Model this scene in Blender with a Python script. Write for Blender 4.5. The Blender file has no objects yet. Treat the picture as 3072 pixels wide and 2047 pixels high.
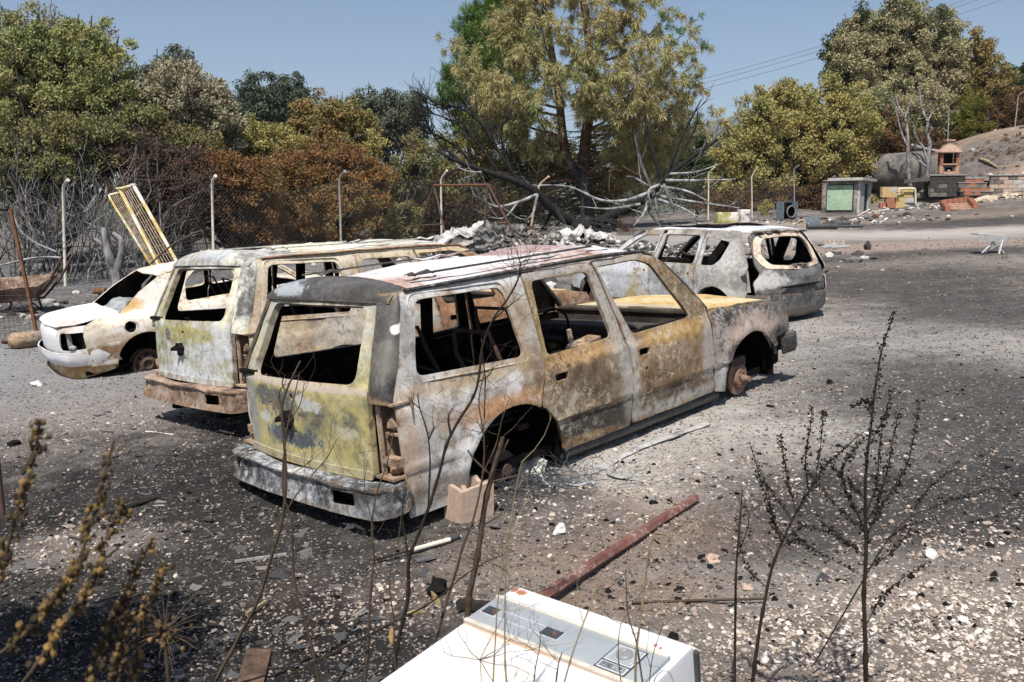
import bpy, bmesh, math, random
import numpy as np
from mathutils import Vector, Matrix, noise as mnoise
from mathutils.geometry import delaunay_2d_cdt

SC = bpy.context.scene
COL = SC.collection
R = math.radians
PI = math.pi

# ---------------------------------------------------------------- camera
CAM_POS = Vector((0.0, 0.0, 2.0))
PITCH = 0.13
FPX = 2752.0                      # focal length in pixels of the 3072 px wide photograph
cam_d = bpy.data.cameras.new("camera")
cam = bpy.data.objects.new("camera", cam_d)
COL.objects.link(cam)
cam.location = CAM_POS
cam.rotation_euler = (PI / 2 - PITCH, 0, 0)
cam_d.sensor_width = 36.0
cam_d.lens = 36.0 * FPX / 3072.0
cam_d.clip_start = 0.05
cam_d.clip_end = 9000
cam_d.dof.use_dof = True
cam_d.dof.focus_distance = 11.0
cam_d.dof.aperture_fstop = 11.0
SC.camera = cam

# ---------------------------------------------------------------- sky and sun
SUN_EL, SUN_AZ = R(58), R(194)    # azimuth clockwise from +Y (the view direction)
world = bpy.data.worlds.new("World")
SC.world = world
world.use_nodes = True
wnt = world.node_tree
bg = wnt.nodes["Background"]
sky = wnt.nodes.new("ShaderNodeTexSky")
sky.sky_type = 'NISHITA'
sky.sun_disc = False
sky.sun_elevation = SUN_EL
sky.sun_rotation = SUN_AZ
sky.altitude = 300
sky.air_density = 1.0
sky.dust_density = 2.0
sky.ozone_density = 3.0
wnt.links.new(sky.outputs[0], bg.inputs[0])
bg.inputs[1].default_value = 0.088
sun_d = bpy.data.lights.new("sun", 'SUN')
sun_d.energy = 5.0
sun_d.angle = R(0.55)
sun_d.color = (1.0, 0.95, 0.87)
sun = bpy.data.objects.new("sun", sun_d)
COL.objects.link(sun)
sdir = Vector((math.sin(SUN_AZ) * math.cos(SUN_EL), math.cos(SUN_AZ) * math.cos(SUN_EL), math.sin(SUN_EL)))
sun.rotation_euler = sdir.to_track_quat('Z', 'Y').to_euler()
SC.view_settings.view_transform = 'Standard'
SC.view_settings.look = 'None'
SC.view_settings.exposure = 0.38
SC.view_settings.gamma = 1.0
SC.view_settings.use_curve_mapping = False
SC.cycles.use_denoising = True
SC.cycles.max_bounces = 6
SC.cycles.volume_bounces = 0
SC.cycles.transparent_max_bounces = 6

# ---------------------------------------------------------------- numeric helpers
def vnoise(x, y, seed=0):
    """value noise on arrays, in -1..1"""
    xi = np.floor(x).astype(np.int64); yi = np.floor(y).astype(np.int64)
    fx = x - xi; fy = y - yi
    fx = fx * fx * (3 - 2 * fx); fy = fy * fy * (3 - 2 * fy)
    def h(a, b):
        n = (a * 374761393 + b * 668265263 + seed * 1442695) & 0x7fffffff
        n = ((n ^ (n >> 13)) * 1274126177) & 0x7fffffff
        n = n ^ (n >> 16)
        return (n & 0xffff) / 32767.5 - 1.0
    a = h(xi, yi); b = h(xi + 1, yi); c = h(xi, yi + 1); d = h(xi + 1, yi + 1)
    return (a * (1 - fx) + b * fx) * (1 - fy) + (c * (1 - fx) + d * fx) * fy

def fbm(x, y, octs=4, seed=0):
    s = 0.0; a = 1.0; t = 0.0
    for o in range(octs):
        s = s + a * vnoise(x * 2 ** o, y * 2 ** o, seed + o * 17); t += a; a *= 0.5
    return s / t

# terrain: thin-plate surface through surveyed points of the yard
TP = np.array([(0,0,.05),(-2.2,3.7,0),(2,3.3,.25),(0,3.3,.12),(-.3,5.27,.2),(1.94,7.76,.50),(-1.57,8.26,.30),(-.5,10.5,.40),
 (-5,11.3,.05),(-2.6,13,.33),(3,13,.61),(4.2,12.6,.66),(-6.5,12.3,.2),(-8,15,.5),(-9.5,19.5,.62),(-7.3,22.4,.80),(-4.8,25.6,1.09),(-2.2,28.8,1.29),
 (.8,32.6,1.51),(8.9,41.6,2.05),(12.4,47.6,2.1),(16,52.4,2.75),(9.9,19,1.35),(6.8,19,1.15),(17,50,2.42),(19.2,50.5,2.35),(21.4,47,2.93),(12.7,30,1.6),(20,35,2.2),
 (30.7,55,7.4),(27,50,4.9),(26,57,6.2),(23.5,53,3.7),(19,56,2.5),(22,59,3.3),(16,60,2.3),(21,50,3.0),(24,48.5,3.4),(40,60,8.5),(35,40,4.5),(15,12,1.3),(8,5,.65),(-6,5,-.1),(-12,8,.2),(-15,25,.6),(-25,40,.8),
 (-10,40,1.2),(0,50,1.5),(10,70,2),(30,80,7),(-20,70,1.4),(-15,0,-.3),(12,-5,.4),(0,-10,0),(-30,10,0),(60,30,7),(60,80,9),(-60,60,1)], float)
def _k(r2): return 0.5 * r2 * np.log(r2 + 1e-9)
_n = len(TP)
_d2 = ((TP[:, None, :2] - TP[None, :, :2]) ** 2).sum(-1)
_A = np.zeros((_n + 3, _n + 3)); _A[:_n, :_n] = _k(_d2) + np.eye(_n) * 2.0
_A[:_n, _n] = 1; _A[:_n, _n + 1:] = TP[:, :2]; _A[_n:, :_n] = _A[:_n, _n:].T
_w = np.linalg.solve(_A, np.r_[TP[:, 2], 0, 0, 0])
def base_z(x, y):
    x = np.asarray(x, float); y = np.asarray(y, float)
    r = np.sqrt(x * x + y * y); s = np.minimum(1.0, 75.0 / np.maximum(r, 1e-6))
    xs, ys = x * s, y * s
    z = _w[_n] + _w[_n + 1] * xs + _w[_n + 2] * ys
    for i in range(_n):
        z = z + _w[i] * _k((xs - TP[i, 0]) ** 2 + (ys - TP[i, 1]) ** 2)
    f = np.clip((r - 75) / 200, 0, 1)
    return z * (1 - f) - 6 * f
def gz(x, y):
    return float(base_z(np.array([x]), np.array([y]))[0])

def ray(u, v):
    """direction (per metre forward) of a point of the 3072 x 2047 photograph"""
    a = Vector(((u - 1536) / FPX, 1.0, -(v - 1023.5) / FPX))
    c, s = math.cos(PITCH), math.sin(PITCH)
    d = Vector((a.x, c * a.y + s * a.z, -s * a.y + c * a.z))
    return d / d.y
def at(u, v, Y):
    return CAM_POS + ray(u, v) * Y
def G(u, v):
    """where the line of sight through that point meets the ground"""
    d = ray(u, v); lo, hi = 0.5, 90.0
    for n in (240, 24, 24):
        t = np.geomspace(lo, hi, n); below = np.nonzero(CAM_POS.z + d.z * t < base_z(d.x * t, d.y * t))[0]
        k = max(1, int(below[0])) if len(below) else n - 1
        lo, hi = t[k - 1], t[k]
    return CAM_POS + d * float(hi)
def onz(u, v, z):
    d = ray(u, v); return CAM_POS + d * ((z - CAM_POS.z) / d.z)

# ---------------------------------------------------------------- objects
def tag(o, label=None, cat=None, group=None, kind=None):
    if label: o['label'] = label
    if cat: o['category'] = cat
    if group: o['group'] = group
    if kind: o['kind'] = kind
    return o
def thing(name, label, cat, loc=(0, 0, 0), rot=None, group=None):
    o = bpy.data.objects.new(name, None); COL.objects.link(o)
    o.empty_display_size = 0.1
    if isinstance(loc, Matrix): o.matrix_world = loc
    else: o.location = loc
    if rot is not None: o.rotation_euler = rot
    return tag(o, label, cat, group)
def link(name, me, mat=None, parent=None):
    o = bpy.data.objects.new(name, me); COL.objects.link(o)
    if mat is not None:
        if isinstance(mat, (list, tuple)):
            for m in mat: me.materials.append(m)
        else: me.materials.append(mat)
    if parent is not None: o.parent = parent
    return o
def np_mesh(name, V, F, smooth=False, attr=None, sharp=None):
    """V (n,3), F (m,k) arrays -> mesh; attr: per-face floats stored as 'tint'"""
    V = np.asarray(V, np.float32); F = np.asarray(F, np.int32)
    me = bpy.data.meshes.new(name)
    m, k = F.shape
    me.vertices.add(len(V)); me.vertices.foreach_set('co', V.ravel())
    me.loops.add(m * k); me.loops.foreach_set('vertex_index', F.ravel())
    me.polygons.add(m); me.polygons.foreach_set('loop_start', np.arange(0, m * k, k, dtype=np.int32))
    me.polygons.foreach_set('use_smooth', np.full(m, smooth))
    if attr is not None:
        a = me.attributes.new('tint', 'FLOAT', 'FACE'); a.data.foreach_set('value', np.asarray(attr, np.float32))
    me.update(calc_edges=True)
    if sharp: me.set_sharp_from_angle(angle=R(sharp))
    return me

class MB:
    """collects simple solids into one mesh"""
    def __init__(s): s.v = []; s.f = []; s.t = []; s.marks = []
    def add(s, v, f, t=None):
        n = len(s.v); s.marks.append((n, len(s.f))); s.v += [tuple(p) for p in v]; s.f += [tuple(i + n for i in q) for q in f]
        s.t += [0.5 if t is None else t] * len(f); return s
    def box(s, c, d, rot=None, taper=1.0, t=None):
        x, y, z = d[0] / 2, d[1] / 2, d[2] / 2
        vs = []
        for sx, sy, sz in ((-1,-1,-1),(1,-1,-1),(1,1,-1),(-1,1,-1),(-1,-1,1),(1,-1,1),(1,1,1),(-1,1,1)):
            k = taper if sz > 0 else 1
            vs.append(Vector((sx * x * k, sy * y * k, sz * z)))
        if rot is not None: vs = [rot @ p for p in vs]
        c = Vector(c)
        return s.add([p + c for p in vs], [(3,2,1,0),(4,5,6,7),(0,1,5,4),(1,2,6,5),(2,3,7,6),(3,0,4,7)], t)
    def bbox(s, c, d, b=0.01, rot=None):
        """box with chamfered edges"""
        bm = bmesh.new(); bmesh.ops.create_cube(bm, size=1)
        for q in bm.verts: q.co = Vector((q.co.x * d[0], q.co.y * d[1], q.co.z * d[2]))
        bmesh.ops.bevel(bm, geom=bm.edges[:], offset=b, segments=2, affect='EDGES', profile=0.6)
        bm.verts.index_update()
        vs = [q.co.copy() for q in bm.verts]; fs = [[q.index for q in f.verts] for f in bm.faces]; bm.free()
        if rot is not None: vs = [rot @ p for p in vs]
        c = Vector(c); return s.add([p + c for p in vs], fs)
    def tube(s, pts, r, n=6, cap=True, t=None, flat=None):
        pts = [Vector(p) for p in pts]
        if not hasattr(r, '__len__'): r = [r] * len(pts)
        up = None; vs = []; k0 = 0
        for i, p in enumerate(pts):
            a = pts[max(i - 1, 0)]; b = pts[min(i + 1, len(pts) - 1)]
            d = (b - a)
            if d.length < 1e-9: d = Vector((0, 0, 1))
            d.normalize()
            if up is None:
                up = Vector((0, 0, 1)) if abs(d.z) < 0.95 else Vector((1, 0, 0))
            x = d.cross(up)
            if x.length < 1e-6: x = d.orthogonal()
            x.normalize(); y = x.cross(d).normalized(); up = y
            for j in range(n):
                an = 2 * PI * j / n + (PI / 4 if n == 4 else 0)
                vs.append(p + (x * math.cos(an) + y * math.sin(an) * (flat or 1)) * r[i])
        fs = []
        for i in range(len(pts) - 1):
            for j in range(n):
                a = i * n + j; b = i * n + (j + 1) % n
                fs.append((a, b, b + n, a + n))
        if cap:
            fs.append(tuple(range(n - 1, -1, -1))); m = (len(pts) - 1) * n
            fs.append(tuple(range(m, m + n)))
        return s.add(vs, fs, t)
    def lathe(s, prof, c=(0, 0, 0), n=16, rot=None, t=None):
        """prof: (r,z) list about z"""
        vs = []; fs = []
        for r, z in prof:
            for j in range(n):
                a = 2 * PI * j / n; vs.append(Vector((r * math.cos(a), r * math.sin(a), z)))
        for i in range(len(prof) - 1):
            for j in range(n):
                a = i * n + j; b = i * n + (j + 1) % n; fs.append((a, b, b + n, a + n))
        if prof[0][0] > 1e-4: fs.append(tuple(range(n - 1, -1, -1)))
        if prof[-1][0] > 1e-4: m = (len(prof) - 1) * n; fs.append(tuple(range(m, m + n)))
        if rot is not None: vs = [rot @ p for p in vs]
        c = Vector(c); return s.add([p + c for p in vs], fs, t)
    def poly(s, pts, h, t=None):
        """extrude a 3-D polygon by vector h"""
        n = len(pts); pts = [Vector(p) for p in pts]; h = Vector(h)
        fs = [tuple(range(n - 1, -1, -1)), tuple(range(n, 2 * n))] + [(i, (i + 1) % n, (i + 1) % n + n, i + n) for i in range(n)]
        return s.add(pts + [p + h for p in pts], fs, t)
    def rock(s, c, r, rng, sub=1, flat=0.7, rough=0.3, t=None):
        bm = bmesh.new(); bmesh.ops.create_icosphere(bm, subdivisions=sub, radius=1.0)
        o = Vector((rng.random() * 50, rng.random() * 50, 0)); rot = Matrix.Rotation(rng.random() * 6.3, 3, 'Z')
        vs = []
        for q in bm.verts:
            k = 1 + rough * mnoise.noise(q.co * 1.3 + o) * 1.6
            p = q.co * k; vs.append(rot @ Vector((p.x * r[0], p.y * r[1], p.z * r[2] if len(r) > 2 else p.z * r[0] * flat)))
        bm.verts.index_update(); fs = [[q.index for q in f.verts] for f in bm.faces]; bm.free()
        c = Vector(c); return s.add([p + c for p in vs], fs, t)
    def mesh(s, name, smooth=None):
        me = bpy.data.meshes.new(name); me.from_pydata(s.v, [], s.f)
        a = me.attributes.new('tint', 'FLOAT', 'FACE'); a.data.foreach_set('value', np.asarray(s.t, np.float32))
        if EDGE: me.attributes.new('edge', 'FLOAT', 'POINT').data.foreach_set('value', np.ones(len(s.v), np.float32))
        if smooth:
            me.polygons.foreach_set('use_smooth', [True] * len(me.polygons)); me.set_sharp_from_angle(angle=R(smooth))
        me.update(); return me
    def build(s, name, mat, parent=None, smooth=None):
        return link(name, s.mesh(name, smooth), mat, parent)

def pieces(m, name, mat, parent=None, smooth=None):
    """one object for each solid collected in m"""
    out = []; mk = m.marks + [(len(m.v), len(m.f))]
    for (v0, f0), (v1, f1) in zip(mk, mk[1:]):
        q = MB(); q.add(m.v[v0:v1], [tuple(i - v0 for i in f) for f in m.f[f0:f1]]); out.append(q.build(name, mat, parent, smooth))
    return out
def copy_tree(o, parent=None):
    c = o.copy(); COL.objects.link(c)
    if parent is not None: c.parent = parent
    for ch in o.children: copy_tree(ch, c)
    return c
def rotz(a): return Matrix.Rotation(a, 3, 'Z')
# ---------------------------------------------------------------- materials
class NT:
    def __init__(s, name):
        s.m = bpy.data.materials.new(name); s.m.use_nodes = True
        s.t = s.m.node_tree; s.N = s.t.nodes; s.L = s.t.links
        s.b = s.N['Principled BSDF']; s.out = s.N['Material Output']
        s.b.inputs['Specular IOR Level'].default_value = 0.25
        s._co = None
    def n(s, typ, **kw):
        q = s.N.new(typ)
        for k, v in kw.items(): setattr(q, k, v)
        return q
    def lk(s, a, b): s.L.new(a, b)
    def co(s):
        if s._co is None: s._co = s.n('ShaderNodeTexCoord').outputs['Object']
        return s._co
    def noise(s, scale, detail=5, rough=0.6, vec=None, dist=0.0, off=None):
        q = s.n('ShaderNodeTexNoise'); q.inputs['Scale'].default_value = scale; q.inputs['Detail'].default_value = detail
        q.inputs['Roughness'].default_value = rough; q.inputs['Distortion'].default_value = dist
        v = vec or s.co()
        if off: 
            a = s.n('ShaderNodeVectorMath', operation='ADD'); a.inputs[1].default_value = (off, off * 1.7, off * 0.6); s.lk(v, a.inputs[0]); v = a.outputs[0]
        s.lk(v, q.inputs['Vector']); return q.outputs['Fac']
    def ramp(s, fac, stops, interp='LINEAR'):
        q = s.n('ShaderNodeValToRGB'); e = q.color_ramp.elements; q.color_ramp.interpolation = interp
        while len(e) < len(stops): e.new(0.5)
        for el, (p, c) in zip(e, stops):
            el.position = p; el.color = (c, c, c, 1) if not hasattr(c, '__len__') else tuple(c) + (1,)
        s.lk(fac, q.inputs[0]); return q.outputs[0]
    def mix(s, fac, a, b, mode='MIX'):
        q = s.n('ShaderNodeMix', data_type='RGBA', blend_type=mode); 
        if hasattr(fac, 'name'): s.lk(fac, q.inputs[0])
        else: q.inputs[0].default_value = fac
        for i, c in ((6, a), (7, b)):
            if hasattr(c, 'name'): s.lk(c, q.inputs[i])
            else: q.inputs[i].default_value = tuple(c) + (1,)
        return q.outputs[2]
    def math(s, op, a, b=0.0, clamp=False):
        q = s.n('ShaderNodeMath', operation=op, use_clamp=clamp)
        for i, c in ((0, a), (1, b)):
            if hasattr(c, 'name'): s.lk(c, q.inputs[i])
            else: q.inputs[i].default_value = c
        return q.outputs[0]
    def color(s, c):
        if hasattr(c, 'name'): s.lk(c, s.b.inputs['Base Color'])
        else: s.b.inputs['Base Color'].default_value = tuple(c) + (1,)
    def rough(s, r, metal=0.0):
        if hasattr(r, 'name'): s.lk(r, s.b.inputs['Roughness'])
        else: s.b.inputs['Roughness'].default_value = r
        s.b.inputs['Metallic'].default_value = metal
    def bump(s, h, dist=0.01, strength=0.6):
        q = s.n('ShaderNodeBump'); q.inputs['Distance'].default_value = dist; q.inputs['Strength'].default_value = strength
        s.lk(h, q.inputs['Height']); s.lk(q.outputs[0], s.b.inputs['Normal'])
    def zone(s, base, center, radius, color, noise_amp=0.5, soft=0.35, scale=4.0, strength=1.0, nz=None):
        """an uneven blotch: center, radii (x,y,z) in object space"""
        a = s.n('ShaderNodeVectorMath', operation='SUBTRACT'); s.lk(s.co(), a.inputs[0]); a.inputs[1].default_value = center
        d = s.n('ShaderNodeVectorMath', operation='MULTIPLY'); s.lk(a.outputs[0], d.inputs[0]); d.inputs[1].default_value = tuple(1.0 / r for r in radius)
        l = s.n('ShaderNodeVectorMath', operation='LENGTH'); s.lk(d.outputs[0], l.inputs[0])
        if nz is None: nz = s.noise(scale, 6, 0.7, off=center[0] * 3.1 + center[2] * 1.3 + 5)
        nn = s.math('MULTIPLY', s.math('SUBTRACT', nz, 0.5), noise_amp * 2.6)
        v = s.math('ADD', l.outputs['Value'], nn)
        mr = s.n('ShaderNodeMapRange', interpolation_type='SMOOTHSTEP'); s.lk(v, mr.inputs[0])
        mr.inputs[1].default_value = 1 - soft; mr.inputs[2].default_value = 1 + soft; mr.inputs[3].default_value = strength; mr.inputs[4].default_value = 0
        return s.mix(mr.outputs[0], base, color)

def simple(name, c, rough=0.75, metal=0.0, var=0.35, scale=8.0, bump=0.0, c2=None):
    t = NT(name); n = t.noise(scale, 6, 0.65); t.b.inputs['Specular IOR Level'].default_value = 0.08 if rough > 0.8 else 0.25
    hi = c2 or tuple(min(1, x * (1 + var)) for x in c); lo = tuple(x * (1 - var) for x in c)
    t.color(t.ramp(n, [(0.3, lo), (0.52, c), (0.72, hi)])); t.rough(rough, metal)
    if bump: t.bump(n, bump, 0.8)
    return t.m

CHAR = (0.022, 0.021, 0.021); SOOT = (0.045, 0.042, 0.040); GREY = (0.20, 0.195, 0.19); DGREY = (0.085, 0.083, 0.080)
ASH = (0.56, 0.55, 0.54); WHITE = (0.72, 0.72, 0.73); LBLUE = (0.46, 0.50, 0.56); OCHRE = (0.52, 0.29, 0.075); TAN = (0.46, 0.32, 0.19)
RUST = (0.27, 0.115, 0.045); BROWN = (0.115, 0.07, 0.038); OLIVE = (0.36, 0.32, 0.085); PINK = (0.46, 0.36, 0.31); CREAM = (0.62, 0.55, 0.43)

EDGE = False
def burnt(name, stops, zones=(), speck=(0.5, SOOT, 0.5, ASH), scale=1.0, seed=0.0, bump=0.004, rough=0.72, streak=False, mottle=(0.55, (0.05, 0.04, 0.032), 0.0, ASH)):
    """burnt-out sheet metal: flaking patches, speckle, and blotches of its own shape"""
    t = NT(name)
    v = t.co()
    if streak:
        mp = t.n('ShaderNodeMapping'); mp.inputs['Scale'].default_value = (1.0, 1.0, 0.45); t.lk(v, mp.inputs[0]); v = mp.outputs[0]
    big = t.noise(1.6 * scale, 7, 0.62, vec=v, off=seed + 0.1, dist=0.4)
    med = t.noise(6.5 * scale, 8, 0.68, vec=v, off=seed + 3.3, dist=0.3)
    f = t.math('ADD', t.math('MULTIPLY', big, 0.62), t.math('MULTIPLY', med, 0.38))
    c = t.ramp(f, stops)
    zn = t.noise(9.0, 9, 0.72, off=seed + 9.0, dist=0.25)
    for z in zones:
        c = t.zone(c, z[0], z[1], z[2], noise_amp=z[3] if len(z) > 3 else 0.6, soft=z[4] if len(z) > 4 else 0.3,
                   strength=z[5] if len(z) > 5 else 0.9, nz=zn if (len(z) < 7 or not z[6]) else None)
    fine = t.noise(46, 6, 0.72, off=seed + 6.1)
    sp1 = t.ramp(fine, [(0.56, 0), (0.63, 1)])
    c = t.mix(t.math('MULTIPLY', sp1, speck[0]), c, speck[1])
    fine2 = t.noise(75, 5, 0.7, off=seed + 7.7)
    gate = t.ramp(t.noise(3.1, 4, 0.6, off=seed + 1.9), [(0.42, 0.15), (0.6, 1)])
    sp2 = t.math('MULTIPLY', t.ramp(fine2, [(0.55, 0), (0.6, 1)]), gate)
    c = t.mix(t.math('MULTIPLY', sp2, speck[2]), c, speck[3])
    mid = t.noise(15 * (0.6 + 0.4 * scale), 8, 0.74, off=seed + 12.3, dist=0.35); g2 = t.ramp(t.noise(2.2, 5, 0.65, off=seed + 15.0), [(0.40, 0.25), (0.58, 1)])
    c = t.mix(t.math('MULTIPLY', t.math('MULTIPLY', t.ramp(mid, [(0.535, 0), (0.565, 1)]), g2), mottle[0]), c, mottle[1])
    c = t.mix(t.math('MULTIPLY', t.math('MULTIPLY', t.ramp(mid, [(0.43, 1), (0.465, 0)]), gate), max(mottle[2], speck[2] * 0.8)), c, mottle[3] if mottle[2] else speck[3])
    if EDGE:
        ea = t.n('ShaderNodeAttribute', attribute_name='edge'); wob = t.math('MULTIPLY', t.math('SUBTRACT', med, 0.45), 0.30)
        def band(w0, w1): 
            q = t.n('ShaderNodeMapRange', interpolation_type='SMOOTHSTEP'); t.lk(t.math('ADD', ea.outputs['Fac'], wob), q.inputs[0]); q.inputs[1].default_value = w0; q.inputs[2].default_value = w1; q.inputs[3].default_value = 1; q.inputs[4].default_value = 0; return q.outputs[0]
        c = t.mix(t.math('MULTIPLY', t.math('MULTIPLY', band(0.0, 0.045), g2), 0.5), c, (0.33, 0.215, 0.11))
        c = t.mix(t.math('MULTIPLY', band(-0.02, 0.006), 0.6), c, (0.10, 0.075, 0.055))
    t.color(c); t.rough(rough)
    h = t.math('ADD', t.math('MULTIPLY', med, 1.0), t.math('MULTIPLY', fine, 0.35))
    t.bump(h, bump, 0.75)
    return t.m

M = {}
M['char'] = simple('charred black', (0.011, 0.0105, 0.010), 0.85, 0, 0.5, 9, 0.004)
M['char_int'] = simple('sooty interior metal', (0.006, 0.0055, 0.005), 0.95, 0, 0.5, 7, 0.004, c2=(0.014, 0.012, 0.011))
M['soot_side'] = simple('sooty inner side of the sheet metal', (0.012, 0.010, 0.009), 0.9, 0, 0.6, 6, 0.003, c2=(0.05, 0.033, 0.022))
M['rust'] = simple('rusted steel', (0.15, 0.075, 0.045), 0.85, 0, 0.45, 14, 0.002)
M['rust_dark'] = simple('dark rusty tube', (0.085, 0.052, 0.042), 0.8, 0, 0.4, 12, 0.001)
M['disc'] = simple('rusty brake disc', (0.21, 0.135, 0.095), 0.7, 0.1, 0.35, 12, 0.001)
M['galv'] = simple('weathered galvanised steel', (0.30, 0.31, 0.32), 0.55, 0.2, 0.3, 9, 0.001)
M['post_white'] = simple('pale burnt post paint', (0.60, 0.56, 0.47), 0.7, 0, 0.25, 6, 0.001)
M['post_tan'] = simple('scorched tan post paint', (0.55, 0.42, 0.27), 0.7, 0, 0.3, 6, 0.001)
M['wire'] = simple('fence wire', (0.10, 0.095, 0.09), 0.6, 0.3, 0.3, 5)
M['ash'] = simple('white ash', (0.60, 0.58, 0.55), 0.95, 0, 0.35, 10, 0.01)
M['ash_grey'] = simple('grey ash', (0.27, 0.26, 0.25), 0.95, 0, 0.4, 12, 0.01)
M['block'] = simple('pinkish concrete block', (0.42, 0.315, 0.25), 0.95, 0, 0.2, 30, 0.003)
M['conc'] = simple('weathered concrete', (0.40, 0.385, 0.36), 0.92, 0, 0.25, 6, 0.003)
M['conc_soot'] = simple('sooty concrete', (0.13, 0.115, 0.10), 0.95, 0, 0.5, 4, 0.003, c2=(0.24, 0.21, 0.18))
M['white_sheet'] = simple('white enamel', (0.78, 0.79, 0.80), 0.35, 0, 0.03, 3)
M['brick'] = simple('red brick', (0.31, 0.135, 0.09), 0.9, 0, 0.3, 18, 0.002)
M['brick_pale'] = simple('pale dusty brick', (0.46, 0.27, 0.20), 0.9, 0, 0.3, 14, 0.002)
M['mortar'] = simple('mortar', (0.30, 0.26, 0.23), 0.95, 0, 0.2, 20)
M['yellow_block'] = simple('yellow split face block', (0.46, 0.345, 0.165), 0.95, 0, 0.3, 14, 0.006)
M['pipe_dark'] = simple('dark plastic pipe', (0.06, 0.062, 0.065), 0.6, 0, 0.3, 6)
M['bluegrey'] = simple('blue grey sheet metal', (0.13, 0.155, 0.18), 0.6, 0, 0.3, 6)
M['green_panel'] = NT('pale green painted door').m
M['wood_char'] = simple('charred wood', (0.028, 0.025, 0.023), 0.9, 0, 0.5, 16, 0.004)
M['stem'] = simple('burnt stem', (0.03, 0.024, 0.019), 0.85, 0, 0.4, 20)
M['stem_brown'] = simple('dry brown stem', (0.075, 0.055, 0.038), 0.85, 0, 0.35, 18)
M['stem_pale'] = simple('pale dry stem', (0.23, 0.185, 0.11), 0.85, 0, 0.3, 18)

def bark(name, c1, c2, scale=9, bump=0.02):
    t = NT(name); v = t.co(); mp = t.n('ShaderNodeMapping'); mp.inputs['Scale'].default_value = (1, 1, 0.35); t.lk(v, mp.inputs[0])
    n = t.noise(scale, 7, 0.7, vec=mp.outputs[0]); t.color(t.ramp(n, [(0.38, c1), (0.62, c2)])); t.rough(0.9); t.bump(n, bump, 0.9); return t.m
M['bark_char'] = bark('charred pine bark', (0.007, 0.0066, 0.0066), (0.022, 0.021, 0.0205), 8)
M['bark_grey'] = bark('ash grey bark', (0.05, 0.047, 0.045), (0.30, 0.29, 0.29), 7)
M['bark_black_white'] = bark('burnt branch with white ash', (0.02, 0.019, 0.019), (0.17, 0.17, 0.17), 5)
M['bark_ash'] = bark('ash white branch', (0.055, 0.053, 0.052), (0.40, 0.40, 0.41), 3)
M['bark_brown'] = bark('reddish pine bark', (0.07, 0.04, 0.025), (0.20, 0.115, 0.065), 9)
M['bark_dull'] = bark('dull grey brown bark', (0.035, 0.03, 0.026), (0.11, 0.095, 0.08), 9)

def leafmat(name, cols, nscale=0.5, trans=0.14):
    """cols: list of colours from shed/dead to healthy; patches by place and by leaf"""
    t = NT(name)
    a = t.n('ShaderNodeAttribute', attribute_name='tint'); g = t.n('ShaderNodeNewGeometry')
    n = t.noise(nscale, 3, 0.55, vec=g.outputs['Position'])
    f = t.math('ADD', t.math('MULTIPLY', a.outputs['Fac'], 0.62), t.math('MULTIPLY', t.math('SUBTRACT', n, 0.31), 1.0), clamp=True)
    k = len(cols) - 1
    c = t.ramp(f, [(0.12 + 0.76 * i / max(k, 1), q) for i, q in enumerate(cols)])
    t.color(c); t.rough(0.65)
    tr = t.n('ShaderNodeBsdfTranslucent'); t.lk(c, tr.inputs[0])
    mx = t.n('ShaderNodeMixShader'); mx.inputs[0].default_value = trans
    t.lk(t.b.outputs[0], mx.inputs[1]); t.lk(tr.outputs[0], mx.inputs[2]); t.lk(mx.outputs[0], t.out.inputs[0])
    return t.m
L = {}
L['olive'] = leafmat('scorched olive foliage', [(0.30, 0.23, 0.10), (0.31, 0.295, 0.12), (0.21, 0.245, 0.09), (0.28, 0.31, 0.135)], 0.45)
L['olive_brown'] = leafmat('olive brown foliage', [(0.18, 0.12, 0.05), (0.22, 0.185, 0.075), (0.165, 0.18, 0.07), (0.10, 0.12, 0.043)], 0.6)
L['pale'] = leafmat('pale grey beige foliage', [(0.12, 0.10, 0.06), (0.27, 0.24, 0.15), (0.37, 0.34, 0.235), (0.16, 0.17, 0.09)], 0.5)
L['blue_green'] = leafmat('dark blue green foliage', [(0.065, 0.08, 0.052), (0.085, 0.11, 0.072), (0.13, 0.16, 0.11)], 0.7)
L['grey_green'] = leafmat('grey green foliage', [(0.08, 0.09, 0.06), (0.12, 0.135, 0.09), (0.16, 0.18, 0.12)], 0.7)
L['orange'] = leafmat('orange brown dead foliage', [(0.14, 0.08, 0.032), (0.24, 0.15, 0.055), (0.28, 0.215, 0.085), (0.18, 0.175, 0.065), (0.10, 0.12, 0.04)], 0.5)
L['rust'] = leafmat('rust brown dead foliage', [(0.07, 0.038, 0.022), (0.17, 0.082, 0.036), (0.25, 0.13, 0.05), (0.21, 0.15, 0.055), (0.13, 0.13, 0.048)], 0.55)
L['rust_grey'] = leafmat('grey brown singed brush', [(0.045, 0.035, 0.028), (0.085, 0.055, 0.04), (0.14, 0.08, 0.045)], 0.6)
L['yellow_olive'] = leafmat('yellow olive foliage', [(0.28, 0.19, 0.07), (0.36, 0.305, 0.11), (0.31, 0.295, 0.10), (0.15, 0.175, 0.058)], 0.45)
L['oak'] = leafmat('half scorched oak foliage', [(0.20, 0.145, 0.07), (0.35, 0.30, 0.17), (0.36, 0.33, 0.19), (0.20, 0.205, 0.095), (0.06, 0.08, 0.03)], 0.35)
L['dark_green'] = leafmat('dark green foliage', [(0.03, 0.045, 0.016), (0.045, 0.065, 0.022), (0.07, 0.095, 0.033)], 0.8)
L['brown_dead'] = leafmat('brown dead foliage', [(0.05, 0.03, 0.017), (0.12, 0.065, 0.027), (0.17, 0.10, 0.035)], 0.6)
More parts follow.
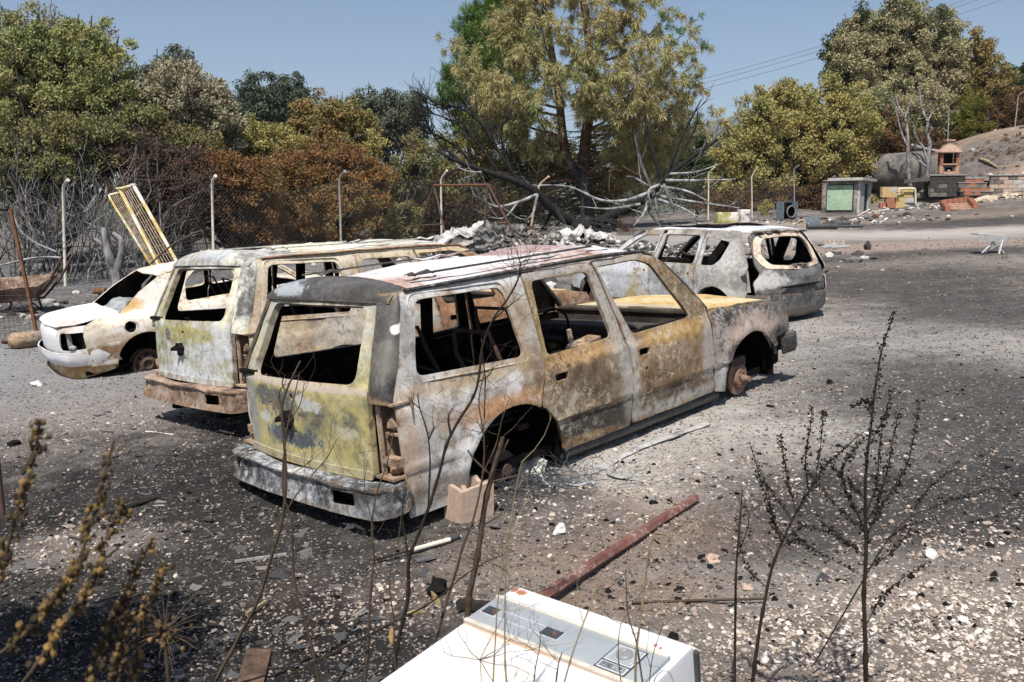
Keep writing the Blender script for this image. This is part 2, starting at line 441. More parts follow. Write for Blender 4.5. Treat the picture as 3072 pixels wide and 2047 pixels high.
L['cypress'] = leafmat('yellow green foliage', [(0.13, 0.10, 0.02), (0.15, 0.15, 0.025), (0.10, 0.13, 0.025)], 0.8)
L['needle_tan'] = leafmat('scorched pine needles', [(0.22, 0.165, 0.07), (0.42, 0.36, 0.175), (0.36, 0.34, 0.15), (0.15, 0.185, 0.062)], 0.38)
L['needle_green'] = leafmat('fresh pine needles', [(0.045, 0.075, 0.016), (0.085, 0.155, 0.028), (0.13, 0.22, 0.045)], 0.6)
L['dry_seed'] = leafmat('dry seed capsules', [(0.028, 0.021, 0.013), (0.075, 0.052, 0.026), (0.26, 0.16, 0.055)], 30, 0.1)
# ---------------------------------------------------------------- the burnt yard
def make_ground():
    th = np.concatenate([np.linspace(-180, -48, 24, endpoint=False), np.linspace(-48, 48, 430), np.linspace(48, 180, 24)[1:]])
    th = np.radians(th)
    rr = np.concatenate([np.geomspace(0.7, 26, 430, endpoint=False), np.geomspace(26, 95, 120, endpoint=False), np.geomspace(95, 2900, 28)])
    T, Rr = np.meshgrid(th, rr)
    x = np.sin(T) * Rr; y = np.cos(T) * Rr
    z = base_z(x, y)
    amp = np.clip((60 - Rr) / 50, 0, 1)
    z = z + amp * (0.030 * fbm(x * 0.9, y * 0.9, 4, 3) + 0.016 * fbm(x * 5, y * 5, 4, 9) + 0.010 * fbm(x * 22, y * 22, 2, 21) * np.clip((14 - Rr) / 8, 0, 1))
    # hard-packed mound of earth at the right rear
    n, m = T.shape
    V = np.stack([x, y, z], -1).reshape(-1, 3)
    i = np.arange(n - 1)[:, None] * m; j = np.arange(m - 1)[None, :]
    F = np.stack([i + j, i + j + 1, i + j + m + 1, i + j + m], -1).reshape(-1, 4)[:, ::-1]
    t = NT('burnt ground')
    big = t.noise(0.35, 8, 0.66, dist=0.6); med = t.noise(2.3, 9, 0.7, dist=0.4); fine = t.noise(17, 9, 0.75); vf = t.noise(85, 6, 0.75)
    f = t.math('ADD', t.math('MULTIPLY', big, 0.5), t.math('MULTIPLY', med, 0.5))
    c = t.ramp(f, [(0.37, (0.034, 0.031, 0.030)), (0.47, (0.088, 0.078, 0.072)), (0.55, (0.21, 0.186, 0.168)), (0.66, (0.34, 0.305, 0.275))])
    zn = t.math('ADD', t.math('MULTIPLY', med, 0.6), t.math('MULTIPLY', t.noise(0.8, 8, 0.7, dist=0.8), 0.4))
    zs = [  # (u, v, ru, rv in metres, colour, strength)
        (2180, 1230, 2.5, 3.3, (0.56, 0.525, 0.485), .96), (1950, 1400, 1.8, 1.8, (0.66, 0.63, 0.58), .97), (2500, 1010, 3.6, 4.0, (0.50, 0.465, 0.43), .94), (2350, 1420, .9, .8, (0.46, 0.42, 0.38), .8), (1700, 1640, 1.0, .6, (0.36, 0.29, 0.245), .75), (1300, 1720, .9, .5, (0.30, 0.245, 0.205), .65), (2700, 960, 1.6, 2.0, (0.40, 0.37, 0.345), .8),
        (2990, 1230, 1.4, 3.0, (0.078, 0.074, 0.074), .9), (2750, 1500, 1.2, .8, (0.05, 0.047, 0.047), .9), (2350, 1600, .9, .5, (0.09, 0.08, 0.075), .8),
        (2950, 1850, 1.1, .55, (0.44, 0.365, 0.305), .8), (2450, 1930, .7, .3, (0.27, 0.225, 0.19), .7), (1800, 1600, .7, .6, (0.38, 0.27, 0.205), .75), (1650, 1560, .5, .35, (0.16, 0.145, 0.14), .7), (1880, 1800, .5, .25, (0.36, 0.21, 0.13), .55),
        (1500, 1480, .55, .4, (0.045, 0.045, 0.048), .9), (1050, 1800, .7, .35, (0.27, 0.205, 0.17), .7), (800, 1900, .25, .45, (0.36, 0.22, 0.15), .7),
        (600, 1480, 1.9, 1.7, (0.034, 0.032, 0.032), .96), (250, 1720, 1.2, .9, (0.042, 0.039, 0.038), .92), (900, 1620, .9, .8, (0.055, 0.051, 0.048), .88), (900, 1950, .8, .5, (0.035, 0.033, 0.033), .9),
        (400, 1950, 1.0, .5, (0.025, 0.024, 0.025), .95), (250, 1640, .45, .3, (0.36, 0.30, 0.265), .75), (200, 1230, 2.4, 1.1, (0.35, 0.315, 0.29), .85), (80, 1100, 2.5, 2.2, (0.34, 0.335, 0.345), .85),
        (150, 830, 5, 6, (0.22, 0.22, 0.235), .8), (600, 800, 7, 8, (0.13, 0.13, 0.135), .75),
        (2700, 690, 9, 7, (0.48, 0.43, 0.395), .9), (2750, 735, 5, 2.0, (0.40, 0.30, 0.25), .7), (2800, 765, 5, 1.2, (0.07, 0.064, 0.062), .85), (2950, 830, 4.5, 3.0, (0.36, 0.31, 0.26), .85), (2720, 840, 2.8, 2.2, (0.065, 0.062, 0.063), .85),
        (3000, 920, 2.0, 2.0, (0.07, 0.065, 0.067), .85), (2850, 650, 9, 4.0, (0.20, 0.15, 0.105), .8), (3050, 662, 8, 2.5, (0.05, 0.046, 0.045), .92), (2600, 655, 6, 2, (0.10, 0.092, 0.088), .7),
        (3000, 470, 6, 8, (0.34, 0.225, 0.15), .9), (2950, 480, 4, 2.5, (0.09, 0.08, 0.075), .75), (2880, 490, 4, 4, (0.10, 0.088, 0.08), .7), (1500, 740, 6, 6, (0.42, 0.40, 0.38), .8), (1000, 720, 9, 12, (0.06, 0.055, 0.05), .8)]
    mask = (1.0, 1.0, 1.0)
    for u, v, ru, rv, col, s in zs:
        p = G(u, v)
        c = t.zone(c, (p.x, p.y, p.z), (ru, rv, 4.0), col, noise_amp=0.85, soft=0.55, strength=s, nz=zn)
        if max(col) > .3 or max(col) < .08:   # pale ash keeps few dark flecks, char keeps few pale ones
            q = (.30, 1, 1) if max(col) > .3 else (1, .35, 1)
            mask = t.zone(mask, (p.x, p.y, p.z), (ru, rv, 4.0), q, noise_amp=0.85, soft=0.55, strength=s, nz=zn)
    # burnt-leaf flecks, ash dust and small grit lie over everything, thicker in some places
    gA = t.ramp(t.noise(0.9, 6, 0.7, off=2.0, dist=0.5), [(0.42, 0.12), (0.58, 1)]); gB = t.ramp(t.noise(1.3, 6, 0.7, off=7.0, dist=0.5), [(0.42, 0.1), (0.6, 1)])
    sp = t.n('ShaderNodeSeparateColor'); t.lk(mask, sp.inputs[0]); gA = t.math('MULTIPLY', gA, sp.outputs[0]); gB = t.math('MULTIPLY', gB, sp.outputs[1])
    c = t.mix(t.math('MULTIPLY', t.math('MULTIPLY', t.ramp(fine, [(0.52, 0), (0.60, 1)]), gA), 0.6), c, (0.030, 0.028, 0.028))
    c = t.mix(t.math('MULTIPLY', t.math('MULTIPLY', t.ramp(t.noise(33, 7, 0.72, off=4.0), [(0.53, 0), (0.60, 1)]), gB), 0.6), c, (0.46, 0.44, 0.415))
    c = t.mix(t.math('MULTIPLY', t.math('MULTIPLY', t.ramp(vf, [(0.57, 0), (0.62, 1)]), gB), 0.6), c, (0.55, 0.53, 0.51))
    c = t.mix(t.math('MULTIPLY', t.math('MULTIPLY', t.ramp(t.noise(120, 4, 0.7, off=9.0), [(0.55, 0), (0.62, 1)]), gA), 0.7), c, (0.022, 0.021, 0.021))
    md = t.noise(6.5, 9, 0.78, off=13.0, dist=0.6)
    c = t.mix(t.math('MULTIPLY', t.math('MULTIPLY', t.ramp(md, [(0.53, 0), (0.61, 1)]), gA), 0.4), c, (0.034, 0.032, 0.031))
    c = t.mix(t.math('MULTIPLY', t.math('MULTIPLY', t.ramp(md, [(0.42, 1), (0.47, 0)]), gB), 0.4), c, (0.44, 0.42, 0.395))
    t.color(c); t.rough(0.95); t.b.inputs['Specular IOR Level'].default_value = 0.1
    h = t.math('ADD', t.math('ADD', t.math('MULTIPLY', fine, 0.7), t.math('MULTIPLY', vf, 0.25)), t.math('MULTIPLY', md, 1.6))
    t.bump(h, 0.045, 1.0)
    me = np_mesh('ground', V, F, smooth=True)
    return tag(link('ground', me, t.m), 'burnt yard of ash, char and pale gravel', kind='structure')
make_ground()

# stones, grit and slate flakes ------------------------------------------------
RNG = np.random.default_rng(11)
ICO_V = None
def ico():
    p = (1 + 5 ** .5) / 2
    v = np.array([(-1,p,0),(1,p,0),(-1,-p,0),(1,-p,0),(0,-1,p),(0,1,p),(0,-1,-p),(0,1,-p),(p,0,-1),(p,0,1),(-p,0,-1),(-p,0,1)]) / math.sqrt(1 + p * p)
    f = np.array([(0,11,5),(0,5,1),(0,1,7),(0,7,10),(0,10,11),(1,5,9),(5,11,4),(11,10,2),(10,7,6),(7,1,8),(3,9,4),(3,4,2),(3,2,6),(3,6,8),(3,8,9),(4,9,5),(2,4,11),(6,2,10),(8,6,7),(9,8,1)])
    return v, f
def octa():
    return np.array([(1,0,0),(-1,0,0),(0,1,0),(0,-1,0),(0,0,1),(0,0,-1)], float), np.array([(0,2,4),(2,1,4),(1,3,4),(3,0,4),(2,0,5),(1,2,5),(3,1,5),(0,3,5)])
def scatter(name, label, xy, size, mat, tint, shape, flat=(0.45, 0.8), rough=0.35, sink=0.3, kind='stuff', stretch=(0.7, 1.4), tilt=0.25):
    bv, bf = shape; n = len(xy); k = len(bv)
    z = base_z(xy[:, 0], xy[:, 1])
    r = np.sqrt((xy ** 2).sum(1)); amp = np.clip((60 - r) / 50, 0, 1)
    z = z + amp * (0.030 * fbm(xy[:, 0] * .9, xy[:, 1] * .9, 4, 3) + 0.016 * fbm(xy[:, 0] * 5, xy[:, 1] * 5, 4, 9))
    V = np.repeat(bv[None], n, 0) * (1 + rough * (RNG.random((n, k, 1)) - 0.5) * 2)
    sx = size * RNG.uniform(*stretch, n); sy = size * RNG.uniform(*stretch, n); sz = size * RNG.uniform(*flat, n)
    V = V * np.stack([sx, sy, sz], -1)[:, None, :]
    tx = RNG.normal(0, tilt, n); ty = RNG.normal(0, tilt, n)
    V[..., 2] += V[..., 0] * tx[:, None] + V[..., 1] * ty[:, None]
    a = RNG.random(n) * 6.283; c, s = np.cos(a)[:, None], np.sin(a)[:, None]
    X = V[..., 0] * c - V[..., 1] * s + xy[:, 0:1]; Y = V[..., 0] * s + V[..., 1] * c + xy[:, 1:2]; Z = V[..., 2] + (z + sz * (1 - 2 * sink) * 0.6)[:, None]
    F = (bf[None] + (np.arange(n) * k)[:, None, None]).reshape(-1, bf.shape[1])
    me = np_mesh(name, np.stack([X, Y, Z], -1).reshape(-1, 3), F, attr=np.repeat(tint, len(bf)))
    return tag(link(name, me, mat), label, kind=kind)
def tintmat(name, stops, rough=0.9, var=40):
    t = NT(name); a = t.n('ShaderNodeAttribute', attribute_name='tint'); c = t.ramp(a.outputs['Fac'], stops)
    n = t.noise(var, 5, 0.7); c = t.mix(t.math('MULTIPLY', t.ramp(n, [(0.5, 0), (0.65, 1)]), 0.5), c, (0.06, 0.055, 0.052)); t.color(c); t.rough(rough); return t.m
def spread(n, ymax, ymin=2.6, power=1.0, half=0.62):
    """points with even density on the picture: more of them near by"""
    u = RNG.random(n); y = 1 / (1 / ymin + u ** power * (1 / ymax - 1 / ymin)); x = (RNG.random(n) * 2 - 1) * half * y
    return np.stack([x, y], -1)
def zone_w(xy, zs):
    w = np.zeros(len(xy))
    for (u, v, rx, ry, k) in zs:
        p = G(u, v); w = np.maximum(w, k * np.exp(-((xy[:, 0] - p.x) / rx) ** 2 - ((xy[:, 1] - p.y) / ry) ** 2))
    return w
pale_z = [(2900, 1880, 1.2, .6, 1), (2500, 1900, .8, .4, .9), (1950, 1400, 1.2, 1.2, .6), (2150, 1250, 1.8, 2.2, .4), (3000, 1650, .8, .5, .6), (250, 1640, .5, .4, .6), (1100, 1800, .6, .35, .5), (300, 1260, 2, 1.2, .5), (1700, 1550, .6, .5, .5)]
gravel_mat = tintmat('gravel stones', [(0.0, (0.05, 0.046, 0.043)), (0.3, (0.17, 0.15, 0.135)), (0.55, (0.36, 0.285, 0.235)), (0.75, (0.48, 0.42, 0.36)), (1.0, (0.62, 0.58, 0.53))])
xy = spread(34000, 28, power=0.8); w = zone_w(xy, pale_z); keep = RNG.random(len(xy)) < (0.035 + 0.96 * w); xy = xy[keep]; w = w[keep]
scatter('gravel', 'loose pale stones strewn over the burnt yard', xy, 0.0045 + 0.009 * RNG.random(len(xy)) ** 2 + 0.0012 * xy[:, 1] * RNG.random(len(xy)), gravel_mat, np.clip(RNG.normal(0.28 + 0.52 * w, 0.2), 0, 1), ico())
xy = spread(70000, 24, power=0.9); w = zone_w(xy, pale_z)
scatter('grit', 'fine grit and ash crumbs on the burnt ground', xy, 0.0022 + 0.0042 * RNG.random(len(xy)) + 0.0006 * xy[:, 1], gravel_mat, np.clip(RNG.normal(0.14 + 0.55 * w, 0.20 + .08 * w), 0, 1), octa(), rough=0.4)
# thin dark shards of slate and bark on the left, charcoal crumbs elsewhere
dark_z = [(700, 1500, 1.5, 1.4, 1), (300, 1600, 1.0, 1.0, .6), (950, 1750, .9, .7, .8), (500, 1300, 2.0, 1.2, .8)]
cube_v = np.array([(-1,-1,-1),(1,-1,-1),(1,1,-1),(-1,1,-1),(-1,-1,1),(1,-1,1),(1,1,1),(-1,1,1)], float); cube_f = np.array([(3,2,1,0),(4,5,6,7),(0,1,5,4),(1,2,6,5),(2,3,7,6),(3,0,4,7)])
xy = spread(9000, 13); w = zone_w(xy, dark_z); keep = RNG.random(len(xy)) < (0.004 + 0.4 * w); xy = xy[keep]
shard_mat = tintmat('dark slate shards', [(0, (0.03, 0.03, 0.032)), (0.6, (0.075, 0.077, 0.082)), (0.9, (0.13, 0.125, 0.12)), (1, (0.30, 0.25, 0.21))])
scatter('slate_shard', 'flat dark shards lying in the charred soil', xy, 0.008 + 0.030 * RNG.random(len(xy)) ** 2.2, shard_mat, RNG.random(len(xy)), (cube_v, cube_f), flat=(0.05, 0.13), rough=0.45, sink=0.1, stretch=(0.5, 1.6), tilt=0.12)
xy = spread(2600, 20, ymin=3.5)
scatter('charcoal', 'charcoal crumbs scattered over the yard', xy, 0.004 + 0.016 * RNG.random(len(xy)) ** 4, M['char'], RNG.random(len(xy)), ico(), flat=(0.4, 0.8), rough=0.5)

# far hills ---------------------------------------------------------------------
def hills():
    th = np.radians(np.linspace(-55, 55, 260)); rr = np.linspace(1100, 2600, 40)
    T, Q = np.meshgrid(th, rr); x = np.sin(T) * Q; y = np.cos(T) * Q
    k = np.clip((Q - 1100) / 900, 0, 1); k = k * k * (3 - 2 * k)
    prof = 150 + 88 * np.clip(x / 450, -1.0, 1.0)
    z = -40 + k * (prof + 45 * fbm(x / 420, y / 420, 4, 5) + 7 * fbm(x / 40, y / 40, 3, 8))
    n, m = T.shape
    i = np.arange(n - 1)[:, None] * m; j = np.arange(m - 1)[None, :]
    F = np.stack([i + j, i + j + 1, i + j + m + 1, i + j + m], -1).reshape(-1, 4)[:, ::-1]
    t = NT('wooded hill'); a = t.noise(0.012, 6, 0.65); b = t.noise(0.06, 4, 0.7)
    c = t.ramp(t.math('ADD', t.math('MULTIPLY', a, .45), t.math('MULTIPLY', b, .55)), [(0.40, (0.045, 0.055, 0.042)), (0.52, (0.075, 0.082, 0.062)), (0.60, (0.19, 0.15, 0.115)), (0.7, (0.10, 0.10, 0.075))])
    t.color(c); t.rough(0.95)
    tag(link('hills', np_mesh('hills', np.stack([x, y, z], -1).reshape(-1, 3), F, smooth=True), t.m), 'hazy wooded hills on the horizon', kind='structure')
hills()
# ---------------------------------------------------------------- sheet-metal builder
def fillet(pts, r=0.04, n=4):
    """round every corner of a closed 2-D polygon"""
    out = []; m = len(pts)
    for i in range(m):
        a, b, c = Vector(pts[i - 1][:2]), Vector(pts[i][:2]), Vector(pts[(i + 1) % m][:2])
        rr = pts[i][2] if len(pts[i]) > 2 else r
        u, w = a - b, c - b
        k = min(rr, u.length * 0.45, w.length * 0.45)
        if k < 1e-4: out.append((b.x, b.y)); continue
        p, q = b + u.normalized() * k, b + w.normalized() * k
        for j in range(n + 1):
            t = j / n; x = p * (1 - t) ** 2 + b * 2 * t * (1 - t) + q * t * t; out.append((x.x, x.y))
    return out
def arc(c, r, a0, a1, n=12):
    return [(c[0] + r * math.cos(R(a0 + (a1 - a0) * i / n)), c[1] + r * math.sin(R(a0 + (a1 - a0) * i / n)), 0) for i in range(n + 1)]
def circ(c, r, n=16): return [(c[0] + r * math.cos(2 * PI * i / n), c[1] + r * math.sin(2 * PI * i / n)) for i in range(n)]
def inside(px, py, poly):
    x = np.array([p[0] for p in poly]); y = np.array([p[1] for p in poly]); x2, y2 = np.roll(x, -1), np.roll(y, -1)
    c = (y[None] > py[:, None]) != (y2[None] > py[:, None])
    xi = (x2 - x)[None] * (py[:, None] - y[None]) / np.where(y2 - y == 0, 1e-9, y2 - y)[None] + x[None]
    return (c & (px[:, None] < xi)).sum(1) % 2 == 1
def dense(poly, step):
    out = []
    for i in range(len(poly)):
        a, b = Vector(poly[i][:2]), Vector(poly[(i + 1) % len(poly)][:2]); k = max(1, int((b - a).length / step))
        for j in range(k): p = a.lerp(b, j / k); out.append((p.x, p.y))
    return out
def sheet(name, outline, holes, fn, mat, parent, step=0.06, thick=0.014, out=(0, 0, 1), dent=0.003, seed=0.0, inner=None):
    """a curved metal sheet: 2-D outline with holes, mapped to space by fn, given thickness"""
    loops = [dense(outline, step)] + [dense(h, step) for h in holes]
    vs = []; es = []
    for lp in loops:
        n0 = len(vs); vs += lp; es += [(n0 + i, n0 + (i + 1) % len(lp)) for i in range(len(lp))]
    xs = [p[0] for p in loops[0]]; ys = [p[1] for p in loops[0]]
    gx, gy = np.meshgrid(np.arange(min(xs), max(xs), step), np.arange(min(ys), max(ys), step))
    gx = (gx + (np.arange(gx.shape[0]) % 2)[:, None] * step * 0.5).ravel(); gy = gy.ravel()
    ok = inside(gx, gy, loops[0])
    for h in loops[1:]: ok &= ~inside(gx, gy, h)
    B = np.array(vs)
    if ok.any():
        d = np.sqrt(((np.stack([gx, gy], -1)[:, None] - B[None]) ** 2).sum(-1)).min(1); ok &= d > step * 0.55
        vs = vs + list(zip(gx[ok].tolist(), gy[ok].tolist()))
    r = delaunay_2d_cdt([Vector(p) for p in vs], es, [], 0, 1e-5)
    V2 = np.array([(p.x, p.y) for p in r[0]]); F = np.array([f for f in r[2] if len(f) == 3])
    c = V2[F].mean(1); k = inside(c[:, 0], c[:, 1], loops[0])
    for h in loops[1:]: k &= ~inside(c[:, 0], c[:, 1], h)
    F = F[k]
    P = [Vector(fn(a, b)) for a, b in V2]; e = 0.004; Nn = []
    ov = Vector(out)
    for (a, b), p in zip(V2, P):
        q = (Vector(fn(a + e, b)) - p).cross(Vector(fn(a, b + e)) - p)
        q = q.normalized() if q.length > 1e-12 else ov.copy()
        Nn.append(q)
    s = sum(1 if q.dot(ov) > 0 else -1 for q in Nn)
    sg = 1 if s > 0 else -1
    V = []
    for p, q in zip(P, Nn):
        if dent: p = p + q * sg * dent * (2.2 * mnoise.noise(p * 2.3 + Vector((seed, seed * 1.7, 0))) + 1.3 * mnoise.noise(p * 6 + Vector((seed, 0, seed))) + .5 * mnoise.noise(p * 17))
        V.append(p)
    Pi = [p - q * sg * thick for p, q in zip(V, Nn)]
    n = len(V); tri = F if sg > 0 else F[:, ::-1]
    faces = [tuple(f) for f in tri.tolist()] + [tuple(i + n for i in f[::-1]) for f in tri.tolist()]
    cnt = {}
    for f in tri.tolist():
        for i in range(3): cnt[(f[i], f[(i + 1) % 3])] = 1
    for (a, b) in cnt:
        if (b, a) not in cnt: faces.append((b, a, a + n, b + n))
    me = bpy.data.meshes.new(name); me.from_pydata([tuple(p) for p in V + Pi], [], faces)
    ed = np.sqrt(((V2[:, None] - B[None]) ** 2).sum(-1)).min(1); me.attributes.new('edge', 'FLOAT', 'POINT').data.foreach_set('value', np.concatenate([ed, ed * 0]).astype(np.float32))
    me.polygons.foreach_set('use_smooth', [True] * len(me.polygons)); me.set_sharp_from_angle(angle=R(50))
    mi = np.zeros(len(me.polygons), np.int32); mi[len(tri):2 * len(tri)] = 1; me.polygons.foreach_set('material_index', mi); me.update()
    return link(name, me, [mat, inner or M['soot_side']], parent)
class Path:
    """a plan curve walked by arc length from its middle"""
    def __init__(s, pts, r=0.12, mid=None):
        q = [Vector(pts[0])]
        for i in range(1, len(pts) - 1):
            a, b, c = Vector(pts[i - 1]), Vector(pts[i]), Vector(pts[i + 1]); k = min(r, (a - b).length * .48, (c - b).length * .48)
            p0, p1 = b + (a - b).normalized() * k, b + (c - b).normalized() * k
            for j in range(9): t = j / 8; q.append(p0 * (1 - t) ** 2 + b * 2 * t * (1 - t) + p1 * t * t)
        q.append(Vector(pts[-1])); s.q = q
        s.l = [0]
        for a, b in zip(q, q[1:]): s.l.append(s.l[-1] + (b - a).length)
        s.L = s.l[-1]
    def __call__(s, u):
        u = min(max(u + s.L / 2, 0), s.L)
        lo = int(np.searchsorted(s.l, u)) ; lo = min(max(lo, 1), len(s.q) - 1)
        t = (u - s.l[lo - 1]) / max(s.l[lo] - s.l[lo - 1], 1e-9); return s.q[lo - 1].lerp(s.q[lo], t)
def interp(tab):
    X = [a for a, b in tab]; Y = [b for a, b in tab]
    return lambda x: float(np.interp(x, X, Y))
def smooth_tab(tab, k=0.03):
    f = interp(tab); return lambda x: (f(x - k) + 2 * f(x) + f(x + k)) / 4
def disc_part(parent, c, side, mat, r=0.145):
    m = MB(); rot = Matrix.Rotation(-side * PI / 2, 3, 'X')
    m.lathe([(0.05, -0.014), (r, -0.014), (r, 0.004), (0.085, 0.005), (0.08, 0.04), (0.035, 0.045), (0.035, 0.07), (0.028, 0.075), (0.026, 0.12), (0.0, 0.122)], c, 28, rot)
    for i in range(5):
        a = i * 2 * PI / 5; m.tube([Vector(c) + rot @ Vector((0.057 * math.cos(a), 0.057 * math.sin(a), 0.03)), Vector(c) + rot @ Vector((0.057 * math.cos(a), 0.057 * math.sin(a), 0.065))], 0.007, 6)
    d = m.build('brake_disc', mat, parent, 35)
    b = MB(); b.bbox(Vector(c) + Vector((0.03, side * -0.03, 0.13)), (0.22, 0.07, 0.09), 0.015); b.build('splash_shield', M['rust_dark'], d, 40)
    return d
def cyl_arch(parent, c, r, y0, y1, mat):
    m = MB(); n = 14; vs = []; fs = []
    for i in range(n + 1):
        a = PI * (1.1 * i / n - 0.05)
        for y in (y0, y1): vs.append((c[0] + r * math.cos(a), y, c[1] + r * math.sin(a)))
    for i in range(n): fs.append((2 * i, 2 * i + 1, 2 * i + 3, 2 * i + 2))
    m.add(vs, fs); m.add([vs[2 * i + 1] for i in range(n + 1)] , [tuple(range(n + 1))])
    return m.build('wheel_well', mat, parent)

EDGE = True
# ---------------------------------------------------------------- burnt metal finishes
G5 = [(0.36, CHAR), (0.44, DGREY), (0.52, GREY), (0.60, ASH), (0.70, WHITE)]
def finishes(car):
    F = {}
    if car == 'near':
        F['quarter'] = burnt('pale burnt quarter panel', [(0.36, (0.16, 0.13, 0.10)), (0.44, (0.38, 0.34, 0.29)), (0.50, (0.50, 0.49, 0.48)), (0.57, (0.54, 0.54, 0.54)), (0.63, (0.42, 0.36, 0.28)), (0.70, (0.27, 0.19, 0.12))],
            [((.95, -.88, .95), (.16, .5, .25), BROWN, .8, .45, .6), ((1.45, -.88, .88), (.24, .6, .30), (0.14, 0.085, 0.05), .7, .5, .9), ((1.05, -.88, .86), (.5, .5, .07), (0.34, 0.17, 0.07), .8, .5, .85), ((.25, -.85, .70), (.10, .4, .30), (0.40, 0.26, 0.17), .8, .5, .8),
             ((.55, -.88, .47), (.4, .4, .08), (0.13, 0.11, 0.075), .7, .5, .8), ((1.3, -.75, 1.35), (.09, .5, .45), (0.30, 0.22, 0.13), .8, .5, .7), ((.40, -.8, 1.35), (.07, .4, .4), (0.24, 0.235, 0.225), .8, .4, .8), ((.8, -.86, 1.08), (.6, .4, .05), (0.40, 0.30, 0.18), 1.0, .4, .75), ((.8, -.75, 1.62), (.7, .4, .05), (0.5, .5, .5), .5, .4, .8)], (0.35, SOOT, 0.45, ASH), 1.0, 0.0, mottle=(.5, (0.10, 0.075, 0.055), .35, (0.62, 0.61, 0.60)))
        F['rdoor'] = burnt('brown burnt rear door', [(0.36, (0.07, 0.055, 0.04)), (0.46, (0.15, 0.10, 0.06)), (0.55, (0.24, 0.19, 0.13)), (0.66, (0.30, 0.27, 0.23))],
            [((1.9, -.88, .53), (.55, .5, .11), (0.035, 0.031, 0.027), .7, .3, .92), ((1.8, -.84, 1.05), (.45, .5, .07), (0.42, 0.25, 0.10), .9, .5, .85), ((2.28, -.86, .9), (.09, .5, .35), (0.36, 0.35, 0.33), .6, .5, .8), ((1.47, -.8, 1.3), (.05, .4, .4), (0.27, 0.19, 0.08), .9, .5, .8),
             ((1.8, -.73, 1.63), (.5, .4, .04), (0.33, 0.33, 0.33), .5, .5, .8), ((2.15, -.8, 1.35), (.1, .4, .3), (0.38, 0.36, 0.33), .5, .5, .85), ((1.75, -.88, .45), (.3, .3, .03), (0.42, 0.27, 0.13), .8, .5, .6)], (0.6, SOOT, 0.75, (0.46, 0.42, 0.36)), 1.2, 4.0, mottle=(.75, (0.045, 0.034, 0.025), .75, (0.44, 0.40, 0.33)))
        F['fdoor'] = burnt('ochre burnt front door', [(0.36, (0.085, 0.055, 0.032)), (0.46, (0.17, 0.105, 0.055)), (0.55, (0.27, 0.19, 0.115)), (0.66, (0.36, 0.32, 0.27))],
            [((2.95, -.85, 1.0), (.38, .5, .085), (0.42, 0.26, 0.085), 1.3, .4, .8), ((3.33, -.86, .78), (.09, .5, .25), (0.33, 0.32, 0.31), .9, .4, .8), ((2.8, -.88, .56), (.6, .5, .06), (0.075, 0.065, 0.05), .8, .5, .8), ((2.9, -.88, .47), (.6, .5, .05), (0.38, 0.37, 0.35), .6, .5, .8),
             ((2.36, -.86, .85), (.05, .5, .45), (0.36, 0.36, 0.34), .6, .5, .8), ((2.25, -.75, 1.35), (.1, .4, .3), (0.36, 0.34, 0.31), .5, .5, .85), ((2.5, -.72, 1.63), (.5, .4, .04), (0.30, 0.30, 0.29), .5, .5, .8), ((3.1, -.75, 1.35), (.2, .4, .25), (0.20, 0.15, 0.085), .6, .5, .8)], (0.55, SOOT, 0.7, (0.48, 0.44, 0.39)), 1.1, 7.0, mottle=(.65, (0.055, 0.036, 0.024), .75, (0.48, 0.42, 0.35)))
        F['wing'] = burnt('charred front wing', [(0.44, CHAR), (0.52, (0.05, 0.048, 0.045)), (0.60, (0.12, 0.115, 0.105)), (0.70, (0.27, 0.26, 0.24))],
            [((4.0, -.88, .86), (.52, .5, .13), (0.40, 0.31, 0.265), .8, .4, .9), ((3.47, -.88, .80), (.13, .5, .20), (0.37, 0.32, 0.29), .9, .4, .85), ((3.47, -.87, .52), (.12, .4, .14), (0.35, 0.35, 0.34), .6, .4, .85)], (0.5, SOOT, 0.35, ASH), 1.4, 11.0, mottle=(.75, (0.025, 0.023, 0.021), .5, (0.40, 0.385, 0.36)))
        F['roof'] = burnt('pink white burnt roof', [(0.35, (0.22, 0.12, 0.09)), (0.43, (0.40, 0.28, 0.235)), (0.49, (0.52, 0.49, 0.48)), (0.57, (0.62, 0.61, 0.62)), (0.68, (0.33, 0.24, 0.21))],
            [((2.2, .1, 1.7), (.55, .5, .4), (0.24, 0.115, 0.09), .8, .5, .75), ((1.2, 0, 1.7), (.5, .7, .4), (0.62, 0.61, 0.63), .9, .5, .7)], (0.3, (0.12, 0.10, 0.09), 0.3, WHITE), 1.0, 13.0, mottle=(.35, (0.16, 0.10, 0.085), .4, (0.70, 0.69, 0.69)))
        F['bonnet'] = burnt('ochre burnt bonnet', [(0.35, (0.30, 0.19, 0.075)), (0.44, (0.50, 0.34, 0.13)), (0.52, (0.58, 0.44, 0.20)), (0.60, (0.58, 0.50, 0.34)), (0.7, (0.36, 0.30, 0.23))],
            [((3.45, 0, 1.1), (.12, .9, .3), (0.45, 0.40, 0.33), .8, .5, .8)], (0.35, BROWN, 0.3, ASH), 1.0, 17.0)
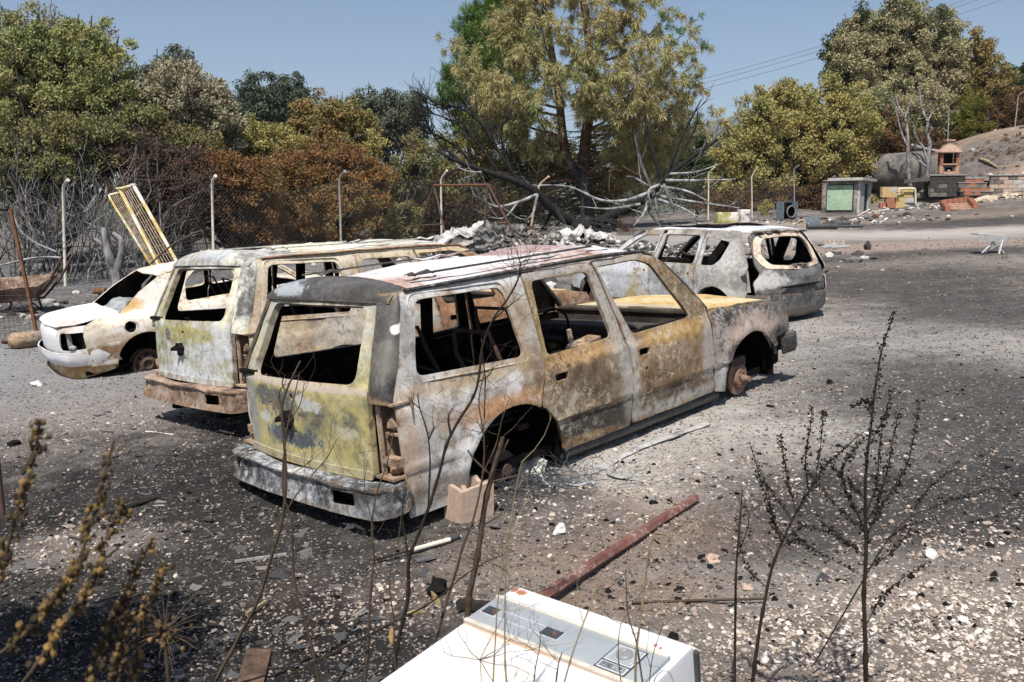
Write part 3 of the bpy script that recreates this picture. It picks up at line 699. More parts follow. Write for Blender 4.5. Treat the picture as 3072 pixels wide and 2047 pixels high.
        F['gate'] = burnt('olive yellow burnt tailgate', [(0.37, (0.085, 0.088, 0.088)), (0.44, (0.24, 0.225, 0.12)), (0.50, (0.42, 0.355, 0.145)), (0.57, (0.46, 0.40, 0.19)), (0.63, (0.28, 0.25, 0.14)), (0.70, (0.52, 0.50, 0.43))],
            [((.1, .12, .77), (.4, .30, .065), (0.05, 0.068, 0.09), 1.3, .15, .95), ((.1, .18, .98), (.4, .36, .085), (0.10, 0.10, 0.097), 1.6, .15, .92), ((.1, -.10, 1.0), (.4, .15, .045), (0.56, 0.55, 0.52), 1.5, .15, .9), ((.1, .44, .86), (.4, .08, .04), (0.54, 0.54, 0.50), 1.5, .15, .9),
             ((.1, .64, .9), (.4, .07, .4), (0.28, 0.28, 0.27), .8, .4, .9), ((.12, 0, 1.115), (.4, .8, .028), (0.48, 0.40, 0.34), .6, .4, .9), ((.1, -.50, .86), (.4, .10, .035), (0.50, 0.48, 0.38), 1.5, .2, .6), ((.3, 0, 1.5), (.5, .9, .28), (0.36, 0.36, 0.33), .5, .4, .85), ((.1, 0, .63), (.3, .9, .035), (0.34, 0.33, 0.22), .6, .4, .7)],
            (0.35, DGREY, 0.4, ASH), 1.3, 19.0, bump=0.003, mottle=(.35, (0.12, 0.12, 0.11), .35, (0.58, 0.56, 0.48)))
        F['cover'] = burnt('sooty pillar cover', [(0.36, (0.03, 0.028, 0.026)), (0.48, (0.055, 0.051, 0.046)), (0.6, (0.095, 0.09, 0.085))],
            [((.3, .35, 1.68), (.2, .22, .05), (0.36, 0.38, 0.41), 1.1, .2, .9), ((.25, -.78, 1.46), (.3, .035, .035), WHITE, .7, .15, 1, ), ((.25, -.8, 1.30), (.2, .10, .10), (0.15, 0.14, 0.125), .6, .6, .7)], (0.3, CHAR, 0.4, (0.2, 0.2, 0.19)), 1.3, 23.0, bump=0.002, rough=0.5, mottle=(.3, (0.02, 0.02, 0.02), .15, (0.2, 0.2, 0.19)))
        F['bumper'] = burnt('ash grey burnt bumper', [(0.40, (0.025, 0.025, 0.027)), (0.47, (0.075, 0.078, 0.085)), (0.54, (0.20, 0.21, 0.225)), (0.60, (0.38, 0.385, 0.39)), (0.66, (0.30, 0.26, 0.14)), (0.74, (0.10, 0.10, 0.10))],
            [((.1, .62, .52), (.25, .14, .12), (0.03, 0.028, 0.027), .9, .3, .85)], (0.6, SOOT, 0.4, ASH), 1.6, 29.0, mottle=(.8, (0.022, 0.021, 0.021), .7, (0.55, 0.56, 0.57)))
        F['recess'] = burnt('rusty lamp recess', [(0.38, BROWN), (0.5, (0.30, 0.20, 0.13)), (0.62, (0.44, 0.36, 0.28))], (), (0.5, SOOT, 0.3, ASH), 2.0, 31.0, mottle=(.8, (0.02, 0.017, 0.014), .4, (0.5, 0.44, 0.36)))
    else:
        F['quarter'] = burnt('tan burnt quarter panel', [(0.36, (0.20, 0.13, 0.07)), (0.45, (0.44, 0.33, 0.21)), (0.54, (0.56, 0.49, 0.37)), (0.66, (0.54, 0.51, 0.46))],
            [((.30, -.85, 1.0), (.12, .4, .5), (0.50, 0.36, 0.23), .8, .5, .8), ((.8, -.7, 1.63), (.8, .4, .06), (0.64, 0.58, 0.45), .6, .5, .8), ((1.1, -.85, .95), (.3, .4, .2), (0.34, 0.31, 0.28), .7, .5, .7)], (0.45, SOOT, 0.3, WHITE), 1.2, 40.0, mottle=(.5, (0.07, 0.05, 0.035), .4, (0.66, 0.61, 0.5)))
        F['rdoor'] = burnt('grey tan burnt door', [(0.36, (0.18, 0.12, 0.075)), (0.45, (0.38, 0.31, 0.23)), (0.54, (0.40, 0.385, 0.36)), (0.66, (0.46, 0.36, 0.25))],
            [((1.9, -.86, .80), (.5, .4, .12), (0.40, 0.24, 0.12), .8, .5, .8), ((1.8, -.72, 1.62), (.7, .4, .06), (0.62, 0.52, 0.36), .6, .5, .85)], (0.45, SOOT, 0.3, ASH), 1.1, 43.0)
        F['fdoor'] = burnt('rusty burnt front door', [(0.36, (0.09, 0.05, 0.03)), (0.46, (0.24, 0.12, 0.06)), (0.55, (0.36, 0.19, 0.10)), (0.66, (0.40, 0.28, 0.18))],
            [((2.5, -.72, 1.62), (.7, .4, .06), (0.62, 0.50, 0.33), .6, .5, .85)], (0.6, SOOT, 0.3, ASH), 1.2, 47.0)
        F['wing'] = burnt('rusty burnt wing', [(0.38, BROWN), (0.5, (0.30, 0.16, 0.085)), (0.62, (0.42, 0.33, 0.24))], (), (0.5, SOOT, 0.3, ASH), 1.3, 49.0)
        F['roof'] = burnt('cream burnt roof', [(0.36, (0.36, 0.28, 0.17)), (0.46, (0.60, 0.54, 0.40)), (0.55, (0.66, 0.64, 0.57)), (0.66, (0.46, 0.47, 0.48))],
            [((.6, .0, 1.68), (.35, .9, .2), (0.30, 0.31, 0.33), .9, .4, .7), ((2.3, 0, 1.7), (.5, .7, .3), (0.40, 0.38, 0.38), .9, .5, .6)], (0.35, SOOT, 0.3, WHITE), 1.1, 51.0)
        F['bonnet'] = burnt('pale ochre bonnet', [(0.36, (0.36, 0.22, 0.09)), (0.48, (0.56, 0.42, 0.22)), (0.6, (0.60, 0.54, 0.44))], (), (0.4, BROWN, 0.3, ASH), 1.1, 53.0)
        F['gate'] = burnt('olive white burnt tailgate', [(0.36, (0.12, 0.125, 0.12)), (0.44, (0.31, 0.29, 0.165)), (0.51, (0.46, 0.47, 0.46)), (0.59, (0.60, 0.62, 0.63)), (0.7, (0.33, 0.31, 0.23))],
            [((.1, .05, 1.02), (.4, .58, .075), (0.37, 0.335, 0.115), .8, .25, .9), ((.1, .38, 1.0), (.4, .05, .055), (0.09, 0.10, 0.12), .9, .2, .95), ((.3, -.58, 1.35), (.5, .10, .3), (0.58, 0.55, 0.40), .9, .3, .8), ((.3, .6, 1.3), (.5, .08, .3), (0.34, 0.32, 0.16), .8, .4, .8), ((.1, .1, .66), (.4, .7, .06), (0.5, 0.53, 0.56), .8, .3, .7)],
            (0.4, DGREY, 0.45, WHITE), 1.5, 57.0, bump=0.004, mottle=(.5, (0.09, 0.09, 0.088), .5, (0.64, 0.64, 0.62)))
        F['cover'] = burnt('flaking pillar cover', [(0.36, (0.08, 0.08, 0.08)), (0.46, (0.30, 0.30, 0.28)), (0.54, (0.58, 0.56, 0.48)), (0.66, (0.50, 0.46, 0.26))],
            [((.3, .2, 1.68), (.2, .5, .05), (0.26, 0.25, 0.25), .9, .4, .7), ((.3, -.2, 1.70), (.2, .25, .05), (0.36, 0.40, 0.44), .9, .3, .7), ((.25, -.78, 1.28), (.3, .06, .13), (0.06, 0.06, 0.06), 1.1, .2, .9)], (0.4, DGREY, 0.35, WHITE), 1.6, 59.0, mottle=(.6, (0.05, 0.05, 0.05), .5, (0.62, 0.59, 0.5)))
        F['bumper'] = burnt('rusty tan burnt bumper', [(0.36, (0.04, 0.033, 0.03)), (0.46, (0.16, 0.10, 0.07)), (0.54, (0.30, 0.21, 0.155)), (0.66, (0.40, 0.33, 0.27))], (), (0.6, SOOT, 0.3, ASH), 1.7, 61.0, mottle=(.8, (0.04, 0.032, 0.027), .5, (0.46, 0.36, 0.28)))
        F['recess'] = burnt('pale rusty lamp recess', [(0.38, BROWN), (0.5, (0.34, 0.23, 0.14)), (0.62, (0.46, 0.38, 0.29))], (), (0.5, SOOT, 0.3, ASH), 2.0, 63.0)
    return F
MW = burnt('warped brown inner metal', [(0.38, (0.02, 0.018, 0.016)), (0.52, (0.05, 0.04, 0.033)), (0.66, (0.11, 0.08, 0.06))], (), (0.4, CHAR, 0.3, (0.2, 0.18, 0.16)), 1.5, 71.0)

# ---------------------------------------------------------------- the two big off-roaders
def make_suv(label, mat4, F, group, stp=.03, dd=0.005):
    root = thing('burnt_car', label, 'car', mat4, group=group)
    ytab = smooth_tab([(0.2, .83), (.36, .855), (.45, .872), (.58, .880), (.62, .890), (.80, .892), (.98, .878), (1.08, .845), (1.6, .735), (1.66, .700), (1.75, .66)], 0.02)
    def yS(x, z):
        y = ytab(z)
        if x < .35: y -= .05 * ((.35 - x) / .35) ** 2
        if x > 3.7: y -= .06 * ((x - 3.7) / 1.0) ** 2
        y -= .013 * math.exp(-((z - .612) / .013) ** 2) - .009 * math.exp(-((z - .645) / .02) ** 2) + .010 * math.exp(-((z - 1.035) / .012) ** 2)
        for c in ((1.10, .40), (3.97, .40)):
            d = math.hypot(x - c[0], z - c[1]); y += .020 * math.exp(-((d - .46) / .05) ** 2)
        return y
    def xR(y, z):
        return .07 + .05 * (y / .7) ** 2 + (max(z - 1.1, 0) * .46) - .02 * max(0, .8 - z)
    for sg in (-1, 1):
        fn = lambda x, z: (x, sg * yS(x, z), z)
        o = (0, sg, 0)
        q = fillet([(.22, .46), (.20, .8), (.205, 1.06), (.30, 1.25), (.43, 1.655), (1.425, 1.655), (1.43, 1.5), (1.465, 1.1), (1.43, .95), (1.335, .78)] , .01) + [p[:2] for p in arc((1.10, .40), .44, 56, 186, 18)] + [(.62, .35), (.24, .35)]
        w = fillet([(.515, 1.60), (1.20, 1.585), (1.235, 1.54), (1.295, 1.12), (.40, 1.165)], .06)
        qp = sheet('quarter_panel', q, [w], fn, F['quarter'], root, stp, .02, o, dd, 1.0 + sg)
        # pressed frame around the window
        m = MB(); m.tube([Vector(fn(*p)) + Vector((0, sg * .001, 0)) for p in fillet([(.475, 1.635), (1.245, 1.615), (1.335, 1.08), (.355, 1.13)], .06)] + [Vector(fn(.475, 1.59)) + Vector((0, sg * .001, 0))], .006, 6); m.build('window_flange', F['quarter'], qp, 60)
        dr = fillet([(1.44, 1.64), (2.13, 1.64), (2.185, 1.5), (2.305, 1.06), (2.335, .78), (2.29, .415), (1.56, .405)], .03) + [p[:2] for p in arc((1.10, .40), .455, 4, 53, 10)] + [(1.40, .85), (1.455, .98), (1.48, 1.12)]
        hd = fillet([(1.505, 1.585), (2.075, 1.575), (2.185, 1.095), (1.50, 1.085)], .045)
        hh = fillet([(1.53, .90), (1.66, .90), (1.66, .95), (1.53, .95)], .012)
        rd = sheet('rear_door', dr, [hd, hh], fn, F['rdoor'], root, stp, .026, o, dd, 3.0 + sg)
        fd = fillet([(2.162, 1.645), (2.72, 1.635), (2.90, 1.585), (3.06, 1.44), (3.375, 1.14), (3.39, .95), (3.39, .425), (2.312, .42), (2.358, .78), (2.333, 1.06), (2.207, 1.5)], .03)
        hf = fillet([(2.19, 1.60), (2.65, 1.60), (2.80, 1.545), (3.16, 1.085), (2.42, 1.075)], .045)
        hk = fillet([(2.44, .905), (2.56, .905), (2.56, .955), (2.44, .955)], .012)
        ft = sheet('front_door', fd, [hf, hk, circ((2.50, .80), .016, 8)], fn, F['fdoor'], root, stp, .026, o, dd, 5.0 + sg)
        for d, x0, x1 in ((rd, 1.58, 2.26), (ft, 2.40, 3.33)):
            fi = lambda x, z: (x, sg * (yS(x, z) - .075), z)
            sheet('inner_panel', fillet([(x0, .46), (x1, .46), (x1, 1.06), (x0, 1.05)], .05), [fillet([(x0 + .2, .6), (x1 - .25, .6), (x1 - .25, .85), (x0 + .2, .85)], .04)], fi, MW, d, .09, .012, o, .006, 8.0)
            m = MB(); m.tube([(x0, sg * (yS(x0, 1.075) - .045), 1.075), ((x0 + x1) / 2, sg * (yS(2, 1.075) - .043), 1.068), (x1, sg * (yS(x1, 1.075) - .045), 1.08)], .016, 4); m.build('window_sill', M['char'], d)
        # raised rubbing strip line along the doors
        wg = [(3.412, .425), (3.412, 1.03), (3.43, 1.075), (3.6, 1.085), (4.2, 1.045), (4.66, .985), (4.70, .93), (4.69, .72), (4.42, .70), (4.39, .55)] + [p[:2] for p in arc((3.97, .40), .43, 22, 176, 18)] + [(3.53, .40)]
        sheet('front_wing', wg, [circ((3.62, .82), .010, 8)], lambda x, z: (x, sg * (yS(x, z) - max(0, z - .98) ** 2 * 4.0), z), F['wing'], root, stp, .016, o, dd, 7.0 + sg)
        m = MB(); m.tube([(1.60, sg * .80, .375), (2.4, sg * .805, .372), (3.50, sg * .80, .375)], .045, 8); m.build('sill', F['cover'], root, 50)
        # drip rail and roof bar
        m = MB(); m.tube([(.47, sg * .712, 1.662), (1.4, sg * .716, 1.668), (2.3, sg * .714, 1.668), (2.78, sg * .70, 1.645), (2.98, sg * .735, 1.52), (3.2, sg * .775, 1.32), (3.42, sg * .80, 1.10)], [.013, .013, .014, .015, .02, .024, .028], 6); m.build('windscreen_pillar', F['wing'], root, 60)
        m = MB(); m.box((1.45, sg * .60, 1.735), (1.7, .022, .012)); m.build('roof_bar', F['cover'], root)
        for k, (x, L_) in enumerate(((.62, .26), (1.55, .5), (2.3, .35))):
            pts = [Vector((x + L_ * i / 6, sg * (.53 + .02 * math.sin(i * 1.7 + k)), 1.722 + .012 * math.sin(i * 2.1 + k * 2) + .012)) for i in range(7)]; m = MB(); m.tube(pts, [.006, .016, .02, .014, .022, .013, .004], 5, flat=.45); m.build('peeling_strip', F['cover'] if k != 1 else F['roof'], root)
        # pillar cover, wrapped round the rear corner
        def fp(s, z):
            zi = min(max(z, 1.0), 1.66)
            yi = .735 - max(0, zi - 1.12) * .24; pin = Vector((xR(yi, z) - .012, sg * yi, z))
            xq = float(np.interp(z, [1.0, 1.08, 1.25, 1.66], [.20, .205, .29, .43])); po = Vector((xq + .005, sg * (yS(xq, z) + .006), z))
            co = Vector((xR(.8, z) + .005, sg * (yS(xq, z) + .012), z))
            return pin * (1 - s) ** 2 + co * 2 * s * (1 - s) + po * s * s
        sheet('pillar_cover', [(0, 1.06), (1, 1.04), (1, 1.66), (0, 1.66)], [], fp, F['cover'], root, .08, .012, (-1, sg, 0), .003, 9.0 + sg)
        # tail-lamp recess: back plate, shelf and uprights
        m = MB(); m.box((.31, sg * .79, .83), (.01, .19, .48)); m.box((.24, sg * .715, .83), (.14, .012, .48)); m.box((.22, sg * .79, .615), (.19, .17, .014)); m.box((.24, sg * .79, 1.045), (.14, .17, .012))
        m.box((.165, sg * .745, .83), (.02, .022, .44)); m.box((.20, sg * .80, .70), (.06, .14, .05)); m.box((.23, sg * .80, .86), (.05, .13, .012)); m.rock((.24, sg * .80, .93), (.05, .05, .05), random.Random(3), 1); m.rock((.20, sg * .82, .66), (.06, .05, .03), random.Random(4), 1)
        m.build('lamp_recess', F['recess'], root)
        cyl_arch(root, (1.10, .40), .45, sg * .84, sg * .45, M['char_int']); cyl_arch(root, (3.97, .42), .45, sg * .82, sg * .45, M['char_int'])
    # roof, rear header, bonnet, tailgate
    def fr(x, y):
        z = 1.655 + .075 * (1 - min(1, abs(y) / .715) ** 2.4)
        z -= .03 * max(0, (.75 - x) / .3) ** 2 * .3 + .06 * max(0, (x - 2.45) / .4) ** 2
        z += (.016 * math.sin(x * 5.2 + 1.4 * math.sin(y * 4)) + .022 * mnoise.noise(Vector((x * 2.2, y * 3.0, dd * 999))) - .016 * abs(mnoise.noise(Vector((x * 3.1 + y, y * 4.2, 2.0))))) * max(0, 1 - (abs(y) / .62) ** 4)
        return (x, y, z)
    sheet('roof', fillet([(.45, -.705), (2.70, -.69), (2.82, -.5), (2.86, 0), (2.82, .5), (2.70, .69), (.45, .705)], .03), [], fr, F['roof'], root, .065, .018, (0, 0, 1), .004, 2.0)
    def fh(y, t):   # rear header over the tailgate
        c = 1 - (abs(y) / .72) ** 2.6; a = t * PI / 2
        x = .49 - .20 * max(0, math.cos(a)) ** .8 * (0.9 + .1 * c) + .05 * (abs(y) / .72) ** 4; z = 1.60 + .055 * math.sin(a) + .075 * c * math.sin(a) + .015 * c
        return (x, y, z)
    sheet('rear_header', [(-.705, 0), (.705, 0), (.705, 1), (-.705, 1)], [], fh, F['cover'], root, .08, .012, (-1, 0, .6), .003, 4.0)
    def fb(x, y):
        z = 1.085 + .03 * (1 - (abs(y) / .75) ** 2) - (x - 3.4) * .055 - .10 * max(0, (x - 4.45) / .25) ** 2 + .008 * mnoise.noise(Vector((x * 3, y * 3, 5)))
        return (x, y, z)
    sheet('bonnet', fillet([(3.44, -.755), (4.60, -.70), (4.70, -.4), (4.72, 0), (4.70, .4), (4.60, .70), (3.44, .755), (3.36, 0)], .05), [], fb, F['bonnet'], root, .08, .014, (0, 0, 1), .003, 6.0)
    g = fillet([(-.70, .60), (.70, .60), (.712, 1.12), (.60, 1.635), (-.60, 1.635), (-.712, 1.12)], .03)
    gh = fillet([(-.595, 1.15), (.60, 1.13), (.535, 1.585), (-.535, 1.585)], .07)
    tg = sheet('tailgate', g, [gh, circ((.05, 1.03), .022, 10), circ((.34, .96), .014, 8), circ((.05, .80), .014, 8), circ((.27, .955), .010, 8)], lambda y, z: (xR(y, z), y, z), F['gate'], root, .05, .045, (-1, 0, 0), .004, 8.0)
    m = MB(); m.rock((.05, .10, .90), (.035, .06, .04), random.Random(8), 2, 1, .5); m.rock((.045, .07, .86), (.02, .03, .04), random.Random(9), 1, 1, .5); m.tube([(.13, .02, 1.125), (.10, .02, 1.16), (.10, -.03, 1.165), (.13, -.03, 1.125)], .008, 6); pieces(m, 'latch', M['char'], tg)
    sheet('lower_trim', fillet([(-.70, .595), (.70, .595), (.70, .645), (-.70, .645)], .01), [], lambda y, z: (xR(y, z) - .014, y, z), F['gate'], tg, .08, .012, (-1, 0, 0), .002, 8.0)
    m = MB(); m.bbox((xR(.69, 1.135) - .006, .67, 1.135), (.035, .20, .032), .006)
    m.build('hinge', M['char'], tg)
    # bumpers
    P = Path([(.21, -.885), (-.0, -.875), (-.045, -.5), (-.06, 0), (-.045, .5), (0, .875), (.21, .885)], .11)
    pb = lambda s, z: (P(s).x + .02 * math.sin((z - .42) * 14), P(s).y, z)
    Lh = P.L / 2
    bz = fillet([(-Lh, .405), (Lh, .405), (Lh, .585), (-Lh, .585)], .04)
    bp = sheet('rear_bumper', bz, [fillet([(-.66, .465), (-.44, .455), (-.44, .535), (-.66, .545)], .015), fillet([(.72, .465), (.86, .465), (.86, .545), (.72, .545)], .015)], pb, F['bumper'], root, .05, .02, (-1, 0, 0), .008, 5.0)
    def pt(s, t):
        p = P(s); c = Vector((.32, p.y * .72)); q = p.lerp(c, t * .42); return (q.x, q.y, .585 + .012 * math.sin(t * 3) - .01 * t)
    sheet('bumper_step', [(-Lh, 0), (Lh, 0), (Lh, 1), (-Lh, 1)], [], pt, F['bumper'], bp, .07, .014, (0, 0, 1), .010, 3.0)
    m = MB(); m.box((.12, 0, .50), (.10, 1.5, .10)); m.tube([(.18, .5, .38), (.16, .1, .36), (.3, -.4, .38)], .035, 8); pieces(m, 'bumper_beam', M['char_int'], bp)
    for sg in (-1, 1):
        m = MB(); m.bbox((4.70, sg * .80, .62), (.16, .14, .17), .03); m.bbox((4.62, sg * .865, .60), (.22, .03, .15), .012); pieces(m, 'front_bumper_end', F['wing'], root, 45)
        m = MB(); m.poly([(4.36, sg * .74, .40), (4.62, sg * .74, .43), (4.63, sg * .74, .55), (4.36, sg * .74, .50)], (0, sg * .012, 0)); m.box((4.5, sg * .70, .535), (.28, .10, .012)); pieces(m, 'bumper_bracket', M['char'], root)
    m = MB(); m.bbox((4.72, 0, .60), (.10, 1.5, .16), .03); m.build('front_bumper', F['wing'], root, 45)
    # underbody and what is left of the inside
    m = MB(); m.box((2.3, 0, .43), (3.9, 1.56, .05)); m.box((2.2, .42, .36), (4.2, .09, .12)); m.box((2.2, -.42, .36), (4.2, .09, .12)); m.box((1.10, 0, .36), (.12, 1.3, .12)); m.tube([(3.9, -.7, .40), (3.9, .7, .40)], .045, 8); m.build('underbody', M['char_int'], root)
    m = MB(); m.box((3.36, 0, .78), (.04, 1.5, .62)); m.bbox((3.12, 0, .93), (.26, 1.40, .16), .05); m.tube([(3.0, -.66, .86), (3.0, .66, .86)], .04, 8); m.bbox((3.38, 0, 1.085), (.12, 1.46, .03), .008); m.build('dashboard', MW, root, 40)
    sw = MB(); c = Vector((2.82, .36, .98)); sw.tube([c + Vector((.07 * math.cos(a), .19 * math.sin(a), .17 * math.cos(a))) for a in [i * PI / 12 for i in range(25)]], .011, 6); sw.tube([c, c + Vector((.25, 0, -.10))], .02, 6); sw.build('steering_wheel', M['char'], root)
    rng = random.Random(5)
    for x, y in ((2.35, .38), (2.35, -.38), (1.45, .38), (1.45, -.38)):
        m = MB(); b = Vector((x, y, .47))
        if (x, y) != (2.35, -.38):
            m.tube([b + Vector((0, -.22, .3)), b + Vector((-.16, -.22, .62)), b + Vector((-.2, -.18, .80)), b + Vector((-.2, .18, .80)), b + Vector((-.16, .22, .62)), b + Vector((0, .22, .3))], .016, 6)
            m.tube([b + Vector((-.08, -.22, .45)), b + Vector((-.10, 0, .48)), b + Vector((-.08, .22, .45))], .01, 5)
        m.box(b + Vector((.22, .2, .1)), (.5, .03, .04)); m.box(b + Vector((.22, -.2, .1)), (.5, .03, .04)); m.box(b + Vector((.2, 0, .16)), (.42, .4, .015))
        for k in range(4): m.tube([b + Vector((.02 + .11 * k, -.2, .17)), b + Vector((.06 + .11 * k, 0, .20 + .03 * rng.random())), b + Vector((.02 + .11 * k, .2, .17))], .006, 4)
        m.build('seat_frame', M['rust_dark'], root)
    m = MB()
    for k in range(26): m.rock((1.0 + 2.2 * rng.random(), -.6 + 1.2 * rng.random(), .49), (.05 + .09 * rng.random(), .05 + .09 * rng.random(), .03 + .05 * rng.random()), rng, 1, 1, .5)
    m.build('ash_heap', M['ash_grey'], root)
    m = MB()
    for k in range(16): m.rock((2.15 + .25 * rng.random(), -.55 + .25 * rng.random(), .80 + .22 * rng.random() ** 2), (.03 + .02 * rng.random(), .03, .03), rng, 1, 1, .5)
    m.build('ash_crust', M['ash'], root)
    m = MB(); m.tube([(2.02, -.62, .62), (1.98, -.66, .9), (1.93, -.66, 1.18)], .018, 4); m.tube([(1.55, -.62, 1.02), (1.9, -.66, .98), (2.0, -.66, 1.0)], .02, 5); m.poly([(1.95, -.70, 1.03), (2.2, -.72, 1.09), (2.18, -.62, 1.10), (1.97, -.60, 1.06)], (0, 0, -.02)); pieces(m, 'door_rail', F['recess'], root)
    m = MB(); m.tube([(.55, -.5, 1.0), (.75, -.52, 1.08), (.95, -.55, 1.03), (1.02, -.56, .8)], .012, 5); m.tube([(1.6, .70, .5), (1.72, .70, 1.0), (1.76, .68, 1.6)], .05, 4); m.tube([(1.6, -.70, .5), (1.7, -.72, 1.0)], .045, 4); pieces(m, 'inner_pillar', M['char_int'], root)
    disc_part(root, (3.87, -.79, .435), -1, M['disc']); disc_part(root, (3.87, .79, .435), 1, M['disc'])
    for sg in (-1, 1):
        m = MB(); m.lathe([(.05, -.05), (.128, -.05), (.128, .035), (.11, .05), (.05, .055), (.04, .09), (0, .09)], (1.10, sg * .70, .39), 24, Matrix.Rotation(-sg * PI / 2, 3, 'X')); m.build('brake_drum', M['rust_dark'], root, 40)
    return root
def car_matrix(origin, rows):
    m = Matrix([[*rows[0], origin[0]], [*rows[1], origin[1]], [*rows[2], origin[2]], [0, 0, 0, 1]])
    return m
make_suv('burnt-out off-roader shell with yellow-olive tailgate, nearest of the cars', car_matrix((-1.323, 5.65, -.131), ((.70989, -.69877, -.08818), (.69912, .71429, -.03204), (.08537, -.0389, .99559))), finishes('near'), 'burnt-out cars in the yard')
make_suv('burnt-out off-roader shell with tan rusty bumper, between the white saloon and the nearest car', car_matrix((-2.894, 8.025, -.017), ((.69473, -.71734, -.05273), (.7183, .69574, -.00108), (.03746, -.03712, .99861))), finishes('far'), 'burnt-out cars in the yard', stp=.04)

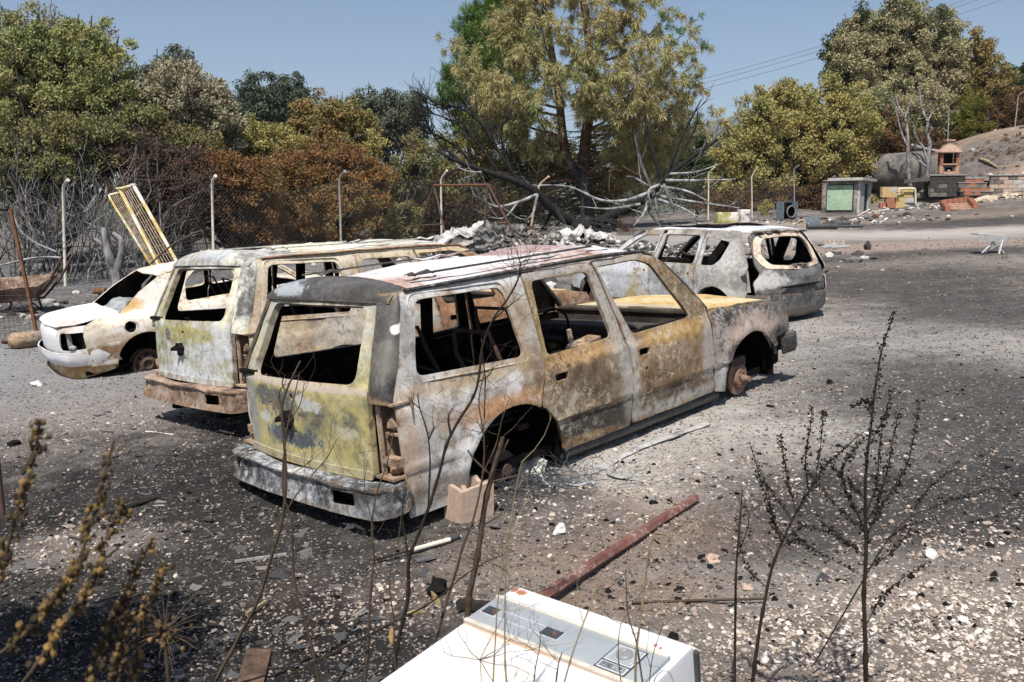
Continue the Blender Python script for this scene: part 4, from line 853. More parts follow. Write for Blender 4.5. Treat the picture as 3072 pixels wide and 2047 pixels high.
# ---------------------------------------------------------------- the white saloon
def make_saloon(mat4):
    root = thing('burnt_car', 'burnt-out white saloon at the left with an empty round fuel-filler hole', 'car', mat4, group='burnt-out cars in the yard')
    st = [(0.38, (0.30, 0.22, 0.13)), (0.45, (0.56, 0.49, 0.38)), (0.53, (0.64, 0.60, 0.53)), (0.66, (0.66, 0.64, 0.61))]
    FQ = burnt('cream burnt saloon side', st, [((.75, -.85, .56), (.7, .5, .10), (0.17, 0.095, 0.045), 1.1, .35, .9), ((.85, -.7, 1.08), (.22, .5, .09), (0.52, 0.30, 0.085), .8, .35, .9), ((.35, -.8, .90), (.13, .4, .05), (0.22, 0.18, 0.14), .9, .5, .75), ((.6, -.8, .72), (.45, .4, .05), (0.36, 0.27, 0.17), 1.0, .5, .6), ((.25, -.85, .85), (.3, .3, .12), (0.60, 0.54, 0.45), .7, .5, .5)], (0.25, (0.14, 0.09, 0.055), 0.35, WHITE), 1.2, 80.0, bump=0.003, mottle=(.45, (0.12, 0.075, 0.045), .35, (0.70, 0.66, 0.58)))
    FW = burnt('white burnt boot lid', [(0.36, (0.50, 0.44, 0.37)), (0.46, (0.64, 0.63, 0.62)), (0.6, (0.70, 0.72, 0.75))], [((.2, -.55, .9), (.12, .2, .1), (0.30, 0.25, 0.21), .8, .5, .6)], (0.12, (0.2, 0.15, 0.1), 0.3, WHITE), 1.0, 84.0, bump=0.002, mottle=(.12, (0.3, 0.24, 0.18), .2, (0.74, 0.75, 0.77)))
    FV = burnt('ochre burnt valance', [(0.38, (0.18, 0.09, 0.035)), (0.48, (0.40, 0.24, 0.09)), (0.58, (0.54, 0.43, 0.27)), (0.68, (0.56, 0.50, 0.42))], (), (0.4, SOOT, 0.3, WHITE), 1.6, 86.0)
    yt = smooth_tab([(.2, .76), (.38, .82), (.60, .855), (.80, .86), (.90, .835), (.97, .76), (1.02, .70), (1.34, .55), (1.40, .49), (1.45, .42)], .02)
    def yS(x, z):
        y = yt(z)
        if x < .7: y -= .10 * ((.7 - x) / .7) ** 2
        if x > 3.4: y -= .12 * ((x - 3.4) / 1.0) ** 2
        for c in ((.98, .36), (3.62, .36)):
            d = math.hypot(x - c[0], z - c[1]); y += .016 * math.exp(-((d - .38) / .05) ** 2)
        return y
    for sg in (-1, 1):
        fn = lambda x, z: (x, sg * yS(x, z), z); o = (0, sg, .2)
        q = fillet([(.30, .56), (.28, .80), (.30, .915), (.45, .975), (.78, 1.0), (1.05, 1.20), (1.40, 1.385), (1.75, 1.415), (1.62, 1.33), (1.44, 1.15), (1.40, 1.0), (1.42, .85)], .03)[:-5] + [(1.405, .88), (1.36, .70), (1.33, .58)] + [p[:2] for p in arc((.98, .36), .37, 30, 178, 16)] + [(.60, .40), (.32, .42)]
        qw = fillet([(1.26, 1.13), (1.36, 1.13), (1.40, 1.24)], .02)
        qp = sheet('quarter_panel', q, [circ((.83, .825), .068, 20)] if sg < 0 else [], fn, FQ, root, .055, .014, o, .003, 20.0 + sg)
        if sg < 0:
            m = MB(); c = Vector((.83, -yS(.83, .825) - .002, .825)); m.tube([c + Vector((.078 * math.cos(a), -.004, .078 * math.sin(a))) for a in [i * PI / 12 for i in range(25)]], .007, 6); m.tube([c + Vector((.095 * math.cos(a), -.0, .095 * math.sin(a))) for a in [i * PI / 12 for i in range(25)]], .004, 5)
            pieces(m, 'filler_ring', FQ, qp, 60)
        rd = fillet([(1.47, .42), (2.36, .42), (2.40, .95), (2.36, 1.40), (1.80, 1.41), (1.66, 1.33), (1.48, 1.15), (1.43, 1.0), (1.44, .86), (1.40, .70)], .04)
        rw = fillet([(1.60, 1.0), (2.33, 1.0), (2.30, 1.355), (1.82, 1.36), (1.66, 1.24)], .05)
        rdp = sheet('rear_door', rd, [rw], fn, FQ, root, .06, .03, o, .003, 24.0)
        fd = fillet([(2.375, .42), (3.30, .42), (3.36, .80), (3.32, .98), (2.86, 1.36), (2.70, 1.40), (2.38, 1.40), (2.415, .95)], .04)
        fw = fillet([(2.42, 1.0), (3.22, 1.0), (2.82, 1.34), (2.42, 1.355)], .05)
        fdp = sheet('front_door', fd, [fw], fn, FQ, root, .06, .03, o, .003, 27.0)
        wg = fillet([(3.31, .42), (3.37, .80), (3.35, .96), (3.9, .93), (4.30, .82), (4.36, .62), (4.10, .50)], .04)[:-5] + [(4.34, .55)] + [p[:2] for p in arc((3.62, .36), .37, 15, 172, 14)] + [(3.24, .38)]
        sheet('front_wing', wg, [], fn, FQ, root, .07, .014, o, .003, 29.0)
        m = MB(); m.tube([(1.34, sg * .79, .38), (3.3, sg * .79, .38)], .05, 6); m.build('sill', FV, root)
        cyl_arch(root, (.98, .36), .38, sg * .80, sg * .45, M['char_int']); cyl_arch(root, (3.62, .36), .38, sg * .78, sg * .45, M['char_int'])
        for xw in (.98, 3.62):   # steel wheels left without tyres
            m = MB(); rot = Matrix.Rotation(-sg * PI / 2, 3, 'X'); m.lathe([(.195, -.09), (.175, -.08), (.17, .03), (.19, .06), (.195, .065), (.165, .045), (.15, .01), (.09, .03), (.06, .045), (.05, .02), (0, .02)], (xw, sg * .73, .30), 24, rot)
            w = m.build('wheel', M['rust_dark'], root, 40); mh = MB()
            for i in range(8):
                a = i * PI / 4; mh.lathe([(.02, 0), (.02, .028), (0, .028)], Vector((xw, sg * .73, .30)) + rot @ Vector((.12 * math.cos(a), .12 * math.sin(a), .0)), 8, rot)
            pieces(mh, 'wheel_hole', M['char'], w)
    # rear end: wrapped panel with two lamp openings, bumper and valance
    P = Path([(.36, -.80), (.10, -.72), (.02, -.40), (.0, 0), (.02, .40), (.10, .72), (.36, .80)], .16); Lh = P.L / 2
    pr = lambda s, z: (P(s).x + .05 * max(0, (z - .78) / .15) ** 2 + .0, P(s).y * (1 - .05 * max(0, (z - .78) / .15) ** 2), z)
    lam = lambda a: fillet([(a * .54, .645), (a * .58, .865), (a * .98, .85), (a * 1.085, .77), (a * 1.06, .69), (a * .9, .645)][::int(a)], .04)
    rp = sheet('rear_panel', fillet([(-Lh, .60), (Lh, .60), (Lh, .93), (-Lh, .93)], .005), [lam(1), lam(-1)], pr, FW, root, .05, .014, (-1, 0, 0), .004, 30.0)
    for a in (1, -1):
        m = MB(); m.poly([P(a * .5).to_3d() + Vector((.13, 0, .64)), P(a * .8).to_3d() + Vector((.13, 0, .64)), P(a * 1.08).to_3d() + Vector((.10, -a * .10, .64)), P(a * 1.08).to_3d() + Vector((.10, -a * .10, .85)), P(a * .8).to_3d() + Vector((.13, 0, .86)), P(a * .5).to_3d() + Vector((.13, 0, .85))], (.01, 0, 0))
        m.build('lamp_housing', M['char'], rp)
        m = MB(); m.bbox((.16, a * .60, .755), (.05, .06, .19), .01); m.rock((.16, a * .71, .68), (.05, .05, .03), random.Random(2), 1); pieces(m, 'lamp_bracket', M['galv'], rp)
    bz = fillet([(-Lh - .25, .43), (Lh + .25, .43), (Lh + .25, .615), (-Lh - .25, .615)], .02)
    P2 = Path([(.62, -.85), (.34, -.83), (.05, -.74), (-.04, -.40), (-.06, 0), (-.04, .40), (.05, .74), (.34, .83), (.62, .85)], .16); L2 = P2.L / 2
    bp = sheet('rear_bumper', fillet([(-L2, .44), (L2, .44), (L2, .625), (-L2, .625)], .02), [], lambda s, z: (P2(s).x + .06 * max(0, (.56 - z) / .12) ** 2, P2(s).y * (1 - .03 * max(0, (.56 - z) / .12)), z), FW, root, .05, .016, (-1, 0, 0), .006, 33.0)
    sheet('valance', fillet([(-.75, .26), (.95, .24), (L2 - .1, .40), (L2 - .05, .46), (-L2 + .05, .46), (-L2 + .1, .34)], .05), [], lambda s, z: (P2(s).x + .07 + .25 * (.46 - z), P2(s).y * (.97 - .4 * (.46 - z)), z), FV, bp, .06, .012, (-1, 0, 0), .010, 35.0)
    def ft(x, y):
        return (x, y, .955 + .045 * min(1, (x - .02) / .5) + .035 * (1 - (y / .75) ** 2) - .07 * max(0, (.22 - x) / .2) ** 2 - .03 * max(0, (abs(y) - .55) / .15) ** 2)
    sheet('boot_lid', fillet([(.055, -.52), (.02, 0), (.055, .52), (.17, .70), (.78, .69), (.72, 0), (.78, -.69), (.17, -.70)], .08), [], ft, FW, root, .045, .014, (0, 0, 1), .0015, 37.0)
    def ff(x, y):
        c = 1.385 + .045 * (1 - (y / .6) ** 2) - .05 * max(0, (x - 2.5) / .4) ** 2 - .05 * max(0, (1.62 - x) / .3) ** 2
        return (x, y, c)
    sheet('roof', fillet([(1.36, -.50), (1.30, 0), (1.36, .50), (1.75, .54), (2.75, .53), (2.86, .3), (2.88, 0), (2.86, -.3), (2.75, -.53), (1.75, -.54)], .05), [], ff, FQ, root, .07, .014, (0, 0, 1), .004, 39.0)
    def fb(x, y): return (x, y, .97 + .03 * (1 - (y / .7) ** 2) - (x - 3.3) * .12 - .1 * max(0, (x - 4.1) / .25) ** 2)
    sheet('bonnet', fillet([(3.28, -.68), (4.20, -.62), (4.34, 0), (4.20, .62), (3.28, .68), (3.18, 0)], .06), [], fb, FQ, root, .08, .014, (0, 0, 1), .003, 41.0)
    for sg in (-1, 1):
        m = MB(); m.tube([(2.80, sg * .52, 1.37), (3.05, sg * .60, 1.20), (3.32, sg * .68, .97)], .028, 6); m.build('windscreen_pillar', FQ, root, 60)
    m = MB(); m.bbox((4.33, 0, .50), (.14, 1.5, .26), .05); m.build('front_bumper', FV, root, 45)
    m = MB(); m.box((2.2, 0, .33), (3.9, 1.45, .05)); m.box((.65, 0, .62), (.9, 1.2, .03)); m.box((1.10, 0, .70), (.03, 1.3, .6)); m.box((3.26, 0, .65), (.03, 1.35, .6)); m.bbox((3.0, 0, .84), (.24, 1.25, .16), .05); m.tube([(.98, -.7, .32), (.98, .7, .32)], .05, 6); m.build('underbody', M['char_int'], root)
    rng = random.Random(12)
    m = MB(); n = 10; vs = []; fs = []
    for i in range(n):
        for j in range(n):
            x = .74 + .46 * i / (n - 1); y = -.55 + .75 * j / (n - 1); vs.append((x, y, .985 + .06 * mnoise.noise(Vector((x * 9, y * 7, 1))) + .11 * max(0, 1 - ((x - 1.02) / .2) ** 2) * (.6 + .4 * math.sin(y * 9))))
    for i in range(n - 1):
        for j in range(n - 1): a = i * n + j; fs.append((a, a + 1, a + n + 1, a + n))
    m.add(vs, fs); t = NT('melted sagging glass'); nz = t.noise(9, 5, .6); t.color(t.ramp(nz, [(.35, (.15, .16, .155)), (.6, (.36, .38, .37)), (.75, (.22, .2, .17))])); t.rough(.35); t.bump(nz, .01)
    m.build('melted_window', t.m, root, 70)
    for x, y in ((2.5, .36), (2.5, -.36), (1.6, 0)):
        m = MB(); b = Vector((x, y, .42)); m.tube([b + Vector((0, -.2, .2)), b + Vector((-.2, -.18, .72)), b + Vector((-.2, .18, .72)), b + Vector((0, .2, .2))], .014, 6); m.box(b + Vector((.2, 0, .1)), (.45, .4, .02)); m.build('seat_frame', M['rust_dark'], root)
    return root
make_saloon(car_matrix((-5.836, 11.577, -.21), ((.79044, -.60591, -.08987), (.59915, .7953, -.09231), (.12741, .01912, .99167))))

# ---------------------------------------------------------------- the grey hatchback
def make_hatch(mat4):
    root = thing('burnt_car', 'burnt-out grey hatchback on the right with an oval rear-window opening', 'car', mat4, group='burnt-out cars in the yard')
    FS = burnt('flaking grey white hatchback side', [(0.38, (0.15, 0.14, 0.13)), (0.47, (0.29, 0.28, 0.265)), (0.54, (0.40, 0.405, 0.41)), (0.61, (0.52, 0.535, 0.55)), (0.7, (0.27, 0.25, 0.225))],
        [((.9, .7, 1.42), (.5, .3, .09), (0.19, 0.18, 0.165), .8, .5, .85), ((.55, .78, .75), (.3, .3, .16), (0.28, 0.25, 0.22), 1.0, .4, .7), ((.52, .8, .62), (.3, .3, .12), (0.50, 0.49, 0.46), .9, .4, .7)], (0.3, DGREY, 0.3, WHITE), 1.3, 90.0, bump=0.003, mottle=(.5, (0.12, 0.115, 0.105), .4, (0.58, 0.58, 0.58)))
    # flakes like cracked mud on the rear pillar
    nt = FS.node_tree; tt = NT.__new__(NT); tt.m = FS; tt.t = nt; tt.N = nt.nodes; tt.L = nt.links; tt.b = nt.nodes['Principled BSDF']; tt._co = None
    vo = tt.n('ShaderNodeTexVoronoi', feature='DISTANCE_TO_EDGE'); vo.inputs['Scale'].default_value = 15; wv = tt.n('ShaderNodeTexNoise'); wv.inputs['Scale'].default_value = 9; tt.lk(tt.co(), wv.inputs['Vector']); wa = tt.n('ShaderNodeVectorMath', operation='MULTIPLY_ADD'); tt.lk(wv.outputs['Color'], wa.inputs[0]); wa.inputs[1].default_value = (.12, .12, .12); tt.lk(tt.co(), wa.inputs[2]); tt.lk(wa.outputs[0], vo.inputs['Vector'])
    cur = tt.b.inputs['Base Color'].links[0].from_socket
    crack = tt.ramp(vo.outputs['Distance'], [(0.06, 1), (0.13, 0)]); gate = tt.zone((0, 0, 0), (.60, .7, 1.12), (.17, .5, .24), (1, 1, 1), .6, .4)
    c2 = tt.mix(tt.math('MULTIPLY', gate, .75), cur, tt.mix(crack, (0.34, 0.33, 0.30), (0.52, 0.51, 0.49))); tt.color(c2)
    FD = burnt('yellowed white front door', [(0.38, (0.42, 0.32, 0.13)), (0.48, (0.50, 0.50, 0.50)), (0.58, (0.54, 0.56, 0.60)), (0.7, (0.48, 0.44, 0.34))], [((2.4, .72, 1.43), (.6, .3, .05), (0.13, 0.12, 0.11), .6, .5, .85)], (0.2, DGREY, 0.2, WHITE), 1.0, 92.0, bump=0.002)
    FB = burnt('smoky grey tail end', [(0.40, (0.035, 0.034, 0.033)), (0.49, (0.085, 0.083, 0.079)), (0.58, (0.145, 0.142, 0.136)), (0.68, (0.26, 0.25, 0.24))],
        [((.1, .55, .82), (.3, .35, .11), (0.50, 0.49, 0.48), 1.0, .25, .85), ((.05, .35, .58), (.3, .22, .16), (0.06, 0.06, 0.062), 1.0, .2, .9), ((.1, -.2, .92), (.3, .3, .06), (0.19, 0.19, 0.20), .9, .3, .8), ((.1, 0, .40), (.4, .9, .07), (0.28, 0.26, 0.22), .8, .4, .6)], (0.35, SOOT, 0.35, ASH), 1.2, 94.0, bump=0.003, rough=0.6, mottle=(.5, (0.05, 0.049, 0.047), .35, (0.42, 0.41, 0.39)))
    FR = burnt('pinkish cream window ring', [(0.38, (0.36, 0.27, 0.2)), (0.46, (0.56, 0.45, 0.36)), (0.6, (0.66, 0.56, 0.47)), (0.7, (0.5, 0.45, 0.4))], (), (0.3, SOOT, 0.2, WHITE), 1.4, 96.0)
    FT = burnt('bluish white roof', [(0.38, (0.24, 0.23, 0.22)), (0.46, (0.50, 0.51, 0.54)), (0.58, (0.62, 0.64, 0.68)), (0.7, (0.44, 0.43, 0.41))], [((.42, 0, 1.48), (.1, .8, .1), (0.17, 0.15, 0.13), 1.0, .4, .85)], (0.3, SOOT, 0.3, WHITE), 1.3, 98.0)
    yt = smooth_tab([(.2, .78), (.40, .84), (.62, .87), (.85, .875), (.98, .84), (1.05, .80), (1.40, .67), (1.46, .62), (1.5, .56)], .02)
    def yS(x, z):
        y = yt(z)
        if x < .55: y -= .12 * ((.55 - x) / .55) ** 2
        if x > 3.2: y -= .14 * ((x - 3.2) / 1.0) ** 2
        for c in ((.80, .36), (3.38, .36)):
            d = math.hypot(x - c[0], z - c[1]); y += .022 * math.exp(-((d - .38) / .06) ** 2)
        y += .012 * math.exp(-((z - .80) / .03) ** 2)
        return y
    for sg in (1, -1):
        fn = lambda x, z: (x, sg * yS(x, z), z); o = (0, sg, .2)
        q = fillet([(.34, .52), (.25, .64), (.29, .80), (.36, .88), (.27, .93), (.28, 1.02), (.42, 1.25), (.55, 1.465), (1.14, 1.475), (1.17, 1.0), (1.155, .80), (1.15, .70)], .03)[:-5] + [(1.15, .62)] + [p[:2] for p in arc((.80, .36), .37, 35, 172, 14)] + [(.43, .40)]
        qw = fillet([(.67, 1.325), (1.10, 1.385), (1.10, 1.005), (.86, 1.005), (.76, 1.09)], .045)
        qp = sheet('quarter_panel', q, [qw], fn, FS, root, .055, .016, o, .003, 50.0 + sg)
        rd = fillet([(1.17, .42), (2.06, .42), (2.08, .9), (2.06, 1.0), (1.96, 1.475), (1.17, 1.48), (1.19, 1.0), (1.175, .80)], .03)
        rw = fillet([(1.235, 1.405), (1.90, 1.40), (2.00, 1.01), (1.235, 1.01)], .05)
        h = [fillet([(1.27, .855), (1.31, .855), (1.31, .89), (1.27, .89)], .008), fillet([(1.47, .855), (1.50, .855), (1.50, .885), (1.47, .885)], .008)]
        dp = sheet('rear_door', rd, [rw] + h, fn, FS, root, .055, .03, o, .003, 53.0)
        m = MB(); m.lathe([(.05, 0), (.045, -.012), (.0, -.018)], (1.39, sg * (yS(1.39, .87) + .006), .87), 20, Matrix.Rotation(-sg * PI / 2, 3, 'X')); m.build('handle_cup', FS, dp, 60)
        fd = fillet([(2.075, .42), (3.06, .42), (3.12, .80), (3.10, .98), (2.56, 1.40), (2.36, 1.46), (1.975, 1.475), (2.075, 1.0), (2.095, .9)], .03)
        fw = fillet([(2.02, 1.395), (2.36, 1.385), (2.54, 1.30), (2.98, 1.01), (2.10, 1.01)], .06)
        h = [fillet([(2.16, .855), (2.20, .855), (2.20, .89), (2.16, .89)], .008), fillet([(2.36, .855), (2.39, .855), (2.39, .885), (2.36, .885)], .008)]
        dp = sheet('front_door', fd, [fw] + h, fn, FD, root, .055, .03, o, .003, 55.0)
        m = MB(); m.lathe([(.05, 0), (.045, -.012), (.0, -.018)], (2.28, sg * (yS(2.28, .87) + .006), .87), 20, Matrix.Rotation(-sg * PI / 2, 3, 'X')); m.build('handle_cup', FD, dp, 60)
        wg = fillet([(3.07, .42), (3.13, .80), (3.12, .96), (3.6, .90), (3.98, .78), (4.08, .60)], .04)[:-5] + [(4.06, .56), (3.95, .50)] + [p[:2] for p in arc((3.38, .36), .37, 22, 172, 14)] + [(3.01, .38)]
        sheet('front_wing', wg, [], fn, FD, root, .07, .014, o, .003, 57.0)
        m = MB(); m.tube([(2.40, sg * .64, 1.45), (2.70, sg * .68, 1.28), (3.14, sg * .76, .97)], .03, 6); m.build('windscreen_pillar', FB, root, 60)
        m = MB(); m.tube([(1.16, sg * .81, .38), (3.05, sg * .81, .38)], .05, 6); m.build('sill', FB, root)
        m = MB(); m.tube([(.30, sg * .55, .50), (.9, sg * .70, .70), (1.0, sg * .68, 1.05), (.75, sg * .56, 1.42)], .085, 6); m.build('inner_pillar', M['char_int'], root, 60)
        m = MB(); m.tube([(2.03, sg * .78, .4), (2.02, sg * .74, 1.0), (1.95, sg * .62, 1.45)], .04, 4); m.build('door_pillar', M['char_int'], root)
        cyl_arch(root, (.80, .36), .37, sg * .80, sg * .45, M['char_int']); cyl_arch(root, (3.38, .36), .37, sg * .76, sg * .45, M['char_int'])
        m = MB(); rot = Matrix.Rotation(sg * PI / 2, 3, 'X')
        for xw in (.80, 3.38): m.lathe([(.18, -.08), (.15, .0), (.17, .05), (.13, .02), (.05, .03), (0, .03)], (xw, sg * .70, .34), 20, rot)
        pieces(m, 'wheel', M['rust_dark'], root, 40)
        # bare lamp cavity at the corner
        m = MB(); m.poly([(.36, sg * .62, .66), (.40, sg * .80, .66), (.46, sg * .82, .90), (.40, sg * .64, .95)], (.012, 0, 0)); m.rock((.37, sg * .76, .76), (.06, .05, .07), random.Random(31), 1, 1, .4); m.build('lamp_housing', FS, root)
    # tailgate: strongly curved panel with an oval window
    def xb(y, z):
        x = .10 + .16 * (abs(y) / .72) ** 2.6
        x += max(0, z - .95) * .62 + .03 * max(0, z - .95) ** 2 - .07 * max(0, .93 - z) * 0 - .05 * math.exp(-((z - .70) / .16) ** 2)
        return x
    g = fillet([(-.74, .60), (.70, .60), (.735, .80), (.62, .90), (.66, 1.02), (.56, 1.43), (0, 1.47), (-.56, 1.43), (-.68, 1.02), (-.66, .9), (-.76, .80)], .06)
    hw = fillet([(-.50, 1.045), (0, 1.0), (.46, 1.03), (.53, 1.16), (.43, 1.365), (0, 1.395), (-.44, 1.375), (-.54, 1.2)], .12)
    tg = sheet('tailgate', g, [hw], lambda y, z: (xb(y, z), y, z), FB, root, .05, .03, (-1, 0, .2), .004, 60.0)
    m = fillet([(-.60, 1.01), (0, .955), (.56, .985), (.635, 1.14), (.52, 1.41), (0, 1.435), (-.52, 1.41), (-.645, 1.18)], .14)
    sheet('window_surround', m, [hw], lambda y, z: (xb(y, z) - .012, y, z), FR, tg, .045, .012, (-1, 0, .2), .003, 61.0)
    mm = MB(); rng = random.Random(6)
    for k in range(14): mm.rock((.13 + .03 * rng.random(), -.22 + .3 * rng.random(), .985 + .03 * rng.random()), (.03 + .03 * rng.random(), .04 + .03 * rng.random(), .025), rng, 1, 1, .5)
    mm.build('melted_trim', M['conc_soot'], tg)
    mm = MB(); mm.tube([(xb(.3, .70) - .02, .38, .73), (xb(0, .72) - .02, .0, .745), (xb(.4, .72) - .02, -.42, .76)], [.012, .022, .012], 6); mm.build('plate_recess', M['char'], tg)
    P = Path([(.52, -.85), (.25, -.825), (.09, -.62), (.05, 0), (.09, .62), (.25, .825), (.52, .85)], .22); Lh = P.L / 2
    sheet('rear_bumper', fillet([(-Lh, .38), (-.7, .30), (.7, .30), (Lh, .38), (Lh, .66), (.8, .64), (-.8, .64), (-Lh, .66)], .04), [], lambda s, z: (P(s).x + .10 * max(0, (.48 - z) / .16) ** 2, P(s).y * (1 - .06 * max(0, (.48 - z) / .16)), z), FB, root, .05, .016, (-1, 0, 0), .006, 63.0)
    def ff(x, y):
        z = 1.465 + .05 * (1 - min(1, abs(y) / .63) ** 2.4) - .06 * max(0, (.78 - x) / .4) ** 2 - .07 * max(0, (x - 2.1) / .4) ** 2
        return (x, y, z + .008 * mnoise.noise(Vector((x * 4, y * 5, 3))))
    sheet('roof', fillet([(.46, -.56), (.40, 0), (.46, .56), (.7, .615), (2.3, .61), (2.46, .3), (2.5, 0), (2.46, -.3), (2.3, -.61), (.7, -.615)], .05), [fillet([(1.05, -.42), (1.05, .42), (2.2, .42), (2.2, -.42)], .06)], ff, FT, root, .06, .016, (0, 0, 1), .004, 65.0)
    mm = MB()
    for sg in (-1, 1): mm.tube([(1.0, sg * .43, 1.51), (1.35, sg * .44, 1.53), (1.7, sg * .43, 1.512), (2.25, sg * .43, 1.495)], [.012, .024, .012, .016], 5)
    mm.tube([(1.55, -.43, 1.53), (1.5, 0, 1.50), (1.55, .43, 1.53)], .02, 5);  pieces(mm, 'sunroof_frame', M['char'], root)
    mm = MB()
    for k in range(12): mm.rock((.42 + .08 * rng.random(), -.5 + 1.0 * rng.random(), 1.43 + .04 * rng.random()), (.05, .09, .015), rng, 1, 1, .5)
    mm.build('charred_trim', M['conc_soot'], root)
    def fb(x, y): return (x, y, .96 + .035 * (1 - (y / .75) ** 2) - (x - 3.1) * .15 - .1 * max(0, (x - 3.8) / .25) ** 2)
    sheet('bonnet', fillet([(3.10, -.74), (3.95, -.62), (4.06, 0), (3.95, .62), (3.10, .74), (3.0, 0)], .06), [], fb, FD, root, .08, .014, (0, 0, 1), .003, 67.0)
    m = MB(); m.bbox((4.05, 0, .50), (.14, 1.45, .28), .05); m.build('front_bumper', FB, root, 45)
    m = MB(); m.box((2.1, 0, .35), (3.6, 1.5, .05)); m.box((.6, 0, .55), (.8, 1.1, .03)); m.box((1.05, 0, .72), (.04, 1.2, .5)); m.box((3.05, 0, .65), (.03, 1.4, .6)); m.bbox((2.85, 0, .88), (.26, 1.35, .16), .05); m.tube([(.8, -.7, .34), (.8, .7, .34)], .05, 6); m.build('underbody', M['char_int'], root)
    for x, y in ((2.2, .36), (2.2, -.36), (1.35, .3), (1.35, -.3)):
        m = MB(); b = Vector((x, y, .42)); m.tube([b + Vector((0, -.2, .2)), b + Vector((-.2, -.18, .68)), b + Vector((-.2, .18, .68)), b + Vector((0, .2, .2))], .014, 6); m.box(b + Vector((.2, 0, .12)), (.45, .4, .02)); m.build('seat_frame', M['rust_dark'], root)
    return root
make_hatch(car_matrix((3.907, 12.278, .405), ((-.5687, -.82246, -.01165), (.82247, -.5684, -.02163), (.01117, -.02188, .9997))))
EDGE = False
# ---------------------------------------------------------------- fence
def line_pts(pts, n=8):
    """smooth curve through 3-D points (Catmull-Rom)"""
    P = [Vector(p) for p in pts]
    if len(P) < 3: return [P[0].lerp(P[-1], i / n) for i in range(n + 1)]
    P = [P[0] * 2 - P[1]] + P + [P[-1] * 2 - P[-2]]; out = []
    for i in range(1, len(P) - 2):
        a, b, c, d = P[i - 1:i + 3]
        for j in range(n):
            t = j / n; out.append(0.5 * ((2 * b) + (c - a) * t + (2 * a - 5 * b + 4 * c - d) * t * t + (3 * b - a - 3 * c + d) * t ** 3))
    out.append(P[-2]); return out
D2S = 3072 / 2353.0
fence = thing('chain_link_fence', 'sagging chain-link fence with bent-top posts along the back of the yard', 'fence', at(195, 860, 19.5))
bpy.context.view_layer.update()
def loc(o, p): return Vector(p) - o.location
posts = [((195, 862), (190, 560), (203, 541), 19.5, 'post_white', 'pale post with a bent top beside the wheelbarrow'), ((641, 814), (636, 547), (646, 529), 22.4, 'post_white', 'bright white post with bent top behind the off-roader roof'),
 ((1024, 764), (1018, 533), (1034, 515), 25.6, 'galv', 'bare grey post with bent top'), ((1325, 733), (1323, 537), (1340, 513), 28.8, 'post_white', None), ((1586, 700), (1619, 553), (1645, 531), 32.6, 'post_tan', 'leaning tan post'),
 ((1795, 700), (1862, 574), (1888, 570), 37.5, 'post_tan', 'strongly leaning grey post'), ((2125, 655), (2126, 520), (2143, 503), 43.6, 'post_white', None), ((2257, 662), (2255, 530), (2272, 502), 47.6, 'post_white', None), ((2384, 620), (2382, 508), (2396, 497), 52.4, 'galv', None),
 ((2843, 430), (2847, 318), (2857, 307), 58.0, 'galv', None), ((3043, 392), (3056, 285), (3070, 276), 60.0, 'galv', None)]
bases = []
for b, t, e, Y, mt, lb in posts:
    p0, p1, p2 = at(*b, Y), at(*t, Y), at(*e, Y - .25)
    m = MB(); r = .033 if Y < 30 else .036
    m.tube([loc(fence, p0 - Vector((0, 0, .3))), loc(fence, p0.lerp(p1, .5)), loc(fence, p1 - (p1 - p0).normalized() * .05), loc(fence, p1 + (p2 - p1) * .2), loc(fence, p2)], r, 8)
    m.tube([loc(fence, p2), loc(fence, p2 + (p2 - p1).normalized() * .02)], r * 1.25, 8)
    o = m.build('post', M[mt], fence, 60); tag(o, lb); bases.append((p0, p1))
def bay(i, sag, h0=0.0):
    """diamond wire mesh between two posts"""
    a, b = bases[i][0], bases[i + 1][0]; L = Vector((b.x - a.x, b.y - a.y, 0)).length; H = 1.95; m = MB(); sp = .11; rng = random.Random(i)
    def pos(s, h):
        k = s / L; p = a.lerp(b, k); p.z = gz(p.x, p.y) + .03 + h * (1 - sag * math.sin(PI * k) ** 2)
        off = .10 * mnoise.noise(Vector((s * .4, h * .5, i * 3.0))) + .25 * sag * math.sin(PI * k) * (h / H); return loc(fence, p + Vector((-.7, .7, 0)) * off)
    n = int((L + H) / sp)
    for k in range(-int(H / sp), n):
        for sgn in (1, -1):
            s0 = k * sp; pts = []
            for j in range(7):
                h = H * j / 6; s = s0 + (h if sgn > 0 else H - h)
                if 0 <= s <= L: pts.append(pos(s, h))
            if len(pts) > 1: m.tube(pts, .0013, 3, cap=False)
    for h in (.05, 1.0, 1.93): m.tube([pos(L * j / 10, h) for j in range(11)], .004, 3, cap=False)
    tag(m.build('wire_mesh', M['wire'], fence), kind='stuff')
for i, sg in enumerate((.35, .1, .02, .06, .18, .25, .05, .03)): bay(i, sg)

